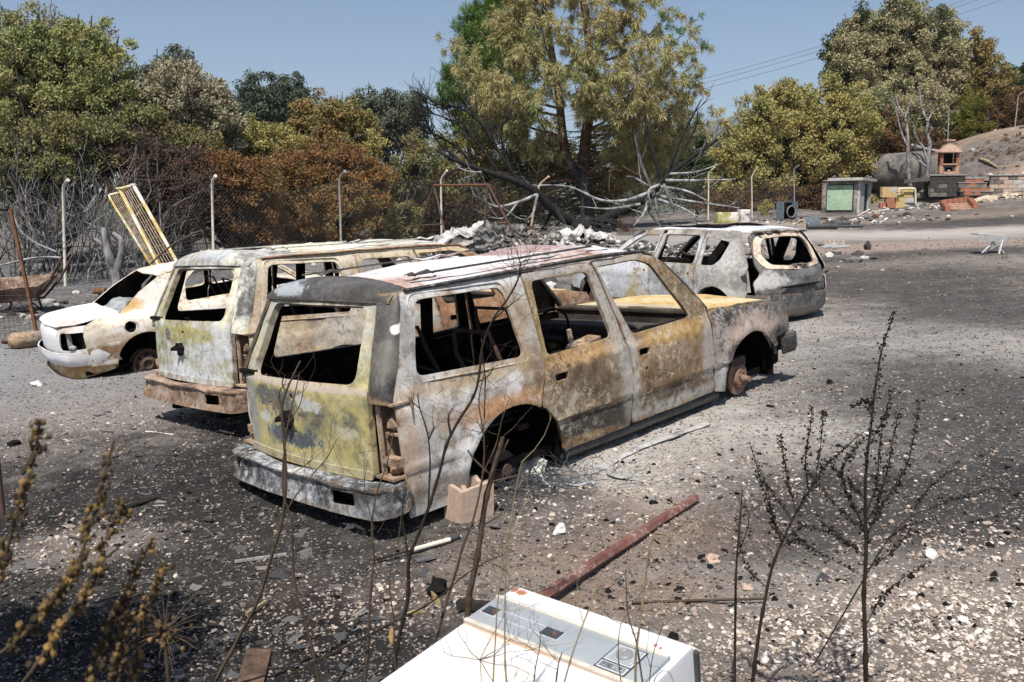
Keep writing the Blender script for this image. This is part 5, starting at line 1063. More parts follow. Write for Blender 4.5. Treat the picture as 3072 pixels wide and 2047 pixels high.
# ---------------------------------------------------------------- swing frame
sw = thing('garden_swing', 'rusty A-frame of a garden swing standing empty in front of the ash heap', 'swing', at(1380, 775, 25))
bpy.context.view_layer.update()
tl, tr = at(1302, 557, 26.0), at(1464, 555, 23.6)
def rod(name, pts, r, mat, parent, n=8):
    m = MB(); m.tube([loc(parent, p) for p in pts], r, n); return m.build(name, M[mat], parent, 60)
rod('top_bar', [tl, tr], .032, 'rust', sw)
for top, ends in ((tl, ((1225, 783, 26.8), (1354, 782, 25.2))), (tr, ((1445, 778, 23.8), (1582, 760, 23.0)))):
    L2 = []
    for u, v, Y in ends:
        e = at(u, v, Y); d = (e - top).normalized(); e.z = min(e.z, gz(e.x, e.y) - .03); rod('leg', [top + Vector((0, 0, .0)), top + d * .12, e], .03, 'rust_dark', sw); L2.append((top, e))
    a, b = [p.lerp(q, .52) for p, q in L2]; rod('cross_brace', [a, b], .022, 'rust_dark', sw)

# ---------------------------------------------------------------- leaning bed frame, bent hoop and mesh gate at the left
fr = thing('wire_rack', 'tall white and yellow tubular rack with wire mesh leaning behind the white saloon', 'rack', at(490, 800, 17))
bpy.context.view_layer.update()
FY = burnt('white and ochre scorched tube', [(0.42, (0.55, 0.36, 0.09)), (0.5, (0.62, 0.52, 0.27)), (0.56, (0.68, 0.66, 0.58))], (), (0.2, BROWN, 0.2, WHITE), .9, 120.0, bump=.001)
def rr(name, uvY, r, parent, n=8, sm=3):
    m = MB(); m.tube([loc(parent, p) for p in line_pts([at(*q) for q in uvY], sm)], r, n); return m.build(name, FY, parent, 60)
A_ = [(360, 579, 17.3), (338, 584, 17.3), (331, 597, 17.3), (392, 695, 17.2), (460, 805, 17.0)]; B_ = [(357, 566, 17.0), (475, 795, 16.6), (482, 812, 16.55)]; C_ = [(400, 555, 16.8), (528, 782, 16.3), (545, 815, 16.2)]
rr('rail', A_, .024, fr); rr('rail', B_, .034, fr); rr('rail', C_, .034, fr); rr('cross_bar', [(357, 568, 17.0), (400, 557, 16.8)], .03, fr); rr('cross_bar', [(360, 580, 17.1), (398, 566, 16.9)], .016, fr)
for (u, v, Y) in ((357, 565, 17.0), (400, 554, 16.8)):
    m = MB(); m.lathe([(.055, -.02), (.055, .012), (0, .02)], loc(fr, at(u, v, Y)), 12); m.build('cap', FY, fr, 40)
def grid(name, q, nu, nv, r, mat, parent):
    """wires over a four-cornered patch"""
    a, b, c, d = [loc(parent, p) for p in q]; m = MB()
    for i in range(nu + 1): m.tube([a.lerp(b, i / nu), d.lerp(c, i / nu)], r, 3, cap=False)
    for j in range(nv + 1): m.tube([a.lerp(d, j / nv), b.lerp(c, j / nv)], r, 3, cap=False)
    return m.build(name, M[mat], parent)
grid('wire_mesh', [at(337, 590, 17.25), at(357, 575, 17), at(475, 795, 16.6), at(455, 797, 17.0)], 5, 9, .004, 'post_tan', fr)
grid('wire_mesh', [at(361, 575, 17), at(398, 565, 16.8), at(526, 782, 16.3), at(475, 795, 16.6)], 6, 9, .004, 'post_tan', fr)
hp = thing('bent_hoop', 'bent rusty rod with ragged wire mesh arching behind the off-roader roof', 'bent rod', at(530, 800, 15.5)); bpy.context.view_layer.update()
rod('rod', line_pts([at(451, 793, 15.5), at(490, 757, 15.5), at(531, 726, 15.6), at(598, 695, 15.7), at(609, 700, 15.7), at(622, 745, 15.8), at(628, 800, 15.8)], 4), .016, 'rust_dark', hp, 5)
grid('wire_mesh', [at(531, 726, 15.6), at(605, 700, 15.7), at(624, 790, 15.8), at(500, 795, 15.6)], 9, 7, .003, 'wire', hp)
gt = thing('mesh_gate', 'leaning rusty gate post with a welded wire panel at the left edge', 'gate', at(113, 1018, 13)); bpy.context.view_layer.update()
rod('gate_post', [at(31, 628, 13), at(72, 820, 13), at(115, 1024, 13)], .028, 'rust', gt, 4); rod('top_rail', [at(-60, 630, 13.4), at(32, 631, 13)], .022, 'char', gt, 4)
grid('wire_panel', [at(-90, 830, 13.3), at(78, 845, 13), at(112, 1010, 13), at(-90, 1060, 13.3)], 13, 12, .0035, 'rust_dark', gt)

# ---------------------------------------------------------------- wheelbarrow, gas bottle, stump, can
def wheelbarrow():
    Y = 15.2; o = at(85, 955, Y); o.z = gz(o.x, o.y); w = thing('wheelbarrow', 'rusty burnt wheelbarrow with tipped tray behind the wire gate', 'wheelbarrow', o); bpy.context.view_layer.update()
    ex = Vector((1, .15, 0)).normalized(); ey = Vector((-.15, 1, 0)); ez = Vector((0, 0, 1))
    P = lambda x, y, z: ex * x + ey * y + ez * z
    rim = [(-.62, -.27, .36), (.30, -.33, .45), (.42, .33, .62), (-.50, .27, .55)]; bot = [(-.30, -.15, .20), (.18, -.18, .22), (.22, .18, .30), (-.26, .15, .28)]
    v = [P(*p) for p in rim + bot]; vi = [p * .97 + P(0, 0, .022) for p in v]
    m = MB(); f = [(0, 1, 5, 4), (1, 2, 6, 5), (2, 3, 7, 6), (3, 0, 4, 7), (4, 5, 6, 7)]
    m.add(v, [q[::-1] for q in f]); m.add(vi, f); m.add(v[:4] + vi[:4], [(0, 1, 5, 4), (1, 2, 6, 5), (2, 3, 7, 6), (3, 0, 4, 7)])
    tr = burnt('rusty tray', [(.4, (.06, .035, .025)), (.5, (.17, .10, .065)), (.6, (.33, .26, .2))], (), (.4, SOOT, .3, ASH), 2.0, 130.0); m.build('tray', tr, w)
    for y in (-.2, .2):
        m = MB(); m.tube([P(-.75, y * .4, .18), P(.2, y, .22), P(.45, y * 1.2, .52), P(.68, y * 1.3, .92)], .022, 6); m.build('handle', M['rust_dark'], w, 60)
        m = MB(); m.tube([P(.10, y, .24), P(.16, y * 1.1, 0.0)], .018, 6); m.tube([P(-.1, y, .22), P(.14, y * 1.1, .02)], .014, 6); pieces(m, 'leg', M['rust_dark'], w, 60)
    m = MB(); c = P(-.42, 0, .02 + .14); m.tube([c + P(.17 * math.cos(a), 0, .17 * math.sin(a)) for a in [i * PI / 10 for i in range(21)]], .022, 6); m.tube([c - P(0, .1, 0), c + P(0, .1, 0)], .012, 6); m.tube([c - P(.16, 0, 0), c + P(.16, 0, 0)], .008, 5); m.build('wheel', M['rust'], w, 60)
wheelbarrow()
def bottle():
    a, b = at(30, 1062, 12.6), at(150, 1050, 13.0); d = (b - a).normalized(); r = .115; c = a.copy(); c.z = gz(c.x, c.y) + r * .9
    o = thing('gas_bottle', 'scorched tan gas bottle lying on its side beside the white saloon', 'gas bottle', c); bpy.context.view_layer.update()
    rot = d.to_track_quat('Z', 'Y').to_matrix(); m = MB(); m.lathe([(.03, -.02), (.07, 0), (r * .95, .05), (r, .10), (r, .55), (r * .93, .62), (.05, .66), (0, .66)], (0, 0, 0), 20, rot)
    mt = burnt('scorched bottle paint', [(.4, (.17, .12, .08)), (.5, (.42, .28, .17)), (.6, (.52, .42, .32))], [((.45, .1, 0), (.25, .3, .3), (.2, .17, .14), .9, .4, .8)], (.4, SOOT, .2, ASH), 2.5, 140.0); m.build('body', mt, o, 50)
    m = MB(); m.lathe([(.028, -.10), (.028, -.06), (.016, -.05), (.016, -.01)], (0, 0, 0), 10, rot); m.build('valve', M['rust_dark'], o, 40)
bottle()
def stump(u, v, vt, Y):
    o = at(u, v, Y); o.z = gz(o.x, o.y); s = thing('burnt_stump', 'ash grey burnt stump with broken limbs behind the white saloon', 'tree stump', o); bpy.context.view_layer.update()
    H = (v - vt) / FPX * Y; m = MB(); pts = [Vector((.05, 0, -.05)), Vector((.02, 0, H * .3)), Vector((-.10, 0, H * .65)), Vector((-.14, 0, H))]
    m.tube(line_pts(pts, 5), list(np.linspace(.12, .06, 16)), 9); m.build('trunk', M['bark_grey'], s, 70)
    m = MB(); m.tube(line_pts([pts[2], Vector((-.25, 0, H * .78)), Vector((-.34, -.02, H * .82))], 3), [.05, .045, .04, .04, .035, .03, .03], 7); m.build('limb', M['bark_grey'], s, 70)
    m = MB(); m.tube(line_pts([pts[1], Vector((.14, .05, H * .55)), Vector((.16, .04, H * .8)), Vector((.02, 0, H * .92))], 4), list(np.linspace(.09, .04, 13)), 7); m.build('limb', M['bark_grey'], s, 70)
stump(342, 838, 645, 18)
m = MB(); p = at(298, 852, 17.5); p.z = gz(p.x, p.y) + .07; m.tube([p - Vector((.1, 0, 0)), p + Vector((.1, .02, 0))], .07, 12); tag(m.build('rusty_can', M['rust'], None, 40), 'small rusty can lying beside the pale bent-top post', 'can')

def pipe_thing(name, label, cat, pts, r, mat, n=7, sm=4, group=None):
    P = line_pts(pts, sm) if len(pts) > 2 else [Vector(p) for p in pts]; c = P[0].copy(); m = MB(); m.tube([p - c for p in P], r, n); o = m.build(name, M[mat] if isinstance(mat, str) else mat, None, 60); o.location = c; return tag(o, label, cat, group)
# ---------------------------------------------------------------- pump hut
def hut():
    c = at(2577, 649, 49.0); h = thing('concrete_hut', 'small concrete pump hut with a pale green door and flat slab roof', 'hut', c); bpy.context.view_layer.update()
    a = Vector((-1.6, 1.2, 0)).normalized(); b = Vector((1.2, 1.6, 0)).normalized(); z = Vector((0, 0, 1))
    ca = lambda x, y, k: a * x + b * y + z * k
    rot = Matrix((a, b, z)).transposed()
    H = 1.86; W = 2.0; Dp = 2.0
    wl = burnt('soot stained render', [(.4, (.11, .09, .075)), (.5, (.22, .195, .17)), (.6, (.40, .39, .37))], [((.3, .2, 1.0), (.35, .5, 1.2), (.44, .43, .41), .5, .4, .8), ((-1.2, 1.0, .2), (1.5, 1.5, .28), (.06, .05, .042), .8, .4, .9), ((-.5, .3, .9), (.2, .3, .6), (.09, .07, .055), .8, .5, .8)], (.3, SOOT, .2, ASH), .9, 150.0)
    wp = burnt('pale concrete', [(.4, (.34, .33, .31)), (.55, (.50, .49, .47))], (), (.2, SOOT, .2, ASH), .8, 151.0)
    def wall(c0, d, mat=wl):
        m = MB(); m.box(c0, d, rot); return m.build('wall', mat, h)
    wall(ca(W / 2 + .06, .08, H / 2), (W - .12, .16, H)); wall(ca(W - .08, Dp / 2, H / 2 - .002), (.16, Dp - .002, H - .004)); wall(ca(W / 2, Dp - .08, H / 2 - .004), (W - .33, .16, H - .008))
    wall(ca(.08, .385, H / 2 + .002), (.16, .77, H), wp); wall(ca(.08, 1.79, H / 2 + .002), (.16, .42, H), wp); wall(ca(.082, 1.17, H - .06), (.15, .80, .115), wp)
    m = MB(); m.box(ca(1.05, -.012, .98), (1.36, .022, 1.32), rot); gd = burnt('pale green scorched paint', [(.35, (.27, .38, .28)), (.5, (.33, .45, .31)), (.68, (.40, .50, .36))], (), (.15, (.1, .12, .09), .1, ASH), .6, 155.0, bump=.001); d = m.build('door', gd, h)
    m = MB()
    for x0, k, w_, hh in ((1.05, 1.655, 1.44, .04), (1.05, .305, 1.44, .04)): m.box(ca(x0, -.018, k), (w_, .034, hh), rot)
    for x0 in (.355, 1.745): m.box(ca(x0, -.018, .98), (.04, .034, 1.31), rot)
    pieces(m, 'door_frame', M['char'], d)
    for x0, k in ((.95, 1.48), (1.12, 1.48), (1.62, 1.05)):
        m = MB(); m.box(ca(x0, -.03, k), (.05, .012, .06), rot); m.build('bolt', M['char'], d)
    sh = MB(); sh.box(ca(.12, 1.175, .87), (.03, .81, 1.72), rot); s = sh.build('shutter', simple('dark green shutter', (.018, .06, .052), .5, 0, .2), h)
    for k in range(15):
        m = MB(); m.box(ca(.095, 1.175, .10 + k * .112), (.03, .79, .07), rot @ Matrix.Rotation(.5, 3, 'Y')); m.build('slat', s.data.materials[0], s)
    m = MB(); m.bbox(ca(.72, 1.0, H + .075), (1.84, 2.6, .15), .01, rot); r = m.build('roof_slab', M['conc'], h)
    m = MB(); m.bbox(ca(1.72, 1.0, H + .035), (.55, 2.1, .06), .008, rot); m.build('roof_edge', wl, h)
    for x0, y0 in ((1.5, .3), (-.05, 1.0), (.1, 2.1)):
        m = MB(); q = ca(x0, y0, H + .15); m.tube([q + a * (.07 * math.cos(t)) + z * (.07 + .07 * math.sin(t)) for t in [i * PI / 8 for i in range(17)]], .016, 5); m.build('lifting_ring', M['galv'], r)
    for y0, w_ in ((.35, .75), (-.05, .3)):
        m = MB(); m.box(ca(.9 - y0 * .6, .5 + y0, H + .175), (w_, .28, .05), rot @ rotz(.6)); tag(m.build('plank', M['stem_pale'], None), 'short pale plank lying on the hut roof' if w_ < .5 else 'longer pale plank lying on the hut roof', 'plank').location = c
hut()
# ---------------------------------------------------------------- tank, block wall, barbecue, steps
def tank():
    a, b = at(2604, 524, 56.5), at(2766, 514, 53.5); d = (b - a).normalized(); t = thing('concrete_tank', 'big sooty cylindrical tank lying behind the hut', 'tank', a); bpy.context.view_layer.update()
    rot = d.to_track_quat('Z', 'Y').to_matrix(); L_ = (b - a).length; r = 1.15
    mt = burnt('sooty cement', [(.4, (.06, .055, .05)), (.5, (.12, .11, .10)), (.6, (.21, .20, .185))], [((L_, -2.0, .3), (1.3, 2, .9), (.30, .285, .265), .6, .5, .9)], (.3, SOOT, .2, GREY), .9, 160.0, bump=.01)
    m = MB(); m.lathe([(r, -.1), (r, L_ - .1), (r * .97, L_ + .05), (r * .85, L_ + .22), (r * .5, L_ + .36), (0, L_ + .40)], (0, 0, 0), 36, rot); m.build('shell', mt, t, 40)
tank()
pipe_thing('plank', 'pale warped plank lying on top of the tank behind the dead trees', 'plank', [at(2735, 434, 53.2), at(2780, 446, 52.6), at(2817, 452, 52.2)], .07, 'conc', 4, 3)
BLK = {}
def block_mesh(d, b=.012):
    k = tuple(d)
    if k not in BLK: m = MB(); m.bbox((0, 0, 0), d, b); BLK[k] = m.mesh('block')
    return BLK[k]
def block_wall(name, label, u0, u1, vtop, Y0, Y1, rows, mats, group=None):
    a, b = at(u0, vtop, Y0), at(u1, vtop, Y1); b.z = a.z; d = b - a; L_ = d.length; ang = math.atan2(d.y, d.x); n = round(L_ / .42); w = L_ / n
    o = thing(name, label, 'wall', (a.x, a.y, a.z - rows * .21), (0, 0, ang), group)
    rng = random.Random(int(u0))
    m = MB(); m.box((L_ / 2, .12, rows * .105 - .01), (L_ - .02, .16, rows * .21 - .02)); m.build('mortar_core', M['mortar'], o)
    for r in range(rows):
        off = .5 * (r % 2)
        for k in range(n + (1 if off else 0)):
            x0, x1 = max(0, (k - off) * w), min(L_, (k + 1 - off) * w)
            if x1 - x0 < .05: continue
            half = x1 - x0 < w * .8
            me = block_mesh((round(w - .014, 3), .2, .196)) if not half else block_mesh((round(w / 2 - .014, 3), .2, .196))
            q = bpy.data.objects.new('block', me); COL.objects.link(q); q.parent = o
            q.location = ((x0 + x1) / 2, .10 + rng.uniform(-.006, .006), r * .21 + .105)
            if not me.materials: me.materials.append(None)
            q.material_slots[0].link = 'OBJECT'; q.material_slots[0].material = mats(r, k, rng)
    m = MB(); m.bbox((L_ / 2, .12, rows * .21 + .03), (L_ + .1, .34, .06), .01); m.build('coping', M['ash_grey'], o)
    return o
dk, md = M['conc_soot'], M['conc']; black_blk = simple('blackened block', (.055, .05, .046), .95, 0, .4, 9, .003)
block_wall('block_wall', 'blackened block wall below the brick barbecue', 2791, 2897, 528, 47.0, 46.6, 5, lambda r, k, g: black_blk if g.random() < .75 else dk)
block_wall('block_wall', 'tan and white block wall right of the brick steps', 2971, 3110, 528, 46.4, 46.0, 5, lambda r, k, g: M['conc'] if k > 2 and r < 4 else (M['block'] if g.random() < .6 else dk))
def rubble(name, label, cat, c, n, spreadv, size, mats, seed, kind='stuff', zf=0.4):
    rng = random.Random(seed); m = MB(); 
    for k in range(n):
        x, y = c.x + rng.gauss(0, spreadv[0]), c.y + rng.gauss(0, spreadv[1]); s = size * (.4 + 1.2 * rng.random() ** 2)
        m.rock((x, y, gz(x, y) + s * .2 + (spreadv[2] if len(spreadv) > 2 else 0) * rng.random() * math.exp(-((x - c.x) / spreadv[0]) ** 2)), (s * rng.uniform(.6, 1.4), s * rng.uniform(.6, 1.3), s * rng.uniform(.3, .9)), rng, 1, 1, .5, rng.random())
    o = m.build(name, mats, None); return tag(o, label, None, None, kind)
rub_mat = tintmat('fire rubble', [(0, (.03, .028, .026)), (.45, (.13, .12, .11)), (.75, (.36, .34, .31)), (1, (.60, .58, .55))], .95, 12)
def platform():
    a = at(2791, 526, 47.2); m = MB(); o = thing('terrace_slab', 'ash-strewn terrace floor behind the block walls', 'terrace', a); bpy.context.view_layer.update()
    m.box((5.9, 1.9, -.16), (11.4, 3.4, .2)); m.build('slab', simple('ash covered slab', (.30, .27, .245), .95, 0, .4, 5, .01), o)
platform()
def barbecue():
    c = at(2843, 523, 49.0); o = thing('brick_barbecue', 'outdoor brick barbecue with a pyramid hood and short chimney', 'barbecue', c, (0, 0, -.08)); bpy.context.view_layer.update()
    bm = block_mesh((.19, .24, .075), .006)
    for sx in (-.40, .40):
        for k in range(13):
            if k in (5,): pass
            wdt = .19 if k < 6 else .14
            q = bpy.data.objects.new('brick', bm); COL.objects.link(q); q.parent = o; q.location = (sx + (.0 if k % 2 else .006), 0, .05 + k * .083); q.scale = (1.0 if k < 6 else .72, 1.6, 1)
            if not bm.materials: bm.materials.append(None)
            q.material_slots[0].link = 'OBJECT'; q.material_slots[0].material = M['brick_pale'] if k < 5 else M['brick']
    m = MB(); m.box((0, .26, .55), (.62, .06, 1.08)); m.box((-.40, .1, .53), (.13, .26, 1.06)); m.box((.40, .1, .53), (.13, .26, 1.06)); pieces(m, 'back_wall', M['char'], o)
    m = MB(); m.bbox((0, -.02, .50), (.74, .48, .06), .01); m.build('counter', M['brick_pale'], o)
    m = MB(); m.box((0, -.12, .06), (.62, .3, .12)); m.build('hearth', M['brick_pale'], o)
    m = MB(); m.box((0, -.14, .40), (.64, .05, .12)); m.box((-.28, -.14, .25), (.1, .05, .27)); m.box((.28, -.14, .25), (.1, .05, .27)); pieces(m, 'lower_arch', M['conc_soot'], o)
    m = MB(); m.rock((0, -.1, .18), (.16, .1, .05), random.Random(1), 1); m.build('ash', M['ash'], o)
    hd = simple('dusty pink render', (.36, .245, .19), .95, 0, .25, 7, .003)
    m = MB(); vs = []
    for w, d, z in ((.58, .36, 1.10), (.58, .36, 1.14), (.19, .15, 1.52)): vs += [(-w, -d, z), (w, -d, z), (w, d, z), (-w, d, z)]
    m.add(vs, [(i + j, i + (j + 1) % 4, i + 4 + (j + 1) % 4, i + 4 + j) for i in (0, 4) for j in range(4)] + [(3, 2, 1, 0), (8, 9, 10, 11)]); m.build('hood', hd, o)
    m = MB(); m.box((0, 0, 1.60), (.32, .26, .18)); m.bbox((0, 0, 1.73), (.46, .38, .10), .02); m.build('chimney', hd, o)
barbecue()
def steps():
    a = at(2888, 588, 46.0); o = thing('brick_steps', 'sooty brick steps climbing to the terrace', 'steps', a); bpy.context.view_layer.update()
    for k in range(4):
        m = MB(); m.box((.75, .14 + .28 * k, .10 + .225 * k), (1.5 - .04 * k, .26, .19)); m.build('riser', [M['conc_soot'], M['brick'], M['conc_soot'], M['brick']][k], o)
        m = MB(); m.bbox((.75, .13 + .28 * k, .215 + .225 * k), (1.55 - .04 * k, .30, .035), .008); m.build('tread', M['ash_grey'], o)
        for j in range(3):
            if (j + k) % 2: m = MB(); m.bbox((.3 + .42 * j, -.004 + .28 * k, .10 + .225 * k), (.3, .02, .16), .005); m.build('brick', M['brick'], o)
    m = MB(); m.bbox((.2, -.02, .14), (.36, .25, .26), .02); m.build('brick', M['brick'], o)
    a2 = G(2838, 634); o = thing('brick_steps', 'low garden steps with bright orange brick kerbs in front of the block wall', 'steps', a2); bpy.context.view_layer.update()
    d = Vector((.30, 1.0, 0)).normalized(); e = Vector((1, 0, 0))
    z0 = a2.z
    for s in (0, 1):
        for k in range(7):
            p = e * (.05 + s * (1.25 if True else 0)) + d * (.06 + .22 * k) + Vector((s * -.0, 0, 0)); w = a2 + p
            m = MB(); m.bbox(p + Vector((0, 0, gz(w.x, w.y) - z0 + .10 + .03 * k)), (.22, .20, .22), .012, rotz(-.1)); m.build('brick', M['brick'], o)
    for k in range(5):
        p = e * .65 + d * (1.50 + .0) + e * (-.5 + .25 * k); w = a2 + p; m = MB(); m.bbox(p + Vector((0, 0, gz(w.x, w.y) - z0 + .32)), (.23, .11, .20), .012); m.build('brick', M['brick'], o)
    for k in range(4):
        p = e * .65 + d * (.05 + .38 * k); w = a2 + p; m = MB(); m.bbox(p + Vector((0, 0, gz(w.x, w.y) - z0 + .03 + .05 * k)), (1.0, .30, .07), .012); m.build('tread', M['brick_pale'], o)
steps()
def block_stack():
    rng = random.Random(4); base = at(2645, 640, 48.5)
    rows = [(2646, 632, 0, 'b'), (2672, 634, 0, 'r'), (2697, 636, 0, 'y'), (2722, 636, 0, 'g'), (2748, 636, 0, 'g'), (2700, 620, 1, 'y'), (2726, 621, 1, 'g'), (2655, 606, 2, 'y'), (2681, 607, 2, 'y'), (2703, 606, 2, 'y'), (2722, 606, 2, 'y'), (2655, 592, 3, 'y'), (2676, 592, 3, 'g'), (2700, 592, 3, 'y'), (2724, 592, 3, 'y'), (2668, 620, 1, 'r')]
    nm = {'y': ('yellow_block', 'yellow block in the stack beside the hut', M['yellow_block'], 'yellow blocks stacked beside the hut'), 'g': ('grey_block', 'grey block in the stack beside the hut', M['conc'], 'grey blocks stacked beside the hut'),
          'r': ('brick', 'red brick in the stack beside the hut', M['brick'], 'red bricks at the foot of the block stack'), 'b': ('brick', 'red brick in the stack beside the hut', M['brick'], 'red bricks at the foot of the block stack')}
    z0 = gz(at(2690, 640, 47.8).x, 47.8)
    for u, v, r, k in rows:
        n, lb, mt, gr = nm[k]; p = at(u, v, 47.8 + rng.uniform(-.05, .05)); p.z = z0 + .13 + r * .272; m = MB(); m.bbox((0, 0, 0), (.46 if k != 'b' else .3, .26, .262), .014)
        q = m.build(n, mt); q.location = p; q.rotation_euler = (0, 0, rng.uniform(-.12, .12)); same = sorted(x[0] for x in rows if x[2] == r); i = same.index(u); tag(q, lb + ', ' + ('first', 'second', 'third', 'fourth', 'fifth')[i] + ' from left in ' + ('bottom', 'second', 'third', 'top')[r] + ' row', 'block' if k in 'yg' else 'brick', gr)
block_stack()
p = lambda u, v, Y=47.5: at(u, v, Y)
pipe_thing('pipe_hoop', 'white bent pipe hoop beside the yellow blocks', 'pipe', [p(2697, 585), p(2697, 571), p(2702, 567), p(2740, 566), p(2746, 572), p(2747, 612)], .045, 'post_white', 7, 3)

# debris in front of the hut
def chair_frame():
    o = thing('garden_chair', 'white bent garden-chair frame lying before the hut', 'chair', at(2620, 660, 43)); bpy.context.view_layer.update()
    for pts in ([(2572, 648), (2610, 628)], [(2604, 640), (2640, 632), (2668, 629), (2650, 622)], [(2618, 632), (2625, 655)], [(2604, 640), (2611, 665)], [(2655, 630), (2662, 650)], [(2640, 634), (2648, 655)], [(2625, 640), (2655, 640)]):
        m = MB(); m.tube([loc(o, at(u, v, 43 + .3 * i)) for i, (u, v) in enumerate(pts)], .03, 5); m.build('tube', M['post_white'], o)
chair_frame()
def axle():
    o = thing('axle', 'rusty axle with two bare wheels in front of the hut', 'axle', at(2680, 662, 40)); bpy.context.view_layer.update(); a, b = loc(o, at(2628, 659, 39.5)), loc(o, at(2722, 652, 40.5)); d = (b - a).normalized(); rot = d.to_track_quat('Z', 'Y').to_matrix()
    m = MB(); m.tube([a, b], .07, 8); m.build('beam', M['rust_dark'], o, 60)
    for q, mt in ((a, 'rust'), (b, 'rust_dark')):
        m = MB(); m.lathe([(.08, -.1), (.21, -.09), (.23, -.07), (.19, 0), (.23, .07), (.21, .09), (.07, .05), (.06, .1), (0, .1)], q, 20, rot); m.build('wheel', M[mt], o, 40)
axle()
def washer():
    o = thing('burnt_washing_machine', 'burnt washing machine with its drum bared near the fence', 'washing machine', at(2360, 663, 41), (0, 0, .5)); bpy.context.view_layer.update(); m = MB()
    m.box((.0, .32, .42), (.62, .03, .84)); m.box((.31, 0, .42), (.03, .62, .84)); m.box((-.31, .1, .42), (.03, .42, .84)); m.box((0, 0, .015), (.62, .62, .03)); m.box((0, .15, .83), (.62, .34, .03)); m.build('casing', M['bluegrey'], o)
    m = MB(); rot = Matrix.Rotation(PI / 2, 3, 'X'); m.lathe([(.27, -.28), (.27, .2), (.25, .22), (.24, -.2), (0, -.2)], (0, 0, .40), 20, rot); m.build('drum', M['char_int'], o, 40)
    m = MB(); m.tube([Vector((.25 * math.cos(t), -.26, .40 + .25 * math.sin(t))) for t in [i * PI / 9 for i in range(19)]], .02, 5); m.build('drum_ring', M['galv'], o)
washer()
def cabinet(u0, u1, v0, v1, Y, lab, mat, rot, dp=.5, name='metal_cabinet', cat='cabinet'):
    a, b = at(u0, v1, Y), at(u1, v0, Y); w = b.x - a.x; h = b.z - a.z; o = thing(name, lab, cat, ((a.x + b.x) / 2, Y, a.z), (0, 0, rot)); m = MB(); m.bbox((0, 0, h / 2), (w, dp, h), .02); m.build('casing', mat, o, 40)
    m = MB(); m.bbox((0, -dp / 2 - .008, h / 2), (w * .9, .016, h * .86), .006); m.build('door', mat, o, 40)
ylw = burnt('scorched cream enamel', [(.42, (.27, .26, .08)), (.5, (.45, .42, .2)), (.56, (.68, .66, .58))], (), (.2, SOOT, .1, WHITE), .8, 170.0, bump=.001)
cabinet(2146, 2211, 637, 672, 38, 'scorched cream and olive cabinet beyond the hatchback roof', ylw, .15); cabinet(2215, 2246, 629, 672, 38.6, 'white enamel panel box with smoke marks beside the cream cabinet', burnt('smoked white enamel', [(.38, (.12, .11, .1)), (.46, (.55, .5, .47)), (.55, (.7, .68, .66))], (), (.3, SOOT, .1, WHITE), 1.1, 172.0), .1)
cabinet(2412, 2460, 652, 688, 36, 'blue grey metal box lying among dark pipes', M['bluegrey'], -.3, .4, 'metal_box', 'box')
pipe_thing('bent_stand', 'thin orange bent stand beside the blue grey box', 'stand', [at(2384, 672, 34), at(2412, 659, 34), at(2416, 690, 34)], .02, 'post_tan', 5, 3)
for i, (q, r, lb) in enumerate(((((2420, 688, 33), (2512, 690, 33)), .10, 'thick dark pipe lying on the rubble, its open end to the right'), (((2480, 682, 34), (2590, 690, 33.5)), .05, 'thin dark pipe pointing right from the rubble'), (((2470, 680, 35), (2498, 672, 35.5)), .06, 'short dark pipe stub behind the thick pipe'), (((2500, 677, 35), (2550, 682, 35)), .07, 'dark pipe behind the thin pipe'))):
    P_ = [at(*k) for k in q]
    for k in P_: k.z = gz(k.x, k.y) + r * 1.1
    m = MB(); c = P_[0].copy(); d = (P_[1] - c); rot = d.to_track_quat('Z', 'Y').to_matrix(); m.lathe([(r, 0), (r, d.length), (r * .8, d.length), (r * .8, .1)], (0, 0, 0), 12, rot); o = m.build('pipe', M['pipe_dark'], None, 40); o.location = c; tag(o, lb, 'pipe', 'dark pipes among the rubble')
rubble('rubble', 'burnt rubble heaped before the hut', None, at(2490, 665, 38), 200, (2.6, 1.6), .10, rub_mat, 21)
rubble('rubble', 'ash rubble strewn below the block wall', None, at(2790, 606, 45.6), 70, (1.2, .4), .10, rub_mat, 22)
rubble('rubble', 'stones and rubble below the tan wall', None, at(3020, 600, 44.5), 90, (1.6, .6), .16, tintmat('tan rubble', [(0, (.06, .05, .045)), (.4, (.34, .27, .19)), (1, (.5, .43, .34))], .95, 12), 23)
rng_ = random.Random(30); m = MB(); tp = at(2791, 526, 47.2).z - .05
for k in range(150): m.rock((rng_.uniform(21.8, 33), rng_.uniform(47.2, 50), tp + .04), (rng_.uniform(.05, .22), rng_.uniform(.05, .2), rng_.uniform(.03, .16)), rng_, 1, 1, .5, rng_.random())
tag(m.build('rubble', rub_mat), 'white rubble lying on the terrace', kind='stuff')
m = MB(); a, b = G(2932, 480), G(2992, 507); a.z += .07; b.z += .07; c = a.copy(); P_ = line_pts([a - c, (b - c) * .5 + Vector((0, 0, .1)), b - c], 5); m.tube(P_, [.02, .05, .10, .07, .08, .09, .07, .08, .05, .06, .02], 7); o = m.build('fallen_log', bark('pale dry log', (.18, .14, .08), (.36, .31, .19), 6), None, 60); o.location = c; tag(o, 'pale broken log lying on the terrace right of the barbecue', 'log')

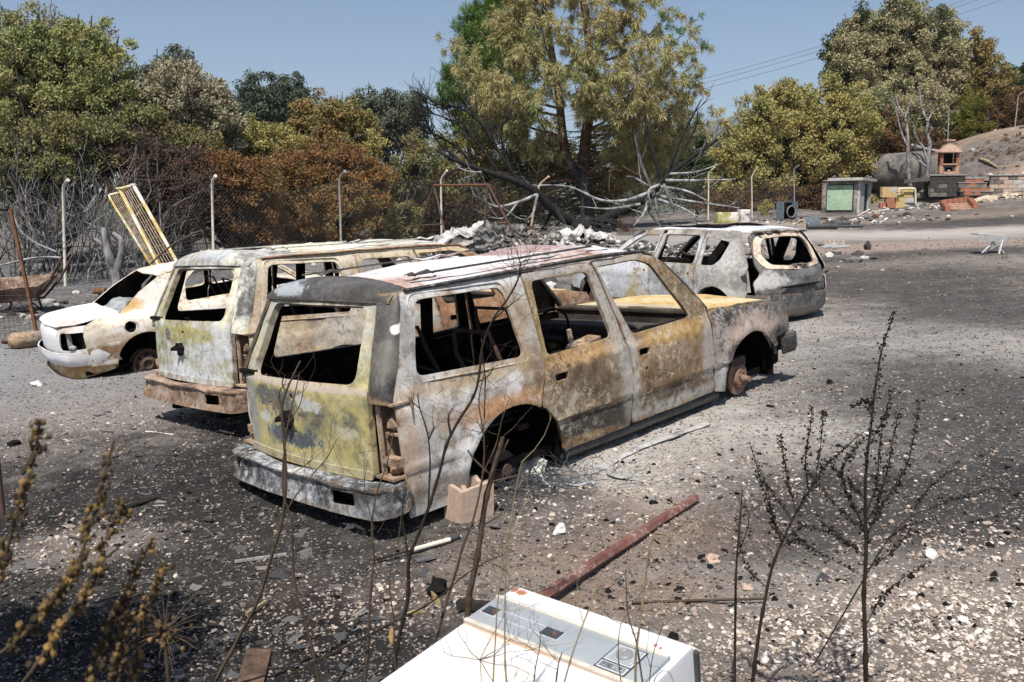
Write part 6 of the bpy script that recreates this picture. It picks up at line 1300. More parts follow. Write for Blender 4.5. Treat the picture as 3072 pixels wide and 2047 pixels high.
# ---------------------------------------------------------------- ash heap with crumpled sheets behind the cars
def ash_heap():
    c = at(1600, 745, 24.5); rng = random.Random(77); nx, ny = 90, 40; X = np.linspace(-3.6, 5.2, nx); Yv = np.linspace(-2.0, 2.4, ny); gx, gy = np.meshgrid(X, Yv)
    h = .42 * np.exp(-((gx) / 2.6) ** 4 - (gy / 1.2) ** 2) + .22 * fbm(gx * 1.6, gy * 1.6, 4, 60) * np.exp(-((gx - .6) / 3.6) ** 4 - (gy / 1.6) ** 4) + .10 * fbm(gx * 6, gy * 6, 3, 61)
    edge = np.exp(-((gx - .8) / 4.0) ** 8 - (gy / 2.0) ** 6); z = base_z(gx + c.x, gy + c.y) + np.maximum(h, 0) * edge - .05 * (1 - edge) - .03
    V = np.stack([gx + c.x, gy + c.y, z], -1).reshape(-1, 3); i = np.arange(ny - 1)[:, None] * nx; j = np.arange(nx - 1)[None]
    F = np.stack([i + j, i + j + 1, i + j + nx + 1, i + j + nx], -1).reshape(-1, 4)
    am = burnt('heaped ash', [(.40, (.03, .028, .026)), (.48, (.14, .13, .12)), (.56, (.38, .365, .34)), (.66, (.60, .59, .56))], (), (.6, SOOT, .4, WHITE), 1.8, 180.0, bump=.03, rough=.95, mottle=(.85, (.02, .019, .018), .5, (.6, .59, .56)))
    tag(link('ash_heap', np_mesh('ash_heap', V, F, True), am), 'white ash heap between the swing frame and the hatchback', kind='stuff')
    rubble('rubble', 'ash covered rubble in the white heap', None, at(1640, 742, 24), 900, (2.4, .9, .5), .075, rub_mat, 24)
    rubble('rubble', 'pale ash clods on the ground beyond the hatchback', None, at(1960, 735, 21), 260, (2.2, 1.6), .10, rub_mat, 25)
    rubble('rubble', 'grey debris on the ground behind the white saloon', None, at(250, 880, 15.5), 200, (1.6, 1.2), .06, rub_mat, 26)
    sheets = [(1395, 733, 23.5, .85, .45, 'white', 'humped white crumpled sheet at the left end of the ash heap'), (1462, 745, 22.8, .38, .48, 'grey', 'rounded grey sheet of scorched metal standing behind the right swing leg'), (1452, 700, 24.4, .34, .34, 'white', 'white lump on top of the ash heap left of the swing leg'),
              (1548, 725, 24.0, .36, .36, 'grey', 'grey folded sheet in the middle of the ash heap'), (1590, 712, 24.6, .34, .24, 'brown', 'brown crumpled sheet beside the leaning tan post'), (1600, 738, 23.6, .26, .26, 'brown', 'dark brown crumpled piece at the front of the ash heap'),
              (1735, 720, 24.2, .55, .40, 'white', 'torn white sheet drooping over a black hollow'), (1690, 700, 25.2, .5, .16, 'grey', 'dark bent sheet lying on top of the heap'), (1800, 722, 24.0, .45, .25, 'white', 'pale crumpled sheet at the right end of the ash heap'), (1690, 738, 23.4, .35, .22, 'white', 'small white crumpled sheet low in the ash heap')]
    mt = {'white': burnt('white burnt sheet', [(.40, (.10, .095, .09)), (.48, (.36, .345, .33)), (.58, (.58, .57, .56))], (), (.4, SOOT, .3, WHITE), 2.2, 182.0), 'grey': burnt('grey burnt sheet', [(.4, (.09, .088, .085)), (.52, (.19, .185, .18)), (.64, (.33, .32, .31))], (), (.3, SOOT, .2, ASH), 2, 184.0), 'brown': burnt('brown burnt sheet', [(.4, (.06, .05, .042)), (.52, (.15, .12, .095)), (.64, (.3, .26, .22))], (), (.4, SOOT, .2, ASH), 2, 186.0)}
    for q, (u, v, Y, w, hh, k, lb) in enumerate(sheets):
        n = 22; vs = []; fs = []; o3 = Vector((q * 7.7, q * 3.1, 1)); up_ = k == 'grey'
        for a in range(n):
            for b in range(n):
                x, y = 2 * a / (n - 1) - 1, 2 * b / (n - 1) - 1; p = Vector((x * 1.3, y * 1.3, 0)) + o3
                rdg = abs(mnoise.noise(p * 1.1)) + .26 * abs(mnoise.noise(p * 2.9)) + .08 * abs(mnoise.noise(p * 6)); cut = 1 + .35 * mnoise.noise(p * 2.2 + Vector((9, 0, 0))); dome = 1 - .55 * (x * x + y * y)
                px, py, pz = x * w * .85 * cut, y * w * .7 * cut, (dome * .9 + (.45 - 1.5 * rdg)) * hh * .95 - .05
                if up_: px, py, pz = px, (rdg - .4) * hh * .5 + x * x * .1, (y + 1) * hh * .62 * cut * (1 - .35 * x * x)
                vs.append((px, py, pz))
        for a in range(n - 1):
            for b in range(n - 1): e = a * n + b; fs.append((e, e + n, e + n + 1, e + 1))
        me = bpy.data.meshes.new('crumpled_sheet'); me.from_pydata(vs, [], fs); me.polygons.foreach_set('use_smooth', [True] * len(me.polygons)); me.set_sharp_from_angle(angle=R(32)); me.update()
        o = link('crumpled_sheet', me, mt[k]); o.modifiers.new('thickness', 'SOLIDIFY').thickness = .012; pp = at(u, v, Y); o.location = (pp.x, pp.y, max(pp.z, gz(pp.x, pp.y) + hh * .3)); tag(o, lb, 'crumpled sheet', 'crumpled sheets in the ash heap')
ash_heap()
for u, lb in ((2020, 'left pinkish broken slab seen through the hatchback window'), (2052, 'right pinkish broken slab seen through the hatchback window')):
    q = at(u, 728, 19.5); m = MB(); m.bbox((0, 0, .10), (.20, .06, .26), .015, Matrix.Rotation(.35, 3, 'X')); o = m.build('broken_slab', M['block']); o.location = (q.x, q.y, gz(q.x, q.y) + .02); o.rotation_euler = (0, .1 if u < 2030 else -.15, 0); tag(o, lb, 'slab')
def basket():
    o = thing('wire_basket', 'rusty wire basket standing against the fence', 'basket', at(1878, 705, 27)); bpy.context.view_layer.update(); a = [at(1856, 648, 27), at(1898, 645, 27.3), at(1903, 706, 27.3), at(1848, 706, 27)]
    grid('mesh_side', a, 12, 14, .006, 'rust_dark', o); b = [q + Vector((.12, .35, 0)) for q in a]; grid('mesh_side', b, 12, 14, .006, 'rust_dark', o); grid('mesh_side', [a[0], a[1], b[1], b[0]], 12, 4, .006, 'rust_dark', o)
basket()

# ---------------------------------------------------------------- folding tables
def plate(name, w, h, parent, rot, c, mat):
    hs = [circ((w * k, hh), .028, 10) for k, hh in ((-.36, h * .62), (-.14, h * .62), (.08, h * .62), (.30, h * .62), (-.25, h * .25), (.2, h * .25))]
    return sheet(name, [(-w / 2, 0), (w / 2, 0), (w / 2, h), (-w / 2, h)], hs, lambda x, z: Vector(c) + rot @ Vector((x, 0, z)), mat, parent, .06, .006, rot @ Vector((0, -1, 0)), .003)
alu = simple('ash dulled aluminium', (.42, .44, .45), .6, .1, .2, 6, .001)
def stool():
    q = G(2975, 762); o = thing('folding_stool', 'pale metal folding stool standing on crossed legs in the open yard', 'stool', q); bpy.context.view_layer.update()
    plate('apron', .58, .13, o, Matrix.Rotation(.15, 3, 'X'), (-.04, -.08, .25), alu); m = MB(); m.bbox((-.04, .08, .39), (.60, .34, .025), .006, Matrix.Rotation(.06, 3, 'Y')); m.build('seat', alu, o)
    for a, b in (((-.28, -.15, .02), (.18, .12, .33)), ((.26, -.02, .0), (-.05, .05, .30)), ((.02, -.24, 0.0), (.20, -.04, .33)), ((-.08, .1, .02), (.1, -.12, .2))):
        m = MB(); m.tube([a, b], .018, 8); m.build('leg', alu, o, 60)
    q = G(2500, 745); o = thing('folding_stool', 'collapsed metal folding stool with its perforated plate on edge, right of the hatchback', 'stool', q); bpy.context.view_layer.update(); tan = simple('dull tan metal', (.33, .29, .25), .7, 0, .2, 6)
    plate('plate', .52, .17, o, Matrix.Rotation(-.2, 3, 'X') @ rotz(.1), (.06, .08, .05), tan)
    for a, b in (((-.34, -.1, .03), (.10, .05, .10)), ((-.12, -.22, .02), (.40, .0, .05)), ((-.30, -.2, .02), (.08, -.05, .06))):
        m = MB(); m.tube([a, b], .018, 8); m.build('leg', alu, o, 60)
stool()
# ---------------------------------------------------------------- power lines
for v0, v1, lb in ((336, -90, 'topmost of the three power cables crossing the sky'), (350, -77, 'middle of the three power cables crossing the sky'), (362, -50, 'lowest of the three power cables crossing the sky')):
    a, b = at(1700, v0, 120), at(3150, v1, 120); P_ = [a.lerp(b, i / 16) - Vector((0, 0, 1.1 * 4 * (i / 16) * (1 - i / 16))) for i in range(17)]; m = MB(); m.tube([q - a for q in P_], .028, 4, cap=False); o = m.build('power_cable', M['pipe_dark']); o.location = a; tag(o, lb, 'cable', 'power cables')
# ---------------------------------------------------------------- trees and shrubs
def leaf_mesh(name, C, rad, n_per, size, seed, aspect=2.2, droop=0.0, up=0.12):
    """C: clump centres (k,3); leaves are small diamond faces spread through each clump"""
    g = np.random.default_rng(seed); k = len(C); n = k * n_per
    ci = np.repeat(np.arange(k), n_per)
    d = g.normal(size=(n, 3)); d /= np.linalg.norm(d, axis=1, keepdims=True); rr = rad * (g.random(n) ** 0.5)[:, None] * g.uniform(.7, 1.2, k)[ci][:, None]
    P = C[ci] + d * rr * np.array([1, 1, .8])
    t1 = g.normal(size=(n, 3)); t1[:, 2] -= droop; t1 /= np.linalg.norm(t1, axis=1, keepdims=True)
    nn = d * .35 + g.normal(size=(n, 3)) * .8 + np.array([0, 0, up]); t2 = np.cross(nn, t1); t2 /= np.linalg.norm(t2, axis=1, keepdims=True) + 1e-9
    s = size * g.uniform(.6, 1.35, n)[:, None]; a = t1 * s; b = t2 * s / aspect; bend = np.cross(t1, t2) * s * .18
    V = np.stack([P - a, P - b + bend, P + a, P + b + bend], 1).reshape(-1, 3)
    F = np.arange(n * 4).reshape(-1, 4)
    tint = np.clip(g.uniform(.1, .9, k)[ci] * .6 + g.random(n) * .4, 0, 1)
    return np_mesh(name, V, F, attr=tint)
def blob_centres(blobs, n, seed, shell=.45):
    g = np.random.default_rng(seed); vol = np.array([b[3] * b[4] * b[5] for b in blobs]) ** .75; out = []
    w = vol / vol.sum()
    for b, k in zip(blobs, w):
        m = max(4, int(n * k)); d = g.normal(size=(m * 2, 3)); d /= np.linalg.norm(d, axis=1, keepdims=True)
        lump = 1 + .28 * np.sin(d[:, 0] * 5 + b[0]) * np.sin(d[:, 1] * 4 + b[1] * 2) + .22 * np.sin(d[:, 2] * 7 + d[:, 0] * 4 + b[2])
        r = (shell + (1 - shell) * g.random(m * 2) ** .6) * lump; p = d * r[:, None] * np.array(b[3:6]) + np.array(b[0:3])
        out.append(p[:m])
    return np.concatenate(out)
def limb_tree(mb, p, d, L, r, depth, rng, up=0.1, spread=.6, tips=None, seg=4, n=6, split=(2, 3), bend=.25, shrink=.68):
    pts = [p]; q = p.copy(); dd = d.normalized()
    for i in range(seg):
        dd = (dd + Vector((rng.gauss(0, bend), rng.gauss(0, bend), rng.gauss(0, bend) + up))).normalized(); q = q + dd * (L / seg); pts.append(q.copy())
    mb.tube(pts, list(np.linspace(r, r * .55, len(pts))), n, cap=depth == 0)
    if depth == 0:
        if tips is not None: tips.append(q)
        return
    for k in range(rng.randint(*split)):
        at_ = pts[rng.randint(max(1, seg // 2), seg)] if k else pts[-1]
        nd = (dd + Vector((rng.gauss(0, spread), rng.gauss(0, spread), rng.gauss(0, spread * .7) + up))).normalized()
        limb_tree(mb, at_, nd, L * shrink * rng.uniform(.7, 1.15), r * .55, depth - 1, rng, up, spread, tips, max(2, seg - 1), max(3, n - 1), split, bend, shrink)
def tree(name, label, cat, u, Y, blobs, mat, n, n_per=60, size=.055, rad=.28, seed=1, barkm='bark_dull', group=None, aspect=2.0, droop=0, shell=.45, trunk=.12, bare=0, base=None):
    """u: picture column of the foot; blobs: (u, v, ru, rv[, depth]) lobes of the crown on the picture, at distance Y"""
    f = at(u, 700, Y); z0 = gz(f.x, f.y) if base is None else base; o = thing(name, label, cat, (f.x, f.y, z0), group=group)
    B = []; g = random.Random(seed); k = Y / FPX
    for b in blobs:
        dy = b[4] if len(b) > 4 else g.uniform(-.5, .5); c = at(b[0], b[1], Y + dy); B.append((c.x - f.x, dy, c.z - z0, b[2] * k, (b[2] + b[3]) * .5 * k, b[3] * k))
    n, n_per, rad = int(n * .62), int(n_per * 1.62), rad * 1.16
    C = blob_centres(B, n, seed, shell)
    me = leaf_mesh('crown', C, rad, n_per, size, seed + 1, aspect, droop); link('crown', me, mat, o)
    mb = MB(); g2 = np.random.default_rng(seed)
    zs = np.array([b[2] for b in B]); top = B[int(np.argmax(zs))]; mid = Vector((np.mean([b[0] for b in B]), np.mean([b[1] for b in B]), max(.6, zs.min() * .7)))
    tp = line_pts([Vector((0, 0, -.2)), Vector((mid.x * .2, mid.y * .2, mid.z * .5)), mid * .9, Vector((top[0], top[1], top[2]))], 4)
    mb.tube(tp, list(np.linspace(trunk, trunk * .25, len(tp))), 7)
    sel = C[g2.choice(len(C), min(len(C), 70 + bare), replace=False)]
    for c in sel:
        s = tp[int(g2.integers(2, len(tp) - 1))]; e = Vector(c); m_ = s.lerp(e, .5) + Vector((0, 0, -.08 * (e - s).length)) + Vector(g2.normal(0, .06, 3)) * (e - s).length
        mb.tube(line_pts([s, m_, e, e + (e - m_) * .12 + Vector((0, 0, .05))], 2), list(np.linspace(trunk * .32, .008, 7)), 4, cap=False)
    mb.build('trunk', M[barkm], o, 70)
    return o
S_ = 3072 / 2353.0
def d2s(bl): return [tuple(x * S_ for x in b[:4]) + tuple(b[4:]) for b in bl]
# left wood ---------------------------------------------------------------------
tree('leafy_tree', 'tall olive-green tree at the far left, highest of the left wood', 'tree', 180, 27, d2s([(40, 190, 110, 150), (140, 170, 120, 120), (235, 190, 100, 105), (90, 95, 70, 60), (200, 110, 60, 50), (290, 240, 60, 70), (130, 270, 150, 90), (10, 320, 90, 110)]), L['olive'], 900, 75, .058, .26, 1, trunk=.2, bare=160, aspect=2.4)
tree('bare_topped_tree', 'thin grey-topped tree behind the tall olive-green tree', 'tree', 60, 30, d2s([(60, 75, 90, 60), (20, 120, 60, 70), (140, 80, 60, 45), (230, 110, 55, 45)]), L['olive_brown'], 200, 24, .05, .26, 2, barkm='bark_grey', bare=260)
tree('pale_tree', 'pale grey-beige tree right of the tall olive-green tree', 'tree', 560, 28, d2s([(400, 215, 75, 75), (455, 235, 75, 70), (500, 280, 55, 60), (400, 290, 60, 50)]), L['pale'], 520, 70, .052, .24, 3, bare=60)
tree('dark_green_tree', 'small grey-green tree top peeping over the pale tree', 'tree', 500, 36, d2s([(395, 155, 48, 38), (365, 165, 35, 35), (400, 200, 60, 40)]), L['grey_green'], 140, 60, .06, .26, 4)
tree('blue_green_tree', 'dark blue-green tree right of the pale tree, left of its pair', 'tree', 770, 48, d2s([(590, 215, 52, 42), (580, 260, 55, 45), (610, 250, 40, 60)]), L['blue_green'], 260, 60, .075, .34, 5, group='pair of dark blue-green trees on the skyline')
tree('blue_green_tree', 'dark blue-green tree above the orange bush, right of its pair', 'tree', 860, 50, d2s([(660, 235, 45, 48), (650, 270, 55, 35), (700, 255, 30, 35)]), L['blue_green'], 240, 60, .075, .34, 6, group='pair of dark blue-green trees on the skyline')
tree('orange_tree', 'round orange-brown scorched tree in the middle of the left wood', 'tree', 1000, 31, d2s([(720, 290, 55, 60), (775, 285, 60, 60), (830, 300, 40, 55), (760, 340, 90, 45)]), L['orange'], 520, 70, .05, .24, 7, bare=60)
tree('grey_green_tree', 'grey-green tree on the skyline left of the tall pine', 'tree', 1200, 46, d2s([(830, 250, 42, 38), (885, 255, 42, 42), (945, 250, 42, 42), (930, 300, 60, 50), (860, 290, 40, 40)]), L['grey_green'], 380, 60, .07, .33, 8)
tree('green_shrub', 'yellowish green scrub below the blue-green trees', 'shrub', 800, 29.5, d2s([(560, 330, 55, 40), (620, 320, 60, 40), (670, 345, 50, 40), (600, 370, 80, 35), (850, 330, 25, 35)]), L['yellow_olive'], 360, 60, .045, .22, 9, bare=40)
tree('olive_shrub', 'olive-brown leafy shrub below the tall tree at the far left', 'shrub', 180, 23.5, d2s([(60, 330, 90, 60), (170, 320, 80, 60), (240, 330, 60, 60), (130, 390, 100, 35), (30, 410, 60, 40)]), L['olive_brown'], 480, 70, .045, .22, 10, bare=120)
tree('dark_shrub', 'brown shrub under the olive-green tree and the pale tree', 'shrub', 480, 26, d2s([(330, 280, 55, 45), (380, 320, 60, 40), (450, 340, 60, 40), (300, 320, 60, 45)]), L['olive_brown'], 260, 60, .045, .24, 11, bare=120)  # olive brown leaves throughout
tree('singed_shrub', 'grey-brown singed brush behind the leaning mesh frame', 'shrub', 480, 23.5, d2s([(280, 350, 60, 45), (350, 370, 70, 55), (420, 400, 70, 65), (330, 440, 80, 50), (450, 470, 60, 60)]), L['rust_grey'], 360, 50, .036, .22, 12, bare=330)
tree('rust_shrub', 'rust-brown dead shrub behind the white bent-top post', 'shrub', 720, 25.0, d2s([(540, 400, 65, 50), (510, 460, 70, 60), (580, 450, 70, 65), (560, 520, 100, 45), (490, 400, 50, 40)]), L['rust'], 560, 75, .038, .22, 13, bare=160)
tree('rust_shrub', 'broad rust-red dead shrub behind the bare grey post', 'shrub', 980, 27.5, d2s([(660, 410, 70, 60), (740, 400, 75, 65), (810, 390, 60, 60), (850, 430, 50, 70), (700, 470, 90, 60), (790, 480, 90, 60), (720, 530, 120, 40)]), L['rust'], 900, 75, .04, .23, 14, bare=200)
tree('rust_shrub', 'rust-brown and olive thicket left of the swing frame', 'shrub', 1130, 30.5, d2s([(880, 450, 55, 80), (900, 520, 60, 55), (930, 440, 40, 60), (960, 380, 45, 60)]), L['olive_brown'], 360, 70, .042, .23, 15, bare=200)
tree('dark_shrub', 'dark green-brown thicket behind the burnt fallen trees', 'shrub', 1400, 38, d2s([(1000, 400, 60, 90), (1060, 430, 80, 80), (1150, 430, 90, 80), (1230, 430, 90, 80), (1090, 340, 90, 60), (1250, 360, 90, 70), (1420, 430, 90, 70), (1350, 390, 60, 80)]), L['olive_brown'], 700, 55, .06, .32, 16, bare=200)
tree('dark_shrub', 'black brush behind the swing frame', 'shrub', 1260, 33.5, d2s([(960, 500, 60, 70), (1040, 510, 80, 60), (1120, 500, 70, 70), (1000, 440, 60, 60)]), L['brown_dead'], 200, 36, .04, .30, 17, barkm='bark_char', bare=420)  # sparse dead brown leaves on charred stems
# right wood --------------------------------------------------------------------
tree('olive_bush', 'big yellow-olive bush in the right wood, lit from above', 'tree', 2400, 56, d2s([(1700, 350, 60, 70), (1760, 310, 70, 80), (1840, 280, 80, 80), (1900, 260, 70, 70), (1950, 300, 60, 90), (1870, 370, 110, 80), (1760, 410, 110, 70), (1680, 440, 60, 60), (1930, 420, 70, 60), (1740, 250, 30, 45), (1800, 220, 30, 35)]), L['yellow_olive'], 1700, 75, .085, .42, 20, trunk=.25, bare=160)
tree('dark_shrub', 'dark brown undergrowth below the big yellow-olive bush', 'shrub', 2300, 54.5, d2s([(1680, 470, 70, 35), (1760, 470, 80, 40), (1840, 460, 80, 45), (1900, 450, 50, 55)]), L['brown_dead'], 360, 55, .07, .36, 21, bare=260)  # dead brown leaf colour over the whole mass
tree('green_shrub', 'dark green shrub between the burnt branches and the yellow-olive bush', 'shrub', 2090, 60, d2s([(1590, 340, 60, 50), (1650, 380, 50, 60), (1600, 420, 80, 60), (1530, 370, 50, 60)]), L['dark_green'], 380, 55, .09, .42, 22)
tree('oak_tree', 'tall half-scorched oak, green on its left side, above the hut', 'tree', 2640, 64, d2s([(1960, 110, 55, 60), (2020, 80, 60, 60), (2080, 60, 65, 55), (2140, 90, 60, 70), (2180, 130, 40, 70), (1960, 170, 55, 60), (2040, 160, 80, 70), (2120, 180, 80, 70), (2060, 230, 90, 55), (1990, 220, 60, 40), (2070, 20, 45, 30)]), L['oak'], 1300, 75, .095, .46, 23, trunk=.35, bare=60)
tree('oak_tree', 'dark green oak limb crowding the left side of the scorched oak', 'tree', 2560, 65.5, d2s([(1945, 100, 45, 50), (1950, 160, 48, 50), (1985, 75, 40, 40), (1945, 205, 40, 35), (2000, 130, 40, 60)]), L['dark_green'], 420, 75, .095, .44, 24, trunk=.2)
tree('brown_tree', 'brown scorched tree right of the tall oak', 'tree', 2900, 66, d2s([(2220, 130, 50, 50), (2255, 160, 45, 55), (2200, 190, 70, 50), (2280, 200, 50, 50), (2240, 240, 80, 50), (2300, 240, 50, 50), (2160, 240, 60, 50)]), L['orange'], 800, 70, .09, .42, 25, bare=100)
tree('pale_tree', 'pale beige-green tree in front of the tall oak', 'tree', 2740, 61, d2s([(2060, 270, 60, 45), (2130, 250, 50, 50), (2000, 250, 45, 50), (2110, 300, 60, 45)]), L['oak'], 460, 65, .08, .38, 26)
tree('brown_shrub', 'dark brown dead bush behind the concrete tank', 'shrub', 2680, 60, d2s([(2010, 300, 50, 60), (2040, 340, 60, 50), (2000, 360, 50, 50), (2100, 340, 60, 40), (2160, 330, 50, 30), (2200, 325, 40, 20)]), L['brown_dead'], 420, 60, .07, .36, 27, bare=330)
tree('cypress', 'yellow-green cypress on the slope behind the barbecue', 'tree', 2930, 60, d2s([(2230, 260, 28, 50), (2230, 300, 38, 40), (2270, 310, 25, 25)]), L['cypress'], 240, 70, .07, .3, 28, aspect=3)
tree('brown_shrub', 'brown undergrowth on the slope right of the cypress', 'shrub', 3000, 62, d2s([(2290, 290, 50, 40), (2330, 260, 40, 50), (2190, 310, 40, 40), (2260, 330, 50, 20), (2160, 300, 30, 40)]), L['brown_dead'], 420, 60, .075, .36, 29, bare=260)
tree('dark_green_tree', 'dark green tree at the right edge of the picture', 'tree', 3060, 72, d2s([(2345, 190, 30, 45), (2330, 220, 35, 30), (2385, 200, 30, 50)]), L['dark_green'], 240, 60, .1, .45, 30)
tree('green_shrub', 'small green weed bush at the foot of the fence left of the hut', 'shrub', 2298, 50, d2s([(1760, 485, 14, 18), (1765, 470, 10, 14)]), L['yellow_olive'], 40, 40, .045, .16, 31, trunk=.02)
# far wood behind everything, one mass
def far_wood():
    g = np.random.default_rng(40); n = 900; u = g.uniform(-300, 3400, n); Y = g.uniform(75, 110, n); C = []
    for a, b in zip(u, Y):
        x = (a - 1536) / FPX * b; C.append((x, b, gz(x, b) + g.uniform(.3, 3.4 if a < 2000 else 3.0)))
    tag(link('far_wood', leaf_mesh('far_wood', np.array(C), 1.3, 60, .20, 41), L['grey_green']), 'distant scrub closing the view behind the trees', kind='stuff')
far_wood()

def slope_scrub():
    g = np.random.default_rng(44); C = []
    X = g.uniform(24, 38, 900); Y = g.uniform(50, 64, 900); keep = fbm(X * .5, Y * .5, 3, 50) > -.05; X, Y = X[keep], Y[keep]; C = np.stack([X, Y, base_z(X, Y) + .04], -1)
    tag(link('slope_scrub', leaf_mesh('slope_scrub', np.array(C), .22, 16, .06, 45), L['brown_dead']), 'singed scrub dotting the bare slope', kind='stuff')
    rubble('rubble', 'pale stones on the bare slope', None, G(2960, 440), 70, (3.5, 4.0), .12, rub_mat, 46)
slope_scrub()

# ---------------------------------------------------------------- bare burnt scrub at the left
def bare_shrub(u, Y, H, n, seed, label, mat='bark_grey', spreadx=.6, group=None):
    f = at(u, 700, Y); o = thing('burnt_shrub', label, 'shrub', (f.x, f.y, gz(f.x, f.y)), group=group); rng = random.Random(seed); mb = MB()
    for k in range(n):
        p = Vector((rng.gauss(0, spreadx * .5), rng.gauss(0, .4), -.05)); d = Vector((rng.gauss(0, .38), rng.gauss(0, .3), 1))
        limb_tree(mb, p, d, H * rng.uniform(.4, .75), rng.uniform(.012, .026), 2, rng, .05, .45, None, 5, 4, (2, 3), .16, .62)
    mb.build('stems', M[mat], o); return o
for i, (u, Y, H, n, mt, lb) in enumerate(((20, 19.5, 2.6, 16, 'bark_black_white', 'charred bare shrub at the left edge behind the wire gate'), (110, 20.5, 2.7, 15, 'bark_grey', 'ash grey bare shrub left of the bent-top post'), (215, 20.8, 2.6, 15, 'bark_grey', 'ash grey bare shrub right of the pale bent-top post'), (290, 21.5, 2.2, 14, 'bark_black_white', 'charred bare shrub behind the grey stump'),
                               (390, 21.5, 2.2, 14, 'bark_grey', 'grey bare shrub right of the burnt stump'), (470, 22, 2.0, 12, 'bark_black_white', 'charred bare shrub behind the foot of the mesh frame'), (-60, 20, 2.6, 14, 'bark_char', 'black bare shrub cut by the left edge'), (160, 23, 2.8, 16, 'bark_char', 'black bare shrub deep behind the bent-top post'), (560, 22.6, 1.9, 12, 'bark_char', 'black bare shrub behind the bent hoop'))):
    bare_shrub(u, Y, H, n, 100 + i, lb, mt, .8)
pipe_thing('fallen_branch', 'long ash-white branch arching in front of the bent-top post', 'branch', [at(-20, 803, 17.2), at(70, 780, 17.3), at(130, 772, 17.4), at(190, 774, 17.5)], .02, 'bark_ash', 5, 5)
pipe_thing('fallen_branch', 'thin ash-white branch leaning from the gate post down to the right', 'branch', [at(38, 640, 18), at(60, 690, 18), at(100, 725, 18.1), at(168, 755, 18.2)], .016, 'bark_ash', 5, 5)

# ---------------------------------------------------------------- the pine
def tufts(name, C, D, n_per, length, width, mat, parent, seed, droop=.5):
    g = np.random.default_rng(seed); k = len(C); n = k * n_per; ci = np.repeat(np.arange(k), n_per)
    d = D[ci] * .75 + g.normal(0, .62, (n, 3)); d[:, 2] -= droop * g.random(n); d /= np.linalg.norm(d, axis=1, keepdims=True)
    base = C[ci] + g.normal(0, .035, (n, 3)); L_ = length * g.uniform(.6, 1.15, n)[:, None]; side = np.cross(d, g.normal(size=(n, 3))); side /= np.linalg.norm(side, axis=1, keepdims=True) + 1e-9
    tip = base + d * L_; tip[:, 2] -= droop * .35 * L_[:, 0]; mid = base + d * L_ * .55; w = side * width
    V = np.stack([base, mid - w, tip, mid + w], 1).reshape(-1, 3); tint = np.clip(g.uniform(.05, .95, k)[ci] * .7 + .3 * g.random(n), 0, 1)
    return link(name, np_mesh(name, V, np.arange(n * 4).reshape(-1, 4), attr=tint), mat, parent)
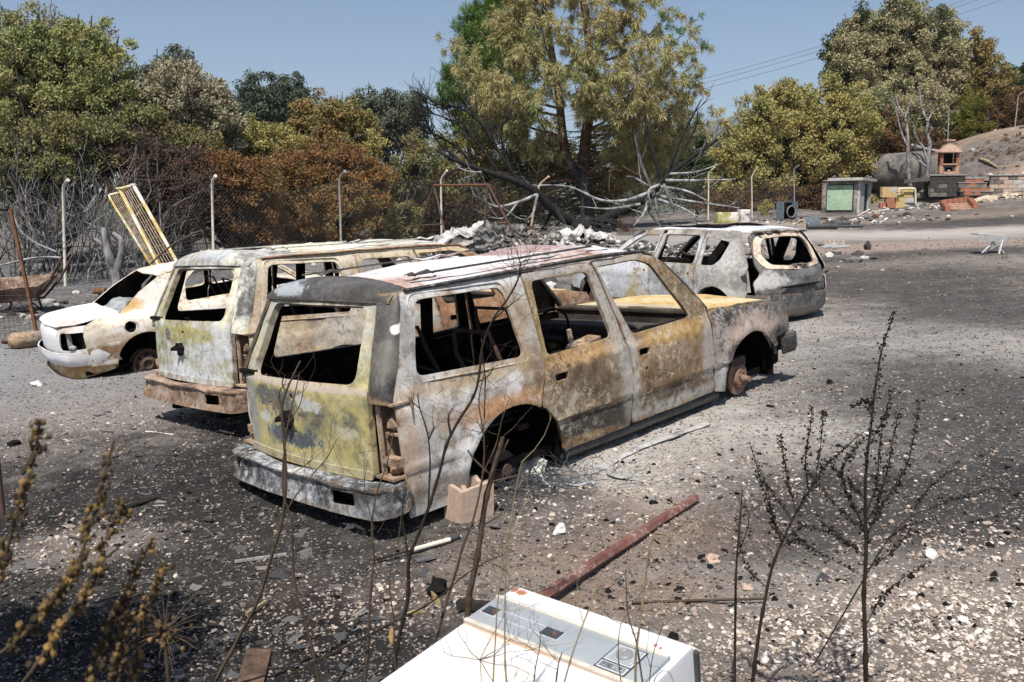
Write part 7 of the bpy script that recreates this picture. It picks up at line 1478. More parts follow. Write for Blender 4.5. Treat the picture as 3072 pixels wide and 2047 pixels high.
def pine():
    Y = 36.0; f = at(1758, 700, Y); f.z = gz(f.x, f.y); o = thing('pine_tree', 'tall scorched pine with a forked black trunk, towering over the yard', 'pine tree', f); bpy.context.view_layer.update()
    A = lambda u, v, dy=0: loc(o, at(u * S_, v * S_, Y + dy)); rng = random.Random(3); tr = MB()
    T1 = line_pts([A(1352, 510), A(1346, 440), A(1342, 380), A(1348, 300), A(1362, 220), A(1355, 120), A(1340, 0), A(1335, -90)], 4); tr.tube(T1, list(np.linspace(.30, .10, len(T1))), 10)
    T2 = line_pts([A(1343, 440), A(1322, 400), A(1300, 355), A(1292, 300), A(1285, 230), A(1268, 120), A(1250, 20), A(1240, -70)], 4); tr.tube(T2, list(np.linspace(.24, .08, len(T2))), 9)
    # black lower trunk, reddish upper bark
    t = NT('pine trunk bark'); sx = t.n('ShaderNodeSeparateXYZ'); t.lk(t.co(), sx.inputs[0]); nz = t.noise(9, 7, .7); big = t.noise(1.2, 3, .5)
    h = t.math('ADD', sx.outputs['Z'], t.math('MULTIPLY', big, 1.6)); k = t.n('ShaderNodeMapRange'); t.lk(h, k.inputs[0]); k.inputs[1].default_value = 3.0; k.inputs[2].default_value = 4.6
    t.color(t.mix(k.outputs[0], t.ramp(nz, [(.4, (.014, .013, .013)), (.62, (.085, .08, .078))]), t.ramp(nz, [(.38, (.07, .04, .025)), (.62, (.21, .125, .075))]))); t.rough(.9); t.bump(nz, .03)
    tr.build('trunk', t.m, o, 70)
    # crown limbs: from the trunks towards the outline of the crown
    out = [(1035, 95, 0), (1050, 130, 1), (1090, 60, .5), (1130, 20, 1), (1060, 165, -.5), (1100, 220, -1), (1120, 250, 1), (1160, 270, -1), (1150, 180, -2), (1200, 100, -2), (1240, 40, -2), (1210, 220, -2.2), (1270, 150, -2.6), (1300, 60, -2.2), (1320, 190, -2.6), (1350, 120, -2.5),
           (1400, 40, -2), (1460, 20, -1), (1540, 30, 1), (1590, 60, 0), (1612, 100, .5), (1600, 160, 0), (1560, 120, -1.5), (1500, 90, -2), (1420, 140, -2.6), (1470, 180, -2.2), (1540, 200, -1.2), (1600, 195, 1), (1585, 225, 0), (1560, 255, 1), (1500, 250, -1.5), (1440, 240, -2.2), (1460, 300, 0), (1540, 290, .8), (1590, 275, 1.5), (1380, 200, -2.5), (1330, -40, -2), (1430, -30, -1), (1250, -30, -1), (1180, -20, 0), (1150, 60, 0), (1200, 20, 1), (1500, -20, 0), (1560, 330, 1.5), (1480, 340, 1), (1640, 260, 2)]
    li = MB(); Cs = []; Ds = []
    g = np.random.default_rng(8)
    for u, v, dy in out:
        e = A(u, v, dy); T = T2 if u < 1290 else T1; s = min(T, key=lambda q: abs(q.z - (e.z - .9 - .35 * abs(e.x - q.x))) + .2 * abs(q.x - e.x)); m_ = s.lerp(e, .5) + Vector((0, 0, -.12 * (e - s).length))
        P_ = line_pts([s, m_, e], 7); li.tube(P_, list(np.linspace(.055, .012, len(P_))), 5, cap=False)
        for k in range(int(len(P_) * .42), len(P_)):
            b = P_[k]; dirn = (P_[k] - P_[k - 1]).normalized(); fr = k / len(P_)
            for q in range(4):
                w = Vector(g.normal(0, 1, 3)); w = (w - dirn * w.dot(dirn) * .3); w.z = w.z * .6 + .15; tip = b + w.normalized() * g.uniform(.15, .62) * (1.25 - .5 * fr)
                if g.random() < .30: li.tube([b, b.lerp(tip, .6) - Vector((0, 0, .03)), tip], [.012, .009, .006], 3, cap=False)
                Cs.append(tip); Ds.append(((tip - b).normalized() * .8 + dirn * .4))
    li.build('limbs', M['bark_brown'], o, 70)
    Cs = np.array(Cs); Ds = np.array(Ds); g3 = np.random.default_rng(1)
    gn = (Cs[:, 0] < A(1130, 0).x) & (Cs[:, 1] > .2) & (Cs[:, 2] > A(0, 140).z); gn |= (Cs[:, 0] > A(1520, 0).x) & (Cs[:, 2] > A(0, 120).z) & (g3.random(len(Cs)) < .55)
    tufts('needles', Cs[~gn], Ds[~gn], 62, .30, .013, L['needle_tan'], o, 5, .6)
    tufts('needles', Cs[gn], Ds[gn], 34, .25, .015, L['needle_green'], o, 6, 0)
    # dead lower twigs
    tw = MB()
    for k in range(46):
        T = T1 if rng.random() < .6 else T2; s = T[rng.randint(2, 12)]; d = Vector((rng.choice((-1, 1)) * rng.uniform(.5, 1), rng.uniform(-.8, .3), rng.uniform(-.1, .35)))
        limb_tree(tw, s, d, rng.uniform(.8, 2.2), .026, 1, rng, -.02, .5, None, 4, 4, (2, 3), .12)
    tw.build('dead_twigs', M['bark_brown'], o, 70)
    return o
pine()
def green_pine():
    Y = 42.0; f = at(1420, 700, Y); f.z = gz(f.x, f.y); o = thing('pine_tree', 'fresh green pine standing behind the left side of the scorched pine', 'pine tree', f); bpy.context.view_layer.update(); g = np.random.default_rng(15)
    B = d2s([(1080, 80, 35, 60), (1110, 50, 40, 55), (1050, 195, 40, 45), (1035, 235, 28, 32), (1120, 130, 50, 70), (1160, 30, 40, 60), (1100, 260, 55, 45), (1080, 300, 50, 35), (1170, 190, 55, 90), (1150, 280, 40, 40), (1180, 0, 50, 50)]); BB = []
    for b in B: c = loc(o, at(b[0], b[1], Y)); BB.append((c.x, g.uniform(-.8, .8), c.z, b[2] * Y / FPX, (b[2] + b[3]) * .45 * Y / FPX, b[3] * Y / FPX))
    C = blob_centres(BB, 1500, 16, .5); D = np.tile(np.array([[0, 0, 1.0]]), (len(C), 1)) + g.normal(0, .35, (len(C), 3)); tufts('needles', C, D, 30, .36, .014, L['needle_green'], o, 17, -.1)
    m = MB(); P_ = line_pts([Vector((0, 0, -.1)), Vector((.2, 0, 2.5)), Vector((.5, 0, 6)), Vector((.6, 0, 9.5))], 4); m.tube(P_, list(np.linspace(.22, .06, len(P_))), 8)
    for c in C[g.choice(len(C), 90, replace=False)]:
        e = Vector(c); s = P_[int(np.clip(e.z / 9.5 * 10 - 1, 2, 11))]; m.tube([s, s.lerp(e, .6) - Vector((0, 0, .1)), e], [.05, .03, .012], 4, cap=False)
    m.build('trunk', M['bark_brown'], o, 70)
green_pine()

# ---------------------------------------------------------------- fallen burnt trees
def fallen(label, name, trunk, r0, branches, mat, bmat, Y, seed, twigs=3, nseg=5):
    o = thing(name, label, 'fallen tree', at(trunk[0][0] * S_, trunk[0][1] * S_, Y)); bpy.context.view_layer.update(); rng = random.Random(seed); A = lambda q: loc(o, at(q[0] * S_, q[1] * S_, Y + (q[2] if len(q) > 2 else 0)))
    m = MB(); P_ = line_pts([A(q) for q in trunk], 5); m.tube(P_, list(np.linspace(r0, r0 * .22, len(P_))), 10); m.build('trunk', M[mat], o, 70)
    for k, br in enumerate(branches):
        mb = MB(); pts = line_pts([A(q) for q in br[0]], nseg); mb.tube(pts, list(np.linspace(br[1] * 1.5, max(.008, br[1] * .35), len(pts))), 6)
        for j in range(int((br[2] if len(br) > 2 else twigs) * (2.2 if len(br) < 4 else 1.2))):
            i = rng.randint(len(pts) // 3, len(pts) - 2); d = (pts[i + 1] - pts[i]).normalized() + Vector((rng.gauss(0, .5), rng.gauss(0, .4), rng.gauss(.35, .4))); limb_tree(mb, pts[i], d, rng.uniform(.4, 1.1), br[1] * .42, 1, rng, .12, .4, None, 4, 4, (2, 3), .15)
        mb.build('branch', M[br[3] if len(br) > 3 else bmat], o, 70)
fallen('charred fallen tree leaning left over the fence with upcurved black branches', 'fallen_tree', [(1400, 545, 1), (1330, 520, .5), (1270, 480, 0), (1230, 440, -.3), (1180, 415, -.5), (1120, 395, -.7), (1050, 370, -.8), (1000, 345, -.8)], .21, [
    ([(1210, 430), (1180, 400), (1140, 340), (1110, 290), (1060, 250), (1000, 240)], .06, 9), ([(1150, 405), (1120, 360), (1080, 310), (1020, 270), (960, 255)], .05, 9), ([(1100, 390), (1050, 340), (1000, 310), (950, 300)], .045, 8), ([(1180, 410), (1160, 350), (1150, 300), (1170, 270)], .04, 6), ([(1060, 372), (1010, 330), (980, 280), (965, 250)], .04, 7),
    ([(1120, 395, -.6), (1080, 395, -1), (1040, 380, -1.2)], .03, 2, 'bark_ash'), ([(1240, 445, -.3), (1190, 465, -.8), (1140, 475, -1), (1100, 455, -1.2), (1085, 445, -1.2)], .045, 3, 'bark_ash'), ([(1235, 450, -.5), (1225, 490, -.9), (1205, 505, -1), (1180, 495, -1.1)], .03, 2, 'bark_ash'), ([(1190, 465, -.8), (1160, 500, -1), (1120, 500, -1.1)], .03, 2, 'bark_ash'), ([(1280, 485), (1300, 520, -.5), (1310, 560, -.6)], .07, 2), ([(1320, 515), (1340, 540, -.5), (1345, 570, -.6)], .08, 2), ([(1270, 480, .3), (1250, 520, .2), (1215, 560, .1)], .05, 3), ([(1040, 365), (990, 370), (940, 390), (920, 420)], .035, 6), ([(1080, 380), (1030, 400), (990, 440), (960, 470)], .03, 6), ([(1150, 410), (1110, 430), (1060, 470), (1020, 500)], .03, 7), ([(1200, 425), (1150, 440), (1090, 490), (1050, 540)], .03, 7)],
       'bark_char', 'bark_char', 32.0, 31)
fallen('charred fallen tree at the right with ash-white radiating branches', 'fallen_tree', [(1330, 530, 1), (1400, 500, .5), (1450, 475, .2), (1490, 450, 0), (1530, 410, -.3), (1580, 370, -.5), (1650, 320, -.8)], .23, [
    ([(1530, 410), (1560, 330), (1590, 270), (1612, 228)], .055, 3, 'bark_char'), ([(1520, 415), (1500, 350), (1485, 290), (1480, 250)], .05, 3, 'bark_char'), ([(1500, 440), (1475, 380), (1460, 320), (1452, 262)], .045, 3, 'bark_black_white'), ([(1540, 400), (1600, 360), (1650, 310), (1665, 290)], .05, 4, 'bark_black_white'), ([(1545, 395), (1580, 330), (1600, 290), (1603, 255)], .04, 3, 'bark_char'),
    ([(1500, 440, -.5), (1440, 460, -1.2), (1380, 460, -1.8), (1310, 430, -2), (1240, 425, -2)], .05, 1, 'bark_ash'), ([(1540, 400, -.4), (1600, 395, -1), (1660, 375, -1.2)], .035, 1, 'bark_ash'), ([(1530, 415, -.4), (1610, 415, -1), (1690, 412, -1.2)], .045, 1, 'bark_ash'), ([(1520, 430, -.4), (1580, 440, -1), (1640, 470, -1.4)], .045, 1, 'bark_ash'), ([(1510, 450, -.4), (1570, 460, -1), (1640, 470, -1.2), (1700, 478, -1.3)], .04, 1, 'bark_ash'),
    ([(1500, 455, -.4), (1560, 475, -1), (1610, 500, -1.3)], .045, 1, 'bark_ash'), ([(1500, 440, -.4), (1510, 480, -1), (1515, 510, -1.2)], .055, 1, 'bark_black_white'), ([(1490, 455, -.4), (1480, 490, -1), (1455, 520, -1.4)], .05, 1, 'bark_ash'), ([(1525, 425, -.4), (1545, 470, -1), (1548, 490, -1.2)], .05, 1, 'bark_black_white'), ([(1485, 460, -.4), (1500, 500, -1), (1530, 530, -1.4)], .05, 1, 'bark_black_white'), ([(1500, 435, -.3), (1460, 410, -.8), (1440, 405, -1)], .035, 1, 'bark_ash'), ([(1470, 470, -.4), (1400, 480, -1), (1330, 475, -1.5)], .04, 1, 'bark_ash'), ([(1515, 425, -.6), (1490, 440, -1.2), (1500, 480, -1.5)], .045, 0, 'bark_ash')],
       'bark_char', 'bark_char', 34.0, 32, 1)
def mound():
    rng = random.Random(9); o = thing('root_mound', 'black root mound at the foot of the scorched pine', 'roots', at(1760, 690, 34.5)); bpy.context.view_layer.update()
    for k in range(16):
        m = MB(); s = Vector((rng.uniform(-.6, .6), rng.uniform(-.3, .3), rng.uniform(.1, .5))); e = Vector((rng.uniform(-1.9, 1.9), rng.uniform(-1.4, .2), -.35)); P_ = line_pts([s, s.lerp(e, .5) + Vector((0, 0, .25)), e], 4); m.tube(P_, list(np.linspace(.10, .03, len(P_))), 6); m.build('root', M['bark_char'], o, 70)
mound()
# two bare dead trees by the tank
def dead_tree(label, paths, Y, seed):
    u, v = paths[0][0][0]; f = at(u, v, Y); z = gz(f.x, f.y); o = thing('dead_tree', label, 'dead tree', f); bpy.context.view_layer.update(); rng = random.Random(seed)
    for i, (p_, r) in enumerate(paths):
        pts = [loc(o, at(a, b, Y + .2 * k)) for k, (a, b) in enumerate(p_)]
        if i == 0: pts = [Vector((pts[0].x, pts[0].y, z - f.z - .1))] + pts
        P_ = line_pts(pts, 4); m = MB(); m.tube(P_, list(np.linspace(r, r * .3, len(P_))), 7)
        for q in range(2): limb_tree(m, P_[rng.randint(len(P_) // 2, len(P_) - 1)], Vector((rng.gauss(0, .7), rng.gauss(0, .5), 1)), rng.uniform(.4, 1.0), r * .25, 1, rng, .1, .4, None, 4, 4)
        m.build('trunk' if i == 0 else 'limb', M['bark_grey'], o, 70)
dead_tree('grey dead tree left of its pair in front of the tank', [([(2736, 575), (2727, 540), (2724, 470), (2723, 400), (2714, 352), (2695, 320), (2690, 290)], .13), ([(2715, 355), (2725, 325), (2735, 300)], .06), ([(2724, 440), (2705, 400), (2690, 340), (2678, 290)], .07)], 51, 1)
dead_tree('grey dead tree right of its pair, whiter and more forked', [([(2778, 568), (2782, 520), (2786, 460), (2790, 430), (2781, 400), (2783, 365), (2766, 330), (2762, 300), (2757, 258)], .14), ([(2783, 365), (2792, 345), (2800, 328)], .06), ([(2782, 480), (2768, 440), (2752, 420), (2738, 388)], .08), ([(2780, 500), (2765, 488), (2735, 470)], .06)], 50.5, 2)

# ---------------------------------------------------------------- hazy summer air
def haze():
    m = MB(); m.box((0, 0, 190), (6200, 6200, 420)); hm = bpy.data.materials.new('hazy air'); hm.use_nodes = True; nt = hm.node_tree; nt.nodes.remove(nt.nodes['Principled BSDF'])
    v = nt.nodes.new('ShaderNodeVolumePrincipled'); v.inputs['Color'].default_value = (.86, .92, 1, 1); v.inputs['Density'].default_value = .00011; nt.links.new(v.outputs[0], nt.nodes['Material Output'].inputs['Volume'])
    tag(m.build('haze', hm), 'thin blue summer haze over the whole valley', kind='stuff')
haze()
# ---------------------------------------------------------------- white appliance lying in the foreground
def appliance():
    za = .70; P1 = onz(1548, 1756, za); P2 = onz(2082, 1937, za); e1 = (P2 - P1); W = e1.length; e1.normalize()
    d3 = ray(1134, 2046); t = (P1 - CAM_POS).dot(e1) / d3.dot(e1); P3 = CAM_POS + d3 * t; e2 = (P3 - P1).normalized(); up = e1.cross(e2)
    if up.z < 0: up = -up
    rot = Matrix((e1, e2, up)).transposed(); o = thing('washing_machine', 'white washing machine lying on its back with grey control strip, in the foreground', 'washing machine', Matrix.Translation(P1) @ rot.to_4x4())
    enamel = NT('white enamel'); n = enamel.noise(6, 6, .65); c = enamel.ramp(n, [(.3, (.62, .63, .66)), (.7, (.70, .71, .735))])
    for cc, rr_, col, s in (((.05, .03, 0), (.022, .016, .05), (.42, .14, .03), .95), ((.015, .025, 0), (.012, .02, .05), (.30, .09, .03), .9), ((W * .3, .282, 0), (W * .3, .006, .05), (.55, .27, .13), .8), ((W * .72, .281, 0), (W * .2, .004, .05), (.5, .3, .18), .6), ((W * .25, .36, 0), (.10, .004, .05), (.55, .36, .22), .5), ((W * .22, .39, 0), (.07, .003, .05), (.55, .36, .22), .5), ((W * .5, .05, 0), (.05, .02, .05), (.60, .52, .36), .5), ((W * .75, .04, 0), (.03, .012, .05), (.55, .44, .28), .5), ((W * .6, .5, 0), (.25, .16, .05), (.58, .53, .44), .45), ((W * .86, .06, .0), (.008, .008, .02), (.4, .12, .05), .9), ((W * .89, .065, .0), (.006, .008, .02), (.4, .12, .05), .9), ((W * .3, .45, 0), (.18, .10, .05), (.60, .54, .42), .5), ((W * .2, .3, 0), (.08, .02, .05), (.6, .45, .3), .5)):
        c = enamel.zone(c, cc, rr_, col, .5, .4, 25, s)
    enamel.color(c); enamel.rough(.32); enamel.b.inputs['Specular IOR Level'].default_value = .4; enamel = enamel.m
    grey = simple('grey control strip', (.30, .325, .345), .42, .1, .12, 5); dk = simple('dark label', (.045, .05, .058), .5, 0, .4, 30); pale = simple('pale line print', (.58, .60, .62), .5, 0, .05); chrome = simple('dull knob', (.42, .41, .40), .3, .55, .15, 20)
    D = .86; Hh = .58
    m = MB(); m.bbox((W / 2, D / 2, -Hh / 2), (W, D, Hh), .012); m.build('casing', enamel, o, 40)
    m = MB(); m.bbox((W + .006, D / 2 + .01, -Hh / 2 - .08), (.018, D * 1.02, Hh * .80), .006); m.build('side_panel', enamel, o, 40)
    m = MB(); m.bbox((W + .002, -.004, -.22), (.018, .018, .40), .005); m.build('edge_trim', M['pipe_dark'], o)
    def slab(name, x0, x1, y0, y1, h, mat, parent=o, b=.003):
        m = MB(); m.bbox(((x0 + x1) / 2, (y0 + y1) / 2, h / 2), (x1 - x0, y1 - y0, h), b); return m.build(name, mat, parent, 40)
    st = slab('control_strip', .004, W - .03, .112, .262, .010, grey)
    slab('strip_edge', .002, W - .026, .098, .113, .016, simple('beige trim', (.50, .48, .43), .5, 0, .1)); slab('strip_edge', .002, W - .026, .261, .279, .013, simple('stained trim', (.52, .47, .40), .6, 0, .2, 30)); slab('strip_edge', W - .031, W - .022, .1, .278, .013, grey)
    def flat(name, x0, x1, y0, y1, z, mat, parent): m = MB(); m.box(((x0 + x1) / 2, (y0 + y1) / 2, z), (x1 - x0, y1 - y0, .0012)); return m.build(name, mat, parent)
    k = 1.0
    for x0, x1 in ((.022, .078), (.276, .348)):
        l = flat('label', x0 - .002, x1 + .002, .164, .212, .0106, pale, st); flat('label_print', x0, x1, .166, .210, .0119, dk, l)
        mm = MB(); mm.lathe([(.008, 0), (.006, .005), (0, .005)], ((x0 + x1) / 2 + .012, .188, .012), 12); mm.build('screw', M['rust'], l, 40)
    for y in (.166, .209): flat('print_line', .081, .274, y, y + .0015, .0107, pale, st)
    b = flat('badge', .528, .638, .120, .260, .0107, dk, st); flat('badge_border', .534, .632, .126, .213, .0119, pale, b); flat('badge_field', .537, .629, .129, .210, .0131, grey, b); flat('badge_border', .543, .623, .134, .1352, .0143, pale, b); flat('badge_border', .543, .5442, .134, .205, .0143, pale, b); flat('badge_border', .6218, .623, .134, .205, .0143, pale, b)
    flat('name_plate', .534, .632, .221, .255, .0119, pale, b); flat('name_field', .537, .629, .224, .252, .0131, grey, b)
    for x0, x1, y0, y1 in ((.543, .623, .228, .2290), (.543, .623, .247, .2480), (.543, .544, .228, .248), (.622, .623, .228, .248)): flat('name_frame', x0, x1, y0, y1, .0143, dk, b)
    mm = MB(); mm.lathe([(.026, 0), (.026, .008), (.023, .012), (.0205, .011), (.019, .008), (0, .009)], (.583, .171, .013), 32); mm.build('dial', chrome, b, 30)
    # lettering on the plate, in blocky strokes: F A G . - R
    def strokes(x, segs, nm):
        mm = MB()
        for (a, c_, d, e) in segs:
            p, q = Vector((x + a * .0085, .2438 - c_ * .0118, .0146)), Vector((x + d * .0085, .2438 - e * .0118, .0146)); v = q - p; n_ = Vector((-v.y, v.x, 0)).normalized() * .0012; ex = v.normalized() * .001
            mm.add([p - ex + n_, p - ex - n_, q + ex - n_, q + ex + n_], [(0, 1, 2, 3)])
        mm.build(nm, dk, b)
    F_ = [(0, 0, 0, 1), (0, 1, 1, 1), (0, .52, .85, .52)]; A2 = [(0, 0, 0, .75), (0, .75, .3, 1), (.3, 1, 1, 1), (1, 1, 1, 0), (0, .45, 1, .45)]; G_ = [(1, 1, .25, 1), (.25, 1, 0, .75), (0, .75, 0, 0), (0, 0, 1, 0), (1, 0, 1, .5), (1, .5, .55, .5)]; R_ = [(0, .75, 0, .45), (0, 1, .8, 1), (.8, 1, 1, .8), (1, .8, .8, .5), (.8, .5, .1, .5), (.6, .5, 1, 0)]
    # letters read along the strip from the left, tops towards the far edge
    strokes(.549, F_, 'letter_f'); strokes(.561, A2, 'letter_a'); strokes(.573, G_, 'letter_g'); strokes(.594, [(0, .25, .5, .25)], 'print_dash'); strokes(.605, R_, 'letter_r')
    return o
appliance()

# ---------------------------------------------------------------- beam, sticks, board, block
def ground_bar(name, label, cat, a, b, r, mat, n=4, lift=(.0, .0), sm=None, taper=1.0):
    pa, pb = (G(*a) if not isinstance(a, Vector) else a), (G(*b) if not isinstance(b, Vector) else b); pa = pa + Vector((0, 0, r + lift[0])); pb = pb + Vector((0, 0, r + lift[1])); m = MB(); m.tube([Vector((0, 0, 0)), (pb - pa) * .5, pb - pa], [r, r * (1 + taper) / 2, r * taper], n); o = m.build(name, M[mat] if isinstance(mat, str) else mat, None, 50 if n > 4 else None); o.location = pa; return tag(o, label, cat)
rb = burnt('dusty red-brown steel', [(.36, (.10, .042, .034)), (.5, (.145, .06, .048)), (.66, (.20, .10, .08))], (), (.25, (.07, .035, .03), .45, (.5, .46, .42)), 1.6, 200.0, bump=.001)
far_e = G(2085, 1512) + Vector((0, 0, .035)); near_e = at(1560, 1835, 4.05)
m = MB(); c = near_e; m.tube([(far_e - c) * -.02, far_e - c], .030, 6); o = m.build('steel_beam', rb, None, 20); o.location = c; tag(o, 'long red-brown steel bar with one end propped behind the white appliance', 'steel bar')
ground_bar('charred_plank', 'charred brown plank end poking out left of the white appliance', 'plank', (1372, 1830), (1500, 1838), .028, 'wood_char', 4)
def blockthing():
    q = G(1385, 1578); o = thing('concrete_block', 'pinkish hollow concrete block standing under the nearest car behind its bumper', 'block', q, (0, 0, math.radians(38))); bpy.context.view_layer.update(); a, b, t, H_ = .24, .19, .030, .235
    # corner nearest the camera at the origin; a runs right-back, b runs left-back
    def wall(p, q, h0, h1, notch=0):
        p, q = Vector(p), Vector(q); d = (q - p).normalized(); n_ = Vector((-d.y, d.x, 0)) * t; k = 9; L_ = (q - p).length; m = MB(); vs = []; fs = []
        for i in range(k):
            f = i / (k - 1); h = h0 + (h1 - h0) * f - notch * math.sin(PI * f) ** 2 + .004 * mnoise.noise(Vector((f * 9, p.x * 9, p.y * 9)))
            for off in (Vector((0, 0, 0)), n_): vs += [p + d * L_ * f + off + Vector((0, 0, -.02)), p + d * L_ * f + off + Vector((0, 0, h))]
        for i in range(k - 1):
            e = 4 * i; fs += [(e, e + 4, e + 5, e + 1), (e + 2, e + 3, e + 7, e + 6), (e + 1, e + 5, e + 7, e + 3)]
        fs += [(0, 1, 3, 2), (4 * k - 4, 4 * k - 2, 4 * k - 1, 4 * k - 3)]; m.add(vs, fs); m.build('wall', M['block'], o)
    wall((0, 0, 0), (a, 0, 0), .20, .235, .0); wall((0, b, 0), (0, .0, 0), .235, .19, .035) if 0 else wall((.0015, b, 0), (.0015, .002, 0), .225, .202, .0)
    wall((a - .002, t + .002, 0), (a - .002, b, 0), .235, .23, .03); wall((a - .003, b - .001, 0), (.004, b - .001, 0), .23, .225, .0); wall((a * .5, t + .003, 0), (a * .5, b - t - .003, 0), .205, .22, .05)
blockthing()
def stick2():
    a, b, c = G(1118, 1692), G(1228, 1662), G(1350, 1628); up = Vector((0, 0, .018)); o = thing('burnt_pipe', 'half white half burnt thin pipe lying behind the dry stalks', 'pipe', a); bpy.context.view_layer.update()
    for nm, p, q, r, mt in (('burnt_end', a, b, .007, 'wood_char'), ('white_tube', b, c, .014, 'post_white'), ('dark_end', c, G(1378, 1618), .016, 'pipe_dark')):
        m = MB(); m.tube([loc(o, p + up), loc(o, q + up)], r, 8); m.build(nm, M[mt], o, 60)
stick2()
ground_bar('charred_stick', 'thick charred stick lying on dark soil left of the nearest car', 'stick', (312, 1552), (470, 1500), .017, 'wood_char', 7, taper=.9); ground_bar('thin_stick', 'thin black stick continuing from the thick charred stick', 'stick', (462, 1500), (560, 1478), .008, 'wood_char', 6)
q0, q1 = G(735, 2130), G(778, 1965); d_ = q1 - q0; m = MB(); m.bbox((0, 0, 0), (.11, d_.length, .022), .004); o = m.build('wooden_board', bark('scorched board', (.035, .025, .02), (.15, .09, .062), 7, .004)); o.location = (q0 + q1) / 2 + Vector((0, 0, .02)); o.rotation_euler = (math.atan2(d_.z, Vector((d_.x, d_.y)).length), .08, -math.atan2(d_.x, d_.y)); tag(o, 'scorched brown board lying at the bottom edge of the picture', 'board')
ground_bar('broken_twig', 'long dry twig lying right of the white appliance', 'twig', (1895, 1818), (2290, 1812), .007, 'stem_brown', 5, (.01, .02)); ground_bar('white_lath', 'pale flat lath lying in the dark shards below the nearest car', 'lath', (705, 1690), (860, 1668), .010, 'ash_grey', 4); ground_bar('white_stick', 'white thin stick on the ground below the tan bumper', 'stick', (438, 1298), (520, 1308), .009, 'post_white', 5)
ground_bar('bark_strip', 'curled yellowish bark strip lying near the bottom stalks', 'bark strip', (740, 1850), (800, 1812), .012, 'stem_pale', 4)
pole_b = at(6, 1516, 4.4); m = MB(); m.tube([Vector((0, 0, -.05)), Vector((-.03, 0, 1.0))], .014, 7); o = m.build('dark_pole', M['rust_dark'], None, 60); pole_b.z = gz(pole_b.x, pole_b.y); o.location = at(6, 1516, 4.4); tag(o, 'dark thin pole standing at the left edge of the picture', 'pole')
# flattened ash-covered hose along the sill, melted strip, ring of ash
P_ = [G(*q) + Vector((0, 0, .012)) for q in ((1745, 1432), (1800, 1410), (1860, 1378), (1920, 1346), (1990, 1322), (2060, 1296), (2120, 1275))]; c = P_[0].copy(); m = MB(); L_ = line_pts(P_, 6); m.tube([q - c + Vector((.012 * mnoise.noise(q * 6), .012 * mnoise.noise(q * 5), .006 * mnoise.noise(q * 9))) for q in L_], [.035 + .014 * mnoise.noise(q * 4) for q in L_], 7, flat=.4); o = m.build('ashen_hose', burnt('ash grey hose', [(.4, (.16, .155, .15)), (.52, (.36, .35, .34)), (.64, (.46, .45, .44))], (), (.4, SOOT, .4, WHITE), 2.5, 210.0, bump=.008), None, 60); o.location = c; tag(o, 'long flattened ash-grey hose lying along the sunny side of the nearest car', 'hose')
silver = simple('melted aluminium', (.52, .55, .58), .35, .5, .15, 12, .004)
P_ = [G(*q) + Vector((0, 0, .012)) for q in ((1664, 1454), (1700, 1458), (1735, 1461), (1765, 1452), (1786, 1455))]; c = P_[0].copy(); m = MB(); m.tube([q - c for q in line_pts(P_, 5)], [.004, .008, .012, .014, .014, .014, .013, .013, .013, .014, .015, .018, .02, .022, .024, .024, .024, .024, .022, .018, .008], 7, flat=.35); o = m.build('melted_metal', silver, None, 60); o.location = c; tag(o, 'silvery tongue of melted metal on the ash below the rear wheel arch', 'melted metal')
P_ = [G(*q) + Vector((0, 0, .01)) for q in ((1620, 1425), (1632, 1445), (1648, 1462), (1664, 1468))]; c = P_[0].copy(); m = MB(); m.tube([q - c for q in line_pts(P_, 4)], .012, 6, flat=.4); o = m.build('melted_metal', M['ash'], None, 60); o.location = c; tag(o, 'short pale drip of melted metal left of the silvery tongue', 'melted metal')
q = G(1895, 1423); m = MB(); m.lathe([(.17, 0), (.165, .012), (.13, .015), (.12, .006), (0, .012)], (0, 0, 0), 30); o = m.build('ash_disc', burnt('ashen disc', [(.4, (.2, .195, .19)), (.52, (.36, .35, .33)), (.64, (.43, .42, .40))], (), (.4, SOOT, .3, ASH), 3, 214.0), None, 30); o.location = q; o.rotation_euler = (-.05, .05, 0); tag(o, 'round flat ash-grey disc lying on the pale ash', 'disc')
# burnt tyre wires around the rear wheel
def wires():
    q = G(1560, 1440); o = thing('tyre_wires', 'tangle of burnt tyre wires spilling from the rear wheel arch', 'wire tangle', q); bpy.context.view_layer.update(); rng = random.Random(17)
    m = MB()
    for k in range(150):
        cx, cy = rng.gauss(0, .25), rng.gauss(0, .12); a0 = rng.uniform(0, 6.3); r = rng.uniform(.1, .3); pts = [Vector((cx + r * math.cos(a0 + i * .28) * 1.2, cy + r * math.sin(a0 + i * .28) * .6 - .1, .015 + .05 * rng.random() + (.10 * math.sin(i * .5) if k % 4 == 0 else 0))) for i in range(7)]; m.tube(pts, .0022, 3, cap=False)
    for k in range(40):
        a0 = rng.uniform(.4, 2.2); pts = [Vector((-.05 + .1 * rng.random() + .3 * math.cos(a0 + i * .2), .18, .10 + .34 * math.sin(a0 + i * .2))) for i in range(6)]; m.tube(pts, .002, 3, cap=False)
    tag(m.build('strands', simple('blue grey wire', (.07, .08, .095), .5, .4, .4, 5), o), kind='stuff')
    for k, (x, y, s) in enumerate(((.02, .06, .06), (-.12, .02, .05), (.10, .1, .07))): m = MB(); m.rock((x, y, .05), (s, s * .6, s * 1.2), rng, 2, 1, .6); m.build('ash_flake', M['ash'], o, 40)
wires()
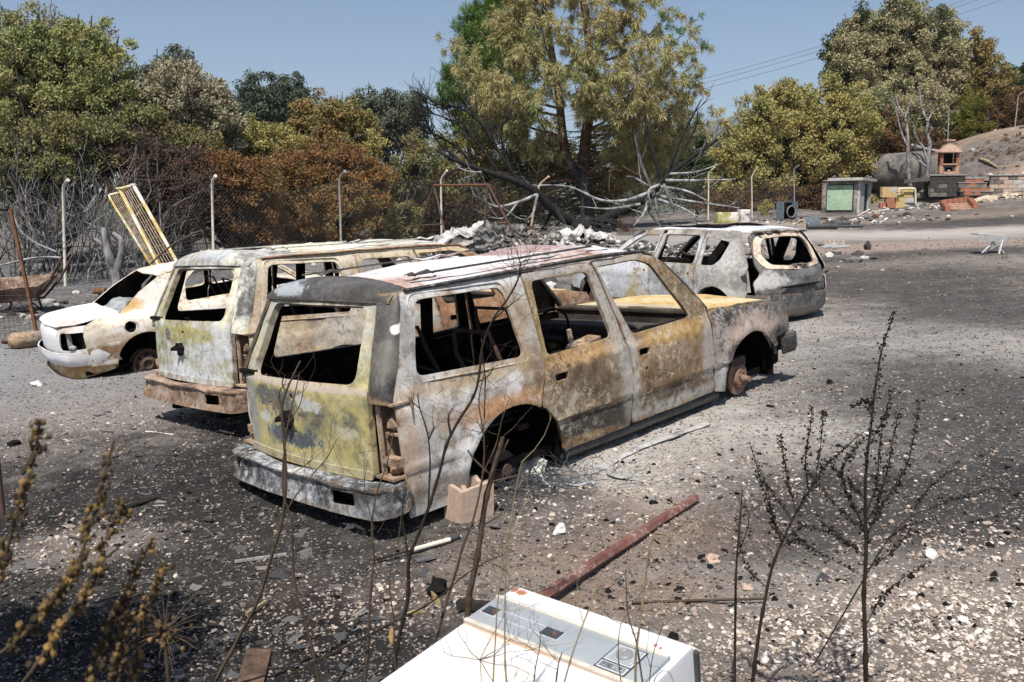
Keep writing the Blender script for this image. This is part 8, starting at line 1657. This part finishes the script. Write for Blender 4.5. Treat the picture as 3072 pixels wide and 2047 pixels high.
# single stones and clods that stand out
rng = random.Random(55)
for u, v, s, mt, lb in ((40, 1338, .05, 'char', 'dark round stone at the left edge'), (2140, 1690, .05, 'block', 'pinkish stone below the burnt weeds, largest of the gravel'), (2795, 1672, .04, 'ash', 'elongated white stone right of the tall weed'), (2240, 1770, .03, 'block', 'small tan stone below the leaning weed'), (1680, 1600, .05, 'ash', 'white chalky lump between the block and the steel bar'), (110, 1157, .06, 'ash', 'white angular chunk on the ground left of the white saloon'), (1312, 1772, .07, 'char', 'black charred clump beside the thick cut stalk'), (1960, 1515, .03, 'char', 'black crumb at the far end of the steel bar'), (2605, 625, .3, 'ash', None), (1050, 1590, .03, 'ash', 'small white stone below the nearest bumper'), (2490, 1150, .035, 'char', 'black lump on the ash right of the bare brake disc'), (2310, 1225, .035, 'char', 'black lump on the ash below the bare brake disc')):
    if lb is None: continue
    q = G(u, v); m = MB(); m.rock((0, 0, s * .35), (s, s * .8, s * .6), rng, 2, 1, .55); o = m.build('stone', M[mt], None, 30); o.location = q; tag(o, lb, 'stone')

# ---------------------------------------------------------------- dry stalks in front of the cars
def seedpods(pts, sizes, seed, mat, parent, name='seed_heads', ar=1.25):
    g = np.random.default_rng(seed); bv, bf = ico(); n = len(pts); V = bv[None] * (1 + .35 * (g.random((n, 12, 1)) - .5)) * np.asarray(sizes)[:, None, None] * np.array([1, 1, ar]); V = V + np.asarray(pts)[:, None, :]
    F = (bf[None] + (np.arange(n) * 12)[:, None, None]).reshape(-1, 3); return tag(link(name, np_mesh(name, V.reshape(-1, 3), F, attr=np.repeat(g.random(n), 20)), mat, parent), kind='stuff')
def plant(name, label, cat, Y, stems, mat='stem_brown', pods=None, twigs=0, seed=1, group=None, dy=0.0):
    """stems: list of (path in D pixels, radius at foot, radius at tip)"""
    rng = random.Random(seed); f = at(stems[0][0][0][0] * S_, stems[0][0][0][1] * S_, Y); o = thing(name, label, cat, f, group=group); bpy.context.view_layer.update(); allp = []
    for i, s in enumerate(stems):
        off = rng.uniform(-dy, dy); n = len(s[0])
        pts = [loc(o, at(q[0] * S_, q[1] * S_, Y + (off + rng.uniform(-dy, dy) * .3) * (k / n) + (q[2] if len(q) > 2 else 0))) for k, q in enumerate(s[0])]
        P_ = line_pts(pts, 6); P_ = [p + Vector((mnoise.noise(p * 9) * .004, 0, mnoise.noise(p * 11 + Vector((4, 4, 4))) * .004)) for p in P_]
        if i == 0:
            w = o.location + P_[0]; dz = w.z - gz(w.x, w.y)
            if dz > 0.02: P_ = [P_[0] - (P_[min(3, len(P_) - 1)] - P_[0]).normalized() * min(dz, 1.5) * 1.0 + Vector((0, 0, 0))] + P_
        m = MB(); rad = list(np.linspace(s[1], s[2], len(P_)))
        for k in range(5, len(P_) - 1, 9): rad[k] *= 1.35
        m.tube(P_, rad, 6)
        nt = (s[3] if len(s) > 3 else twigs) * 2
        for k in range(nt):
            j = rng.randint(len(P_) // 3, len(P_) - 1); d = Vector((rng.gauss(0, .7), rng.gauss(0, .4), rng.uniform(.1, .9))); limb_tree(m, P_[j], d, rng.uniform(.05, .16), max(.0011, s[2] * .5), 1, rng, .1, .5, None, 3, 3, (1, 2), .2)
        m.build('stalk' if i == 0 else 'branch', M[s[4]] if len(s) > 4 else M[mat], o, 60); allp.append(P_)
    return o, allp
# stalk group left of the near car's middle
plant('dry_stalk', 'tall forked dry stalk in front of the yellow-olive tailgate', 'dry plant', 3.5, [([(492, 1572), (545, 1470), (590, 1385), (622, 1290), (650, 1180), (656, 1100), (652, 1000), (648, 940), (655, 905), (680, 850), (690, 830)], .009, .003), ([(655, 900), (648, 880), (655, 862)], .003, .002), ([(652, 1000), (672, 960), (690, 925), (700, 880)], .003, .0015), ([(640, 1215), (680, 1140), (740, 1065), (775, 1010)], .004, .0015, 4), ([(648, 940), (640, 910), (648, 890), (655, 882)], .004, .002), ([(610, 1330), (580, 1300), (560, 1290)], .002, .001), ([(656, 1100), (700, 1070), (735, 1040)], .002, .001, 3)], 'stem_brown', twigs=1, seed=1)
plant('dry_stalk', 'thinner brown stalk crossing the forked stalk below the nearest bumper', 'dry plant', 3.3, [([(735, 1572), (712, 1470), (680, 1360), (672, 1260), (668, 1190), (650, 1120), (655, 1020), (668, 940), (688, 860)], .006, .002), ([(712, 1470), (740, 1410), (765, 1350)], .003, .001), ([(680, 1360), (655, 1310), (630, 1260), (615, 1200)], .002, .001)], 'stem_brown', seed=2)
plant('dry_stalk', 'straight brown stalk with papery pods, right of the tailgate', 'dry plant', 3.2, [([(838, 1580), (846, 1480), (850, 1380), (858, 1290), (855, 1200), (868, 1130), (890, 1060), (905, 990)], .006, .0018), ([(858, 1290), (835, 1255), (840, 1235)], .002, .001), ([(850, 1380), (862, 1330), (890, 1270)], .002, .001), ([(855, 1200), (838, 1120), (845, 1060)], .002, .001)], 'stem_brown', seed=3, twigs=1)
plant('dry_stalk', 'pale thin stalk with a long dry leaf, left of the tallest stalk', 'dry plant', 3.1, [([(915, 1580), (905, 1500), (905, 1430), (895, 1330), (915, 1240), (925, 1170)], .004, .0014), ([(905, 1430), (925, 1380), (935, 1330)], .002, .001)], 'stem_brown', seed=4, twigs=1)
plant('dry_stalk', 'tallest branching dry stalk reaching above the car roof, with a dark flower head', 'dry plant', 3.35, [([(905, 1535), (918, 1460), (936, 1380), (940, 1290), (952, 1250), (985, 1170), (1012, 1080), (1035, 1000), (1085, 920), (1098, 880), (1108, 800), (1130, 740), (1165, 690), (1190, 640), (1195, 610)], .009, .003), ([(940, 1290), (930, 1230), (925, 1170), (935, 1120)], .004, .0015), ([(985, 1170), (988, 1080), (985, 1010), (965, 940), (960, 905)], .004, .002), ([(985, 1010), (995, 985), (992, 965)], .004, .001), ([(965, 940), (940, 918)], .003, .001), ([(1035, 1000), (1030, 960), (1045, 930)], .006, .001), ([(1098, 880), (1125, 860), (1135, 830)], .003, .001, 3), ([(1130, 740), (1175, 700), (1210, 670)], .0035, .001, 3), ([(1108, 800), (1115, 900), (1110, 980), (1100, 1000)], .003, .001, 5), ([(1190, 640), (1185, 625), (1180, 605)], .002, .001, 6), ([(1195, 625), (1210, 605)], .002, .001, 6)], 'stem', twigs=1, seed=5)
plant('dry_stalk', 'slim twin stalk right of the tallest stalk, forking before the wheel arch', 'dry plant', 3.25, [([(1000, 1480), (1030, 1370), (1060, 1270), (1090, 1180), (1110, 1090), (1112, 1000), (1100, 920), (1110, 860)], .006, .002, 3), ([(1110, 1090), (1140, 1020), (1155, 960), (1170, 915)], .003, .0012, 2), ([(1112, 1000), (1095, 960)], .002, .001)], 'stem_brown', seed=6, twigs=2)
plant('cut_stalk', 'thick broken-off stalk with short stubs in front of the concrete block', 'dry plant', 3.3, [([(1075, 1412), (1080, 1360), (1095, 1290), (1108, 1200), (1125, 1110), (1150, 1030), (1156, 1005)], .014, .009), ([(1150, 1050), (1170, 1010)], .004, .003), ([(1125, 1110), (1165, 1098), (1205, 1090)], .005, .003), ([(1105, 1210), (1140, 1190), (1155, 1180)], .004, .002), ([(1130, 1095), (1095, 1060), (1075, 1035)], .004, .003)], 'stem_brown', seed=7, twigs=0)
plant('dry_stalk', 'low arching branch crossing from the stalks to the right', 'dry plant', 3.15, [([(935, 1415), (1000, 1380), (1060, 1330), (1120, 1290), (1150, 1280)], .004, .0012, 5), ([(1120, 1290), (1160, 1310), (1170, 1330)], .0015, .001)], 'stem', seed=8, twigs=2)
leafm = simple('dry yellow leaf', (.30, .24, .10), .7, 0, .3, 20)
for u, v, Y, a, lb, mt in ((960, 1408, 3.2, 1.5, 'yellowish dry leaf hanging level on the tallest stalk', leafm), (900, 1460, 3.1, .05, 'long tan dry leaf hanging on the pale thin stalk', simple('tan dry leaf', (.36, .24, .10), .7, 0, .3, 20)), (1000, 1375, 3.2, -.5, 'tan curled leaf on the slim stalk', leafm)):
    m = MB(); L_ = .07; vs = []; fs = []
    for i in range(7): w = .011 * math.sin(PI * (i + .3) / 6.6); vs += [(-w, .004, -L_ * i / 3.0 * .5 + .03), (0, 0, -L_ * i / 3.0 * .5 + .03), (w, .004, -L_ * i / 3.0 * .5 + .03)]
    for i in range(6): fs += [(3 * i, 3 * i + 1, 3 * i + 4, 3 * i + 3), (3 * i + 1, 3 * i + 2, 3 * i + 5, 3 * i + 4)]
    m.add(vs, fs); o = m.build('dry_leaf', mt, None, 60); o.location = at(u * S_, v * S_, Y); o.rotation_euler = (0, a, 0); tag(o, lb, 'leaf')
# pale thin stems standing before the appliance
for i, (pts, lb, r) in enumerate((([(1132, 1590), (1138, 1480), (1145, 1370), (1155, 1300), (1170, 1200)], 'pale stem before the left end of the control strip', .0026), ([(1165, 1590), (1160, 1500), (1160, 1400), (1163, 1300), (1180, 1150), (1200, 1060)], 'tall pale stem over the left label of the control strip', .0030), ([(1225, 1590), (1230, 1540), (1240, 1490), (1242, 1450)], 'short reddish stem over the control strip', .0022), ([(1290, 1590), (1320, 1490), (1345, 1420), (1380, 1330)], 'pale stem slanting over the middle of the control strip', .0028), ([(1460, 1590), (1462, 1500), (1475, 1400), (1490, 1270), (1508, 1220)], 'olive stem crossing the round badge of the control strip', .0042), ([(1480, 1590), (1462, 1480), (1440, 1400), (1438, 1310)], 'dark stem crossing the olive stem over the badge', .003), ([(1430, 1590), (1420, 1500), (1425, 1440), (1440, 1415)], 'thin brown stem left of the round badge', .0018), ([(1490, 1590), (1500, 1510), (1525, 1430)], 'thin brown stem right of the round badge', .0018), ([(1275, 1590), (1283, 1530), (1292, 1500)], 'curved brown stem below the control strip', .003))):
    plant('dry_weed', lb, 'dry weed', 2.25, [(pts, r * .9, r * .45)] + ([([(1508, 1222), (1535, 1230), (1550, 1250)], r * .5, r * .3)] if i == 4 else []), 'stem_pale' if i in (1, 3, 4, 0) else 'stem_brown', seed=20 + i, twigs=1)
# feathery dead weed over the left of the appliance
rngf = random.Random(3); o = thing('feathery_weed', 'fine feathery dead weed at the left edge of the white appliance', 'dry plant', at(1440, 1960, 2.45)); bpy.context.view_layer.update()
for k in range(9):
    m = MB(); a = Vector((0, 0, -.02)); d = Vector((rngf.gauss(.2, .6), rngf.gauss(0, .4), rngf.gauss(.1, .5))); limb_tree(m, a, d, .13, .0014, 3, rngf, .02, .5, None, 3, 3, (2, 3), .2, .66); m.build('spray', M['stem_brown'], o)

# ---------------------------------------------------------------- burnt weeds with seed capsules at the right
def weed(label, Y, stems, seed, r0, lean_pods=1.0):
    o, allp = plant('burnt_weed', label, 'burnt weed', Y, stems, 'stem', seed=seed, dy=.10, twigs=0); rng = random.Random(seed); pts = []; sz = []
    for i, P_ in enumerate(allp):
        s = stems[i]; start = (len(P_) * 5 // 9 if i == 0 else len(P_) // 6)
        for k in range(start, len(P_)):
            for q in range(5 if i else 6):
                f = k + rng.random(); a = P_[min(int(f), len(P_) - 1)].lerp(P_[min(int(f) + 1, len(P_) - 1)], f % 1); t = 1 - .45 * k / len(P_)
                pts.append(tuple(a + Vector((rng.gauss(0, .0065), rng.gauss(0, .0065), rng.gauss(0, .004))))); sz.append(r0 * t * rng.uniform(.3, 1.05))
    seedpods(pts, sz, seed, simple('black seed capsules', (.025, .021, .018), .85, 0, .5, 60), o, 'seed_capsules', 1.1)
weed('tall burnt weed with a single upright stem and seed capsules at the right', 3.0, [([(1990, 1580), (1988, 1480), (1985, 1380), (1990, 1280), (1988, 1180), (1990, 1080), (2000, 980), (2012, 880), (2028, 800), (2055, 722)], .0085, .0018), ([(1988, 1300), (1990, 1230), (1960, 1200), (1900, 1140), (1860, 1090)], .003, .001), ([(1990, 1240), (2010, 1190), (2040, 1140), (2080, 1080), (2100, 1000), (2112, 925)], .003, .001), ([(1990, 1200), (2020, 1150), (2040, 1080), (2055, 1000), (2070, 940)], .003, .001), ([(1988, 1220), (1960, 1160), (1935, 1090), (1960, 1040), (1985, 1010)], .003, .001), ([(1990, 1150), (1950, 1110), (1900, 1060)], .002, .001), ([(2000, 1020), (2030, 960), (2055, 890)], .002, .001), ([(1990, 1180), (2015, 1110), (2020, 1030), (2030, 960)], .0025, .001), ([(1988, 1440), (2020, 1380), (2060, 1340), (2120, 1300)], .002, .001), ([(1990, 1310), (2060, 1260), (2100, 1200)], .002, .001), ([(1988, 1280), (1940, 1240), (1890, 1200)], .002, .001), ([(2000, 960), (1990, 920), (1960, 935)], .0018, .001)], 41, .0075)
weed('leaning burnt weed with capsules, left of the tall upright one', 3.0, [([(1728, 1580), (1738, 1500), (1750, 1420), (1765, 1340), (1790, 1260), (1830, 1180), (1860, 1130), (1890, 1080), (1930, 1040), (1975, 1000)], .007, .0015), ([(1795, 1250), (1780, 1200), (1750, 1110), (1725, 1025)], .002, .001), ([(1800, 1235), (1775, 1190), (1765, 1130), (1745, 1075)], .002, .001), ([(1830, 1180), (1810, 1100), (1800, 1040), (1795, 1000)], .0022, .001), ([(1860, 1130), (1850, 1060), (1860, 990), (1865, 940)], .0025, .001), ([(1870, 1115), (1885, 1040), (1890, 960), (1892, 945)], .002, .001), ([(1820, 1195), (1780, 1140), (1735, 1090)], .002, .001), ([(1790, 1260), (1830, 1240), (1880, 1270), (1960, 1310)], .002, .001), ([(1800, 1240), (1850, 1210), (1920, 1230)], .0018, .001), ([(1760, 1350), (1720, 1310), (1700, 1250), (1690, 1190)], .0016, .0008)], 42, .0065)
weed('low sprawling burnt weed reaching towards the right edge', 3.4, [([(1985, 1330), (2040, 1240), (2090, 1190), (2160, 1160), (2220, 1140), (2290, 1120)], .003, .001), ([(2090, 1190), (2120, 1140), (2160, 1100), (2200, 1060)], .002, .001), ([(2040, 1240), (2080, 1210), (2150, 1190)], .002, .001)], 43, .006)
plant('burnt_stick', 'thin charred stick standing upright left of the leaning weed', 'stick', 3.2, [([(1690, 1390), (1692, 1300), (1700, 1200), (1706, 1125)], .005, .002), ([(1692, 1290), (1720, 1200), (1710, 1150)], .002, .001)], 'stem', seed=44, twigs=2)
plant('small_weed', 'small dead weed tuft right of the folding stool', 'weed', 18, [([(2305, 625), (2305, 600), (2302, 580)], .01, .004, 14), ([(2308, 625), (2315, 600)], .01, .004, 10)], 'stem_brown', seed=45, twigs=8)

# ---------------------------------------------------------------- blurred seed spikes at the left
def spike(label, Y, path, seed, r, dens=1.0):
    o, allp = plant('seed_spike', label, 'seed spike', Y, [(path, .0022, .0012)], 'stem_brown', seed=seed, group='dry seed spikes close to the camera', twigs=0); P_ = allp[0]; rng = random.Random(seed); pts = []; sz = []
    n = int(46 * dens)
    for k in range(n):
        f = (.12 + .88 * k / n) * (len(P_) - 1.01); a = P_[int(f)].lerp(P_[int(f) + 1], f % 1)
        for q in range(rng.choice((1, 2, 4, 5))):
            pts.append(tuple(a + Vector((rng.gauss(0, r * .9), rng.gauss(0, r * .9), rng.gauss(0, r * .5))))); sz.append(r * rng.uniform(.35, 1.05) * (1 - .35 * k / n))
    seedpods(pts, sz, seed, L['dry_seed'], o, 'seed_capsules', 1.3)
spike('seed spike at the far left, ending highest', .95, [(-30, 1400), (5, 1300), (35, 1200), (60, 1110), (80, 1030), (92, 960)], 51, 0.0046)
spike('long curved seed spike right of the highest one', .92, [(-40, 1530), (60, 1455), (120, 1390), (170, 1310), (205, 1210), (235, 1110), (262, 1010)], 52, 0.0049, 1.4)
spike('third seed spike from the left, bending up to the right', .98, [(30, 1600), (110, 1490), (170, 1400), (215, 1330), (235, 1250), (270, 1190), (285, 1140)], 53, 0.0049, 1.3)
spike('short stout seed spike leaning right', 1.02, [(200, 1600), (225, 1520), (250, 1440), (285, 1380), (310, 1310), (345, 1245)], 54, 0.0046, 1.2)
spike('rightmost seed spike, greyish at the tip', 1.06, [(300, 1610), (310, 1540), (320, 1460), (335, 1400), (360, 1340), (378, 1300)], 55, 0.0046, 1.1)
spike('low seed spike between the stout one and the rightmost', .98, [(255, 1600), (270, 1520), (285, 1450), (300, 1400)], 56, 0.0043, .9)
# spiky dried umbel
o = thing('spiky_weed', 'dried spiky ball of a weed near the bottom left', 'dry plant', at(378 * S_, 1452 * S_, 2.2)); bpy.context.view_layer.update(); rng = random.Random(61)
m = MB(); m.tube([Vector((0, 0, 0)), Vector((.0, .01, -.25)), Vector((.01, 0, -.9))], [.004, .004, .006], 5); m.build('stalk', M['stem_brown'], o, 60)
for k in range(46):
    d = Vector((rng.gauss(0, 1), rng.gauss(0, 1), rng.gauss(0, .8))).normalized(); L_ = rng.uniform(.05, .13); m = MB(); m.tube([d * .01, d * L_ * .6 + Vector((0, 0, .004)), d * L_], [.0013, .001, .0006], 3); m.build('ray', M['stem_brown'], o)
pts = [tuple(Vector((rng.gauss(0, .02), rng.gauss(0, .02), rng.gauss(0, .02)))) for k in range(60)]; seedpods(pts, [.004 + .004 * rng.random() for _ in pts], 62, L['dry_seed'], o, 'seed_head')
# the bushy tree just outside the left of the view, whose shade lies in the corner
def corner_shrub():
    f = Vector((-2.25, 2.55, 0)); f.z = gz(f.x, f.y); o = thing('leafy_shrub', 'leafy shrub standing just outside the left edge, shading the bottom left corner', 'shrub', f); C = blob_centres([(0, 0, 2.65, .48, .45, .30), (-.6, -.1, 2.6, .5, .5, .4), (.12, -.42, 2.6, .34, .35, .3), (-.3, -.45, 2.5, .45, .4, .3), (-1.1, 0, 2.5, .5, .45, .35)], 900, 71, .1)
    link('crown', leaf_mesh('crown', C, .12, 26, .035, 72), L['olive_brown'], o); m = MB(); m.tube([Vector((-.5, -.5, -.1)), Vector((-.4, -.3, 1.2)), Vector((-.2, 0, 2.6))], [.05, .04, .02], 7); m.build('trunk', M['bark_dull'], o, 70)
corner_shrub()
bpy.context.view_layer.update()
